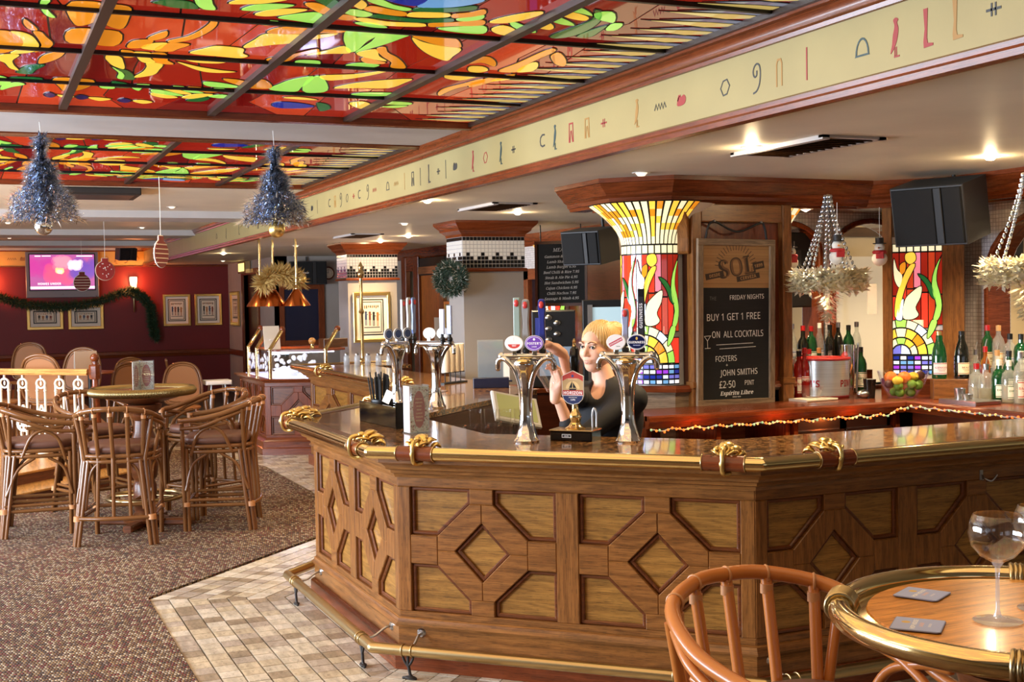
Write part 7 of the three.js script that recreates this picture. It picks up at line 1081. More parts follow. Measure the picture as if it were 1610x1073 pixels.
// ---------- food display ----------
{
  const FP = [[2.85, -14.7], [2.85, -13.32], [3.5, -13.0], [3.92, -13.42], [3.92, -14.7]];
  const o = thing('food_display', 'octagonal oak food display with lit glass top and brass posts', 'counter');
  mesh('carcass', slab(offsetPath(FP, -0.03, true), 0.02, 0.8), M.mahogDark, o);
  mesh('plinth', sweep([[-0.05, 0], [0.05, 0], [0.05, 0.07], [0.035, 0.08], [0.035, 0.14], [0.01, 0.16], [0, 0.18], [-0.05, 0.18]], FP, { closed: true }), M.mahog, o);
  mesh('cornice', sweep([[-0.05, 0.775], [0.01, 0.775], [0.02, 0.79], [0.05, 0.8], [0.055, 0.82], [-0.05, 0.82]], FP, { closed: true }), M.mahog, o);
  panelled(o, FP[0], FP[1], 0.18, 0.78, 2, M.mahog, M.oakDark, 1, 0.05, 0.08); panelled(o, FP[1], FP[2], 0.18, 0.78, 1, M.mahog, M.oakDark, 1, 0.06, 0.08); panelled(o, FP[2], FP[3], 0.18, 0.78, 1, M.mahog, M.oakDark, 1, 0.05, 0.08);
  mesh('lit_bed', slab(offsetPath(FP, -0.06, true), 0.8, 0.826), emit([214, 220, 255], 0.55, 0.4), o);
  const posts = [[2.9, -14.4], [2.88, -13.85], [2.92, -13.35], [3.46, -13.06]];
  for (const [x, z] of posts) { const p = mesh('brass_post', [rod([x, 0.82, z], [x, 1.13, z], 0.022, 0.022, 12), rod([x, 1.13, z], [x + 0.16, 1.34, z - 0.1], 0.022, 0.022, 12), ball(0.024, x, 1.13, z)], M.brass, o); mesh('knob', ball(0.034, x + 0.165, 1.347, z - 0.103), M.mahog, p); }
  for (let k = 0; k < 3; k++) { const [a, b] = [posts[k], posts[k + 1]], f = facet(a, b); mesh('pane', ext([[0.02, 0.84], [f.L - 0.02, 0.84], [f.L - 0.02, 1.1], [0.02, 1.1]], 0.006).applyMatrix4(f.m), M.glass, o); const et = []; for (let i = 0; i < 26; i++) et.push(ball(0.018 + 0.012 * hash(i, k, 2), 0.06 + hash(i, k, 3) * (f.L - 0.12), 0.9 + 0.17 * hash(i, k, 4), 0.008, 1, 1, 0.15, 6)); mesh('etching', merge(et).applyMatrix4(f.m), std([226, 230, 244], 0.8), o).userData.kind = 'stuff'; }
  mesh('serving_shelf', slab([[3.0, -14.5], [3.0, -13.5], [3.5, -13.25], [3.8, -13.5], [3.8, -14.5]], 1.1, 1.125, 0.003), M.mahog, o);
  mesh('lamp_strip', box(3.1, 3.7, 1.075, 1.095, -14.3, -13.6), emit([226, 230, 255], 2.5), o);
  areaLight(0.6, 0.7, [3.4, 1.06, -13.95], [3.4, 0, -13.95], lin(214, 222, 255), 5);
  for (const [x, z, c, l] of [[3.2, -13.7, [226, 218, 200], 'white dish under the food display glass'], [3.5, -13.5, [214, 226, 236], 'pale ice tray under the food display glass'], [3.3, -14.2, [220, 214, 206], 'oval serving dish under the food display glass']]) { const d = thing('serving_dish', l, 'dish', [x, 0.826, z], 0.4); mesh('dish', lathe([[0, 0], [0.1, 0], [0.13, 0.03], [0.16, 0.05], [0.15, 0.052], [0.11, 0.02], [0, 0.015]], 24), M.white, d); mesh('food', [ball(0.05, 0.02, 0.04, 0.02, 1, 0.6, 1, 8), ball(0.05, -0.05, 0.04, -0.02, 1.1, 0.6, 1, 8), ball(0.04, 0, 0.05, -0.06, 1, 0.7, 1, 8)], std(c, 0.6), d); }
  for (const [x, z, h, c, l] of [[3.02, -13.66, 0.26, M.paper, 'white menu card on the food display shelf'], [3.45, -13.6, 0.09, M.pale, 'little wooden knob ornament on the food display shelf'], [3.72, -13.7, 0.1, M.walnut, 'wooden condiment box on the food display shelf']]) { const d = thing(h > 0.2 ? 'menu_card' : h === 0.1 ? 'condiment_box' : 'shelf_ornament', l, h > 0.2 ? 'menu' : 'box', [x, 1.125, z], 0.3); if (h > 0.2) { mesh('card', put(cbox(0.2, h, 0.004), 0, 0, 0, 0, -0.12), print(120, 160, (q, w, hh) => { fill(q, '#efeadc', 0, 0, w, hh); words(q, 'MENU', 18, w / 2, 22, '#6a5a40'); for (let k = 0; k < 9; k++) fill(q, '#b8ae98', 26, 42 + k * 12, 68, 3); }), d); mesh('easel', put(cbox(0.06, 0.12, 0.004), 0, 0, -0.05, 0, 0.4), M.paper, d); } else if (h === 0.1) mesh('box', cbox(0.32, h, 0.12, 0.006), c, d); else { mesh('stem', lathe([[0, 0], [0.03, 0], [0.02, 0.02], [0.02, 0.05]], 14), M.brass, d); mesh('knob', ball(0.04, 0, 0.08, 0), c, d); } }
  for (const [x, z, l] of [[3.0, -14.15, 'copper heat lamp over the menu card'], [3.14, -14.1, 'copper heat lamp in the middle of the three'], [3.36, -13.9, 'largest copper heat lamp on the brass rod']]) {
    const p = thing('heat_lamp', l, 'lamp', [x, 1.6, z]); mesh('lamp_shade', lathe([[0.028, 0.19], [0.06, 0.15], [0.155, 0.01], [0.157, 0], [0.15, 0.0], [0.055, 0.145], [0.02, 0.18]], 26), M.copper, p); mesh('lamp_bulb', ball(0.04, 0, 0.05, 0), emit([255, 200, 130], 4), p); mesh('rod', rod([0, 0.19, 0], [0, 0.76, 0], 0.014, 0.014, 10), M.brass, p); mesh('cap', lathe([[0, 0.2], [0.036, 0.2], [0.02, 0.24], [0, 0.25]], 14), M.brass, p);
    const s = new THREE.SpotLight(lin(255, 196, 130), 1.6, 0, 0.9, 0.6); s.position.set(x, 1.59, z); s.target.position.set(x, 0, z); s.castShadow = true; scene.add(s, s.target);
  }
  const df = thing('dried_flowers', 'bunch of dried straw-coloured flowers tied to the lamp rods', 'dried flowers', [3.18, 1.9, -14.0]); mesh('sprays', garlandGeo([[-0.2, -0.06, 0], [-0.06, 0.06, 0], [0.1, 0.05, 0.02], [0.24, -0.02, 0]], 1500, 0.12, 0.1, 31), std([190, 158, 92], 0.8), df).userData.kind = 'stuff'; mesh('tie', torus(0.06, 0.012, 0, 0, 0), M.gold, df); mesh('rosette', ball(0.05, 0.26, 0.0, 0.06, 1, 1, 0.5), M.gold, df);
  const po = thing('brass_column', 'slender brass standard with turned finial rising from the far counter', 'column', [3.74, 1.0, -12.62]); mesh('shaft', lathe([[0.04, 0], [0.04, 0.02], [0.02, 0.04], [0.018, 0.5], [0.03, 0.53], [0.018, 0.56], [0.016, 0.88], [0.034, 0.9], [0.04, 0.93], [0.02, 0.97], [0.028, 1.0], [0.012, 1.04], [0, 1.06]], 16), M.brass, po); 
  const st = thing('counter_stub', 'short dark oak counter block under the brass standard', 'counter', [3.74, 0, -12.62]); mesh('block', cbox(0.36, 1.0, 0.36, 0.01), M.mahogDark, st);
}
// wall things beyond the food display
{
  const b = thing('emergency_sign', 'lit brass framed emergency sign box on the grey wall', 'sign', [4.32, 2.25, -21.4], -Math.PI / 2); mesh('case', box(-0.3, 0.3, -0.1, 0.1, 0, 0.1, 0.01), M.brass, b); mesh('sign_face', box(-0.24, 0.24, -0.07, 0.07, 0.1, 0.104), emit([250, 226, 140], 1.2), b);
  const n = thing('navy_board', 'navy blue notice board in a wide oak frame', 'board', [4.72, 1.46, -19.19]); mesh('board', box(-0.28, 0.26, -0.42, 0.38, 0, 0.01), M.navy, n); mesh('frame', [box(-0.36, -0.28, -0.5, 0.46, 0, 0.03, 0.004), box(0.26, 0.36, -0.5, 0.46, 0, 0.03, 0.004), box(-0.28, 0.26, 0.38, 0.46, 0, 0.03, 0.004), box(-0.28, 0.26, -0.5, -0.42, 0, 0.03, 0.004)], M.mahog, n);
  const c = thing('wall_clock', 'round wooden wall clock with white dial on the grey wall', 'clock', [5.15, 2.09, -19.19]); mesh('case', lathe([[0, 0], [0.1, 0], [0.105, 0.02], [0.09, 0.04], [0.08, 0.03]], 28).rotateX(Math.PI / 2), M.mahog, c); printed('dial', ovalPts(0.16, 0.16), 0.032, print(128, 128, (x, w, h) => { fill(x, '#f3ead6', 0, 0, w, h); for (let k = 0; k < 12; k++) words(x, ['XII', 'I', 'II', 'III', 'IV', 'V', 'VI', 'VII', 'VIII', 'IX', 'X', 'XI'][k], 13, 64 + 46 * Math.sin(k * Math.PI / 6), 64 - 46 * Math.cos(k * Math.PI / 6), '#222', 'serif'); x.strokeStyle = '#111'; x.lineWidth = 4; x.beginPath(); x.moveTo(64, 64); x.lineTo(36, 52); x.moveTo(64, 64); x.lineTo(60, 22); x.stroke(); }), c);
  const w = struct('wall_arcade', 'timber arcade wall with doorway, mosaic head and dark window', 'wall');
  mesh('wall_section', [box(5.78, 5.95, 0, 2.36, -19.2, -17.1), box(5.78, 5.95, 0, 2.36, -15.6, -12.75), box(5.78, 5.95, 2.1, 2.36, -17.1, -15.6)], M.greyWall, w);
  mesh('wall_section', box(5.78, 5.95, 0, 2.36, -12.1, -8.75), M.mahogDark, w); mesh('mosaic_head', box(5.765, 5.79, 1.97, 2.24, -13.6, -12.2), M.mosaic, w);
  mesh('cornice', sweep([[0, 2.22], [0.02, 2.225], [0.05, 2.27], [0.08, 2.32], [0.09, 2.36], [0, 2.36]], [[5.78, -19.2], [5.78, -7.2]]), M.mahog, w);
  for (const [a, b2] of [[-17.25, -17.05], [-16.72, -16.5]]) mesh('post', box(5.72, 5.8, 0, 2.25, a, b2, 0.01), M.mahog, w);
  const ar = ext([[0, 0], [0.55, 0], [0.55, 0.35], [0.5, 0.34], ...Array.from({ length: 9 }, (_, k) => [0.275 - 0.225 * Math.cos(Math.PI * (1 - k / 8)), 0.05 + 0.25 * Math.sin(Math.PI * (1 - k / 8)) * 0.9]), [0.05, 0.34], [0, 0.35]].filter((p, i) => i < 3 || i > 3).map(([x, y]) => [x, y]), 0.05); ar.rotateY(-Math.PI / 2); ar.translate(5.78, 1.92, -17.2); mesh('arch_head', muv(box(5.73, 5.79, 2.05, 2.25, -17.2, -16.5)), M.mahog, w);
  const d = struct('door_2', 'bright orange oak door under the arcade', 'door'); mesh('door_leaf', box(5.76, 5.8, 0, 2.0, -16.48, -15.62), M.orange, d); mesh('door_frame', [box(5.72, 5.79, 0, 2.1, -15.64, -15.5), box(5.72, 5.79, 2.0, 2.1, -16.5, -15.5)], M.oak, d); mesh('door_notice', box(5.75, 5.762, 1.05, 1.4, -15.95, -15.68), M.paper, d);
  mesh('fanlight', box(5.74, 5.77, 1.98, 2.22, -16.5, -15.5), M.dark, d);
  const wn = struct('window_9', 'dark glazed timber window beside the lit glass column', 'window'); mesh('window_frame', [box(5.72, 5.8, 0.6, 1.95, -12.86, -12.74), box(5.72, 5.8, 0.6, 1.95, -12.36, -12.26), box(5.72, 5.8, 1.85, 1.97, -12.86, -12.26)], M.mahog, wn); mesh('pane', box(5.77, 5.775, 0.6, 1.85, -12.74, -12.36), phy([40, 30, 34], 0.05, {}), wn);
  const g = thing('glass_column', 'slim stained glass column glowing behind the script chalkboard', 'column', [5.72, 0, -11.95]); mesh('shaft', lathe([[0.18, 0], [0.18, 1.08], [0.146, 1.1], [0.146, 2.0], [0.25, 2.2], [0, 2.2]], 20), M.white, g); columnDesign(g.children[0], (x, y, o2) => { const a = Math.PI * (1.25 - 0.75 * x), R = 0.15 + o2; return [Math.cos(a) * R, 1.955 - y * 0.33, Math.sin(a) * R]; }); netCapital(g.children[0], (u, y, o2) => { const a = Math.PI * (1.3 - 0.9 * u), R = 0.15 + o2 + 0.11 * Math.pow(Math.max(0, y - 1.96) / 0.24, 1.5); return [Math.cos(a) * R, y, Math.sin(a) * R]; }, 14, 5, 2.2, 1.97);
  const g2 = thing('glass_column', 'stained glass column half hidden behind the loudspeaker and blonde hair', 'column', [5.5, 0, -9.6]); mesh('shaft', lathe([[0.16, 0], [0.16, 1.08], [0.146, 1.1], [0.146, 2.2], [0, 2.2]], 20), M.white, g2); columnDesign(g2.children[0], (x, y, o2) => { const a = Math.PI * (1.25 - 0.75 * x), R = 0.15 + o2; return [Math.cos(a) * R, 1.955 - y * 0.33, Math.sin(a) * R]; });
  const cb = thing('menu_chalkboard', 'chalkboard covered in small white script behind the loudspeaker', 'chalkboard', [5.3, 1.88, -11.0], -0.62); mesh('frame', [box(-0.26, 0.26, -0.32, -0.29, 0, 0.02), box(-0.26, 0.26, 0.29, 0.32, 0, 0.02), box(-0.26, -0.235, -0.3, 0.3, 0, 0.02), box(0.235, 0.26, -0.3, 0.3, 0, 0.02)], M.mahogDark, cb); for (const x of [-0.2, 0.2]) mesh('hanging_rod', rod([x, 0.31, 0.01], [x, 0.49, 0.01], 0.006), M.black, cb);
  printed('board', [[-0.235, -0.29], [0.235, -0.29], [0.235, 0.29], [-0.235, 0.29]], 0.01, print(300, 370, (x, w, h) => { fill(x, '#151515', 0, 0, w, h); words(x, 'MEALS', 30, w / 2, 36, '#ddd', 'serif', -0.04, 'italic'); ['Gammon & Egg', 'Lamb Shank', 'Lamb Burger', 'Beef Chilli & Rice', 'Steak & Ale Pie', 'Hot Sandwiches', 'Cajun Chicken', 'Chilli Nachos', 'Sausage & Mash'].forEach((s, k) => words(x, s + ' ' + (4 + k % 4) + '.95', 22, w / 2, 78 + k * 33, '#e6e4de', 'serif', -0.02, 'italic')); }, 0.8), cb);
  const fr = thing('drinks_cooler', 'black drinks cooler with pale lit door behind the person', 'cooler', [4.9, 0.9, -9.2], -0.45); mesh('case', cbox(0.5, 0.72, 0.4, 0.006), M.black, fr); mesh('light_door', box(-0.17, 0.17, 0.06, 0.66, 0.2, 0.206), emit([176, 200, 206], 0.5, 0.1), fr); mesh('door_edge', [box(-0.21, -0.17, 0.04, 0.68, 0.2, 0.22)], M.steel, fr);
  const cm = thing('coffee_machine', 'black and steel coffee machine with blue label behind the taps', 'coffee machine', [4.45, 0.9, -9.4], -0.45); mesh('case', cbox(0.36, 0.64, 0.36, 0.01), M.black, cm); mesh('front_panel', box(-0.12, 0.16, 0.1, 0.34, 0.18, 0.19), std([150, 168, 186], 0.3), cm); mesh('blue_label', box(-0.15, -0.09, 0.38, 0.58, 0.18, 0.186), std([60, 70, 150], 0.3), cm); for (let k = 0; k < 5; k++) mesh('pod', ball(0.03, -0.04 + (k % 2) * 0.07, 0.4 + k * 0.045, 0.185, 1, 0.8, 0.6), M.steel, cm);
  const ct = thing('rear_counter', 'dark rear counter carrying coffee machine and cooler', 'counter', [4.7, 0, -9.3], -0.45); mesh('top', cbox(1.4, 0.04, 0.5, 0.004, 0, 0.86, 0), M.mahog, ct); mesh('carcass', cbox(1.36, 0.86, 0.46), M.mahogDark, ct);
}
// ---------- Christmas hangings ----------
const hanger = (x, y0, z, y1) => tube([[x, y0, z], [x + 0.004, (y0 + y1) / 2, z], [x, y1, z]], 0.0022, { rad: 5 });
function tinselTree(label, x, z, top, h, s0, ballMat) {
  const o = thing('tinsel_tree', label, 'tinsel tree', [x, 0, z]); const pos = [];
  for (let k = 0; k < 6500; k++) { const t = Math.pow(hash(k, 1, s0), 0.62), y = top - t * h, R = 0.018 + (t > 0.28 ? (t - 0.28) * 0.29 : 0) + 0.02 * Math.sin(t * 19), a = hash(k, 2, s0) * 6.283, r = R * (0.55 + 0.45 * hash(k, 3, s0)), c = V(Math.cos(a) * r, y, Math.sin(a) * r), l = 0.028 + 0.03 * hash(k, 4, s0), d = V(Math.cos(a) + (hash(k, 5, s0) - 0.5) * 1.6, (hash(k, 6, s0) - 0.6) * 1.5, Math.sin(a) + (hash(k, 7, s0) - 0.5) * 1.6).normalize(), u = V(-d.z, 0.3, d.x).normalize().multiplyScalar(0.0025 + 0.004 * hash(k, 8, s0)); pos.push(...c.clone().add(u).toArray(), ...c.clone().sub(u).toArray(), ...c.clone().addScaledVector(d, l).toArray()); }
  const g = new THREE.BufferGeometry(); g.setAttribute('position', new THREE.Float32BufferAttribute(pos, 3)); g.computeVertexNormals(); mesh('tinsel', g, std([196, 206, 222], 0.14, 1), o).userData.kind = 'stuff';
  mesh('core', lathe([[0, top - h * 0.97], [0.07, top - h * 0.93], [0.035, top - h * 0.6], [0.012, top - h * 0.25], [0.008, top], [0, top]], 14), std([96, 104, 124], 0.35, 0.7), o);
  mesh('bauble', ball(0.05, 0.005, top - h - 0.035, 0.02, 1, 1, 1, 22), ballMat, o); mesh('string', hanger(0, top - 0.12, 0, 2.68), M.white, o);
}
tinselTree('silver tinsel tree with chrome bauble hanging from the beam', 0.365, -7.45, 2.62, 0.49, 3, M.chrome); tinselTree('silver tinsel tree with gold bauble hanging before the frieze', 1.68, -7.45, 2.59, 0.47, 8, M.gold);
function flatBauble(label, x, y, z, r, turn, col, stripes, ceil = 2.66) {
  const o = thing('hanging_bauble', label, 'bauble', [x, y, z], turn); const p = []; for (let k = 0; k <= 28; k++) { const a = -Math.PI / 2 + 0.32 + Math.PI + (k / 28) * (2 * Math.PI - 0.64) ; p.push([Math.cos(a + Math.PI) * r * -1, Math.sin(a) * r]); }
  const q = [...p, [0.3 * r, 1.25 * r], [-0.3 * r, 1.25 * r]].map(([a, b]) => [a, b]); const out = []; for (let k = 0; k <= 30; k++) { const a = Math.PI / 2 - 0.34 - (k / 30) * (2 * Math.PI - 0.68); out.push([Math.cos(a) * r, Math.sin(a) * r]); } out.push([-0.33 * r, 1.28 * r], [0.33 * r, 1.28 * r]);
  mesh('disc', ext(out, 0.02, 0.004).translate(0, 0, -0.01), std(col, 0.5), o); mesh('rim', tube(out.map(([a, b]) => [a, b, 0]), r * 0.045, { closed: true, seg: 70, tension: 0.1 }), stripes ? M.white : std([220, 200, 180], 0.5), o);
  if (stripes) for (let k = -2; k <= 2; k++) { const y1 = k * r * 0.33, w = Math.sqrt(r * r - y1 * y1) * 0.96; mesh('stripe', box(-w, w, y1 - r * 0.035, y1 + r * 0.035, -0.0125, 0.0125), std([226, 206, 186], 0.5), o); }
  else for (let k = 0; k < 16; k++) { const a = hash(k, 1, 2) * 6.28, q2 = r * 0.8 * Math.sqrt(hash(k, 2, 2)); mesh('star_fleck', ball(0.006, Math.cos(a) * q2, Math.sin(a) * q2, 0.011, 1, 1, 0.5, 5), M.white, o); }
  mesh('string', hanger(0, 1.28 * r, 0, ceil - y), M.white, o);
}
flatBauble('narrow striped red bauble hanging nearest the frieze', 1.375, 2.05, -10.18, 0.11, 0.95, [124, 34, 30], true); flatBauble('round red bauble with white flecks hanging beside the television', 1.45, 2.06, -15.6, 0.115, 0.25, [150, 42, 40], false); flatBauble('striped red bauble hanging in front of the television screen', 1.55, 2.0, -20.4, 0.13, 0.25, [110, 34, 34], true);
function silverBasket(label, x, y, z, R) {
  const o = thing('silver_basket', label, 'hanging decoration', [x, y, z]); const top = 0.46;
  for (let k = 0; k < 8; k++) { const a = k * Math.PI / 4, l = []; for (let i = 0; i <= 16; i++) { const t = i / 16, r = 0.02 + (R * 0.62) * Math.pow(t, 1.3); l.push(ball(0.011, Math.cos(a) * r, top * (1 - t) + 0.03, Math.sin(a) * r, 1, 1.4, 0.6, 6)); } mesh('bead_chain', l, M.silver, o).userData.kind = 'stuff'; }
  const pos = []; for (let k = 0; k < 1900; k++) { const a = hash(k, 1, 71) * 6.283, tt = hash(k, 2, 71), r = R * (0.5 + 0.45 * tt), y0 = 0.04 - 0.13 * hash(k, 3, 71), c = V(Math.cos(a) * r, y0, Math.sin(a) * r), d = V(Math.cos(a) + (hash(k, 4, 71) - 0.5) * 2, (hash(k, 5, 71) - 0.35) * 1.6, Math.sin(a) + (hash(k, 6, 71) - 0.5) * 2).normalize(), u = V(-d.z, 0.2, d.x).normalize(), l = 0.04 + 0.02 * hash(k, 7, 71), m = c.clone().addScaledVector(d, l * 0.5), e = c.clone().addScaledVector(d, l); pos.push(...c.toArray(), ...m.clone().addScaledVector(u, 0.012).toArray(), ...e.toArray(), ...c.toArray(), ...e.toArray(), ...m.clone().addScaledVector(u, -0.012).toArray()); }
  for (let k = 0; k < 220; k++) { const t = hash(k, 1, 72), a = hash(k, 2, 72) * 6.28, r = 0.05 * (1 - t), c = V(Math.cos(a) * r, -0.1 - t * 0.16, Math.sin(a) * r), d = V(Math.cos(a), -0.4, Math.sin(a)).normalize(), u = V(-d.z, 0.1, d.x).multiplyScalar(0.008), m = c.clone().addScaledVector(d, 0.03), e = c.clone().addScaledVector(d, 0.06); pos.push(...c.toArray(), ...m.clone().add(u).toArray(), ...e.toArray(), ...c.toArray(), ...e.toArray(), ...m.clone().sub(u).toArray()); }
  const g = new THREE.BufferGeometry(); g.setAttribute('position', new THREE.Float32BufferAttribute(pos, 3)); g.computeVertexNormals(); mesh('silver_leaves', g, std([240, 232, 206], 0.3, 0.55), o).userData.kind = 'stuff';
  mesh('hoop', torus(R * 0.64, 0.01, 0, 0, 0), M.silver, o); mesh('hook', [rod([0, top, 0], [0, 2.19 - y > top ? 2.19 - y : top + 0.04, 0], 0.004), ball(0.02, 0, top + 0.03, 0)], M.brass, o); return o;
}
silverBasket('silver beaded hanging basket with frosted leaves before the narrow arch', 4.8, 1.74, -6.2, 0.235); silverBasket('silver hanging basket with frosted leaves over the side counter spirits', 5.12, 1.76, -4.95, 0.24);
{
  const st = thing('copper_star', 'glittery copper star hanging under the silver basket', 'star', [5.2, 1.66, -4.82], -0.5); const p = []; for (let k = 0; k < 10; k++) { const a = Math.PI / 2 + k * Math.PI / 5, r = k % 2 ? 0.05 : 0.12; p.push([Math.cos(a) * r, Math.sin(a) * r]); } mesh('star_body', ext(p, 0.03, 0.008), std([120, 70, 44], 0.4, 0.6), st); mesh('string', rod([0, 0.12, 0.01], [0, 0.5, 0.01], 0.002), M.white, st);
  function snowman(label, x, y, z, turn) { const o = thing('snowman_ornament', label, 'ornament', [x, y, z], turn); mesh('figure', [ball(0.05, 0, 0, 0, 1, 0.95, 0.7), ball(0.034, 0, 0.07, 0, 1, 1, 0.8)], std([236, 228, 214], 0.6), o); mesh('scarf', [torus(0.034, 0.012, 0, 0.042, 0), put(cbox(0.05, 0.045, 0.01, 0.003), 0.01, 0.0, 0.036)], std([178, 30, 34], 0.6), o); mesh('hat', lathe([[0, 0.095], [0.042, 0.095], [0.042, 0.1], [0.026, 0.102], [0.026, 0.135], [0, 0.136]], 14), M.dark, o); mesh('nose', rod([0, 0.07, 0.026], [0.004, 0.068, 0.05], 0.006, 0.001), std([220, 120, 40], 0.5), o); mesh('string', rod([0, 0.135, 0], [0, 2.19 - y, 0], 0.0015), M.white, o); }
  snowman('snowman ornament with red scarf hanging by the side glass shaft', 4.74, 1.84, -6.5, -0.4); snowman('snowman ornament with red scarf beside the glass pillar', 5.36, 1.86, -6.4, -0.9); snowman('snowman ornament with red scarf inside the silver basket chains', 4.79, 1.86, -6.1, -0.4);
  const w = thing('wreath', 'frosted fir wreath hanging on the grey mosaic column', 'wreath', [3.95, 1.83, -10.5], -0.7); const ring = []; for (let k = 0; k <= 16; k++) { const a = k / 16 * 6.283; ring.push([Math.cos(a) * 0.1, Math.sin(a) * 0.1, 0]); } mesh('needles', garlandGeo(ring, 2600, 0.06, 0.07, 41), std([44, 62, 46], 0.7), w).userData.kind = 'stuff'; mesh('frosted_leaves', garlandGeo(ring, 500, 0.08, 0.05, 43), std([214, 206, 190], 0.6), w).userData.kind = 'stuff'; mesh('hoop', torus(0.1, 0.02, 0, 0, 0, 0), std([60, 44, 30], 0.8), w);
  const tv = thing('rear_television', 'black flat television seen from behind with dangling cable hanging in the narrow arch', 'television', [5.03, 1.8, -7.0], 0.0); mesh('case', [box(-0.22, 0.22, -0.25, 0.26, 0, 0.04, 0.008), box(-0.12, 0.12, -0.12, 0.14, 0.04, 0.06, 0.006)], M.black, tv); mesh('mount', [box(-0.03, 0.03, -0.05, 0.3, 0.06, 0.075), box(-0.1, 0.1, 0.03, 0.05, 0.06, 0.08)], M.rubber, tv); mesh('cable', tube([[-0.15, -0.1, 0.05], [-0.16, -0.26, 0.06], [-0.1, -0.34, 0.06], [0.0, -0.3, 0.06], [0.02, -0.22, 0.05]], 0.006), std([200, 196, 186], 0.5), tv);
  const sg = thing('wall_notice', 'small printed notice on the oak jamb of the glass pillar', 'notice', [5.43, 1.5, -6.56], -0.78); mesh('paper', cbox(0.06, 0.2, 0.002), print(60, 200, (x, a, b) => { fill(x, '#e8e2d2', 0, 0, a, b); for (let k = 0; k < 14; k++) fill(x, '#8a8478', 8, 12 + k * 13, 44, 4); }), sg);
}
// ---------- ceiling fittings and lamps ----------
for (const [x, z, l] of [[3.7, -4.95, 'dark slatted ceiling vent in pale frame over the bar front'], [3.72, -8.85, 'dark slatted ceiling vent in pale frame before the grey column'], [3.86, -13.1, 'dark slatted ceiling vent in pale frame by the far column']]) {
  const o = thing('ceiling_vent', l, 'vent', [x, 2.36, z]); mesh('frame', [box(-0.18, 0.18, -0.012, 0, -0.37, -0.34), box(-0.18, 0.18, -0.012, 0, 0.34, 0.37), box(-0.18, -0.14, -0.02, 0, -0.37, 0.37), box(0.14, 0.18, -0.012, 0, -0.37, 0.37)], M.grey2, o); mesh('dark_void', box(-0.14, 0.14, -0.004, 0, -0.34, 0.34), M.black, o);  // black sheet behind the slats stands for the shade in the duct
  for (let k = 0; k < 12; k++) mesh('slat', put(box(-0.14, 0.14, -0.012, -0.009, -0.012, 0.012), 0, 0, -0.32 + k * 0.058, 0, 0.6), M.walnut, o);
}
{ const o = thing('ceiling_heater', 'dark flat heater panel on the ceiling beyond the glass', 'heater', [0.98, 2.66, -11.5]); mesh('panel', box(-0.38, 0.38, -0.06, 0, -0.32, 0.32, 0.01), M.dark, o); mesh('plate', box(-0.33, 0.33, -0.064, -0.06, -0.27, 0.27), std([60, 54, 52], 0.4), o); }
const DL = [[3.475, -5.068, 1], [3.005, -8.428, 1], [4.172, -9.475, 1], [5.0, -5.082, 1], [3.559, -6.3, 0], [4.498, -14.323, 1], [4.461, -13.167, 1], [3.687, -10.984, 0], [3.753, -15.505, 0], [3.86, -21.1, 0], [7.0, -7.6, 1], [7.6, -6.3, 1], [8.3, -7.7, 1], [8.2, -4.6, 1], [3.3, -18, 1], [5.0, -11.6, 1], [7, -14, 1]];  // side room and bar end lamps are unseen, added to light the cream walls
const DLN = ['bright downlight beside the vent over the bar front', 'bright downlight close to the frieze before the grey column', 'bright downlight between vent and grey column', 'bright downlight over the side counter near the frieze end', 'dim downlight above the flared pillar capital', 'bright downlight just before the papyrus column', 'bright downlight by the far vent', 'dim downlight between the two far vents', 'dim downlight above the heat lamps', 'dim downlight near the red wall end', 'added downlight in the side room before the white door', 'added downlight in the side room behind the wide arch', 'added downlight in the side room near the wall basket', 'added downlight beyond the wide arch at the bar end', 'downlight over the passage to the red wall', 'downlight over the coffee machine', 'downlight behind the timber arcade'];
const lampOn = emit([255, 232, 190], 6), lampDim = emit([255, 240, 214], 1.0);
DL.forEach(([x, z, onn], i) => {
  const o = thing('downlight', DLN[i], 'downlight', [x, 2.36, z], 0, 'downlights in the bar ceiling');
  mesh('ring', lathe([[0.035, -0.002], [0.05, -0.004], [0.056, 0], [0.035, 0]], 22), M.white, o); mesh('lamp_face', lathe([[0, -0.022], [0.02, -0.02], [0.034, -0.004], [0.034, 0], [0, 0]], 18), onn ? lampOn : lampDim, o);
  if (onn) { const s = new THREE.SpotLight(lin(255, 222, 172), 9, 0, 1.05, 0.7); s.position.set(x, 2.33, z); s.target.position.set(x, 0, z); s.castShadow = true; s.shadow.radius = 2; scene.add(s, s.target); const p = new THREE.PointLight(lin(255, 222, 172), 0.75); p.position.set(x, 2.345, z); p.shadow.radius = 1.2; p.castShadow = true; scene.add(p); }
});
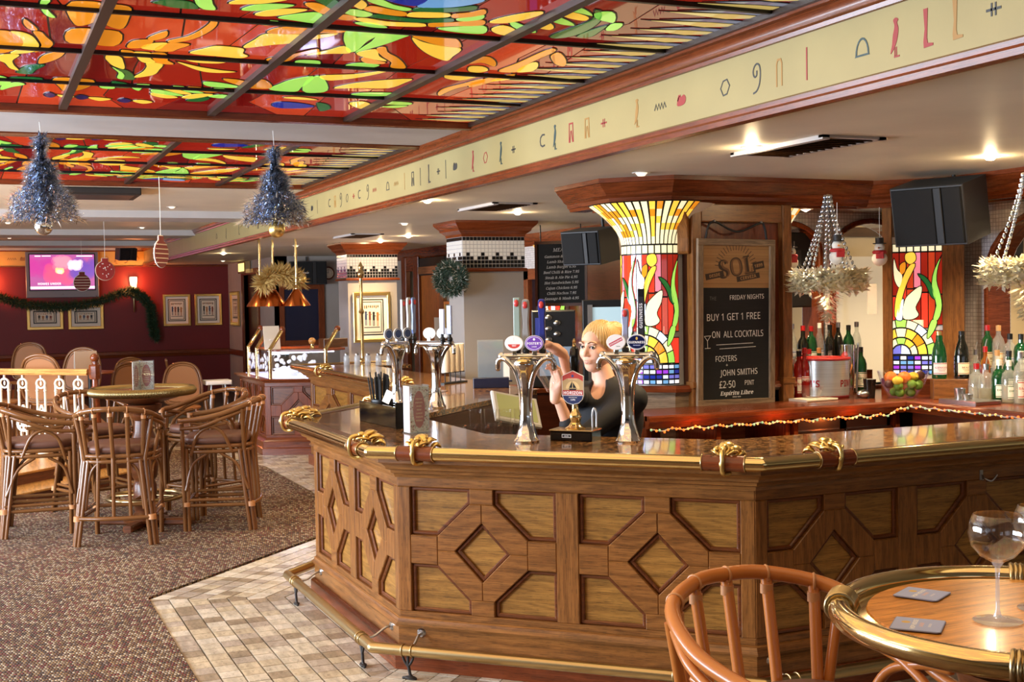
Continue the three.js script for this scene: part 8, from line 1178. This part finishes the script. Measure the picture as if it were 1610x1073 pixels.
for (const [x, z] of [[0.1, -12.4], [0.4, -16.1], [2.05, -16.9], [1.92, -13.3], [-1.5, -13.3], [-1.5, -16.5], [0.5, -19.6]]) { const o = thing('downlight', 'recessed downlight between the ceiling beams before the red wall', 'downlight', [x, 2.66, z], 0, 'downlights between the beams'); mesh('ring', lathe([[0.035, -0.002], [0.05, -0.004], [0.056, 0], [0.035, 0]], 22), M.white, o); mesh('lamp_face', lathe([[0, -0.02], [0.02, -0.018], [0.034, -0.004], [0.034, 0], [0, 0]], 18), lampDim, o); const s = new THREE.SpotLight(lin(255, 222, 176), z > -14 ? 6 : 2, 0, 1.05, 0.7); s.position.set(x, 2.62, z); s.target.position.set(x, 0, z); s.castShadow = true; scene.add(s, s.target); }  // nearest lamps over the deck are added to brighten its boards
{ const o = thing('downlight', 'bright downlight under the cornice before the arches', 'downlight', [4.95, 2.19, -6.62]); mesh('ring', lathe([[0.03, -0.002], [0.045, -0.004], [0.05, 0], [0.03, 0]], 20), M.white, o); mesh('lamp_face', lathe([[0, -0.02], [0.03, -0.004], [0.03, 0], [0, 0]], 16), lampOn, o); for (const [x, z] of [[4.95, -6.62], [5.75, -5.5]]) { const s = new THREE.SpotLight(lin(255, 224, 180), 5, 0, 1.1, 0.7); s.position.set(x, 2.16, z); s.target.position.set(x, 0, z); s.castShadow = true; scene.add(s, s.target); } }
{ const o = thing('downlight', 'bright downlight under the cornice above the wide arch', 'downlight', [5.75, 2.19, -5.5]); mesh('ring', lathe([[0.03, -0.002], [0.045, -0.004], [0.05, 0], [0.03, 0]], 20), M.white, o); mesh('lamp_face', lathe([[0, -0.02], [0.03, -0.004], [0.03, 0], [0, 0]], 16), lampOn, o); }
// daylight-coloured glow let down by the glazed ceilings
for (const { z0, z1 } of GLASS) areaLight(GX1 - GX0 - 0.1, z1 - z0 - 0.1, [(GX0 + GX1) / 2, 2.655, (z0 + z1) / 2], [(GX0 + GX1) / 2, 0, (z0 + z1) / 2], lin(255, 228, 186), 0.9);
{ const o = thing('wall_basket', 'wall basket of red flowers on the cream wall through the wide arch', 'flower basket', [8.42, 1.6, -8.53]); mesh('cone', lathe([[0, -0.2], [0.03, -0.18], [0.09, 0], [0, 0]], 14), std([120, 84, 48], 0.8), o); mesh('leaves', garlandGeo([[-0.06, 0.0, 0.05], [0.02, 0.14, 0.05], [-0.02, 0.3, 0.04]], 900, 0.09, 0.08, 61), std([38, 66, 34], 0.7), o).userData.kind = 'stuff'; for (let k = 0; k < 9; k++) mesh('flower', ball(0.026, (hash(k, 1, 7) - 0.5) * 0.22, 0.02 + 0.3 * hash(k, 2, 7), 0.1, 1, 1, 0.6, 8), std([176, 34, 40], 0.6), o); }
renderer.render(scene, camera);
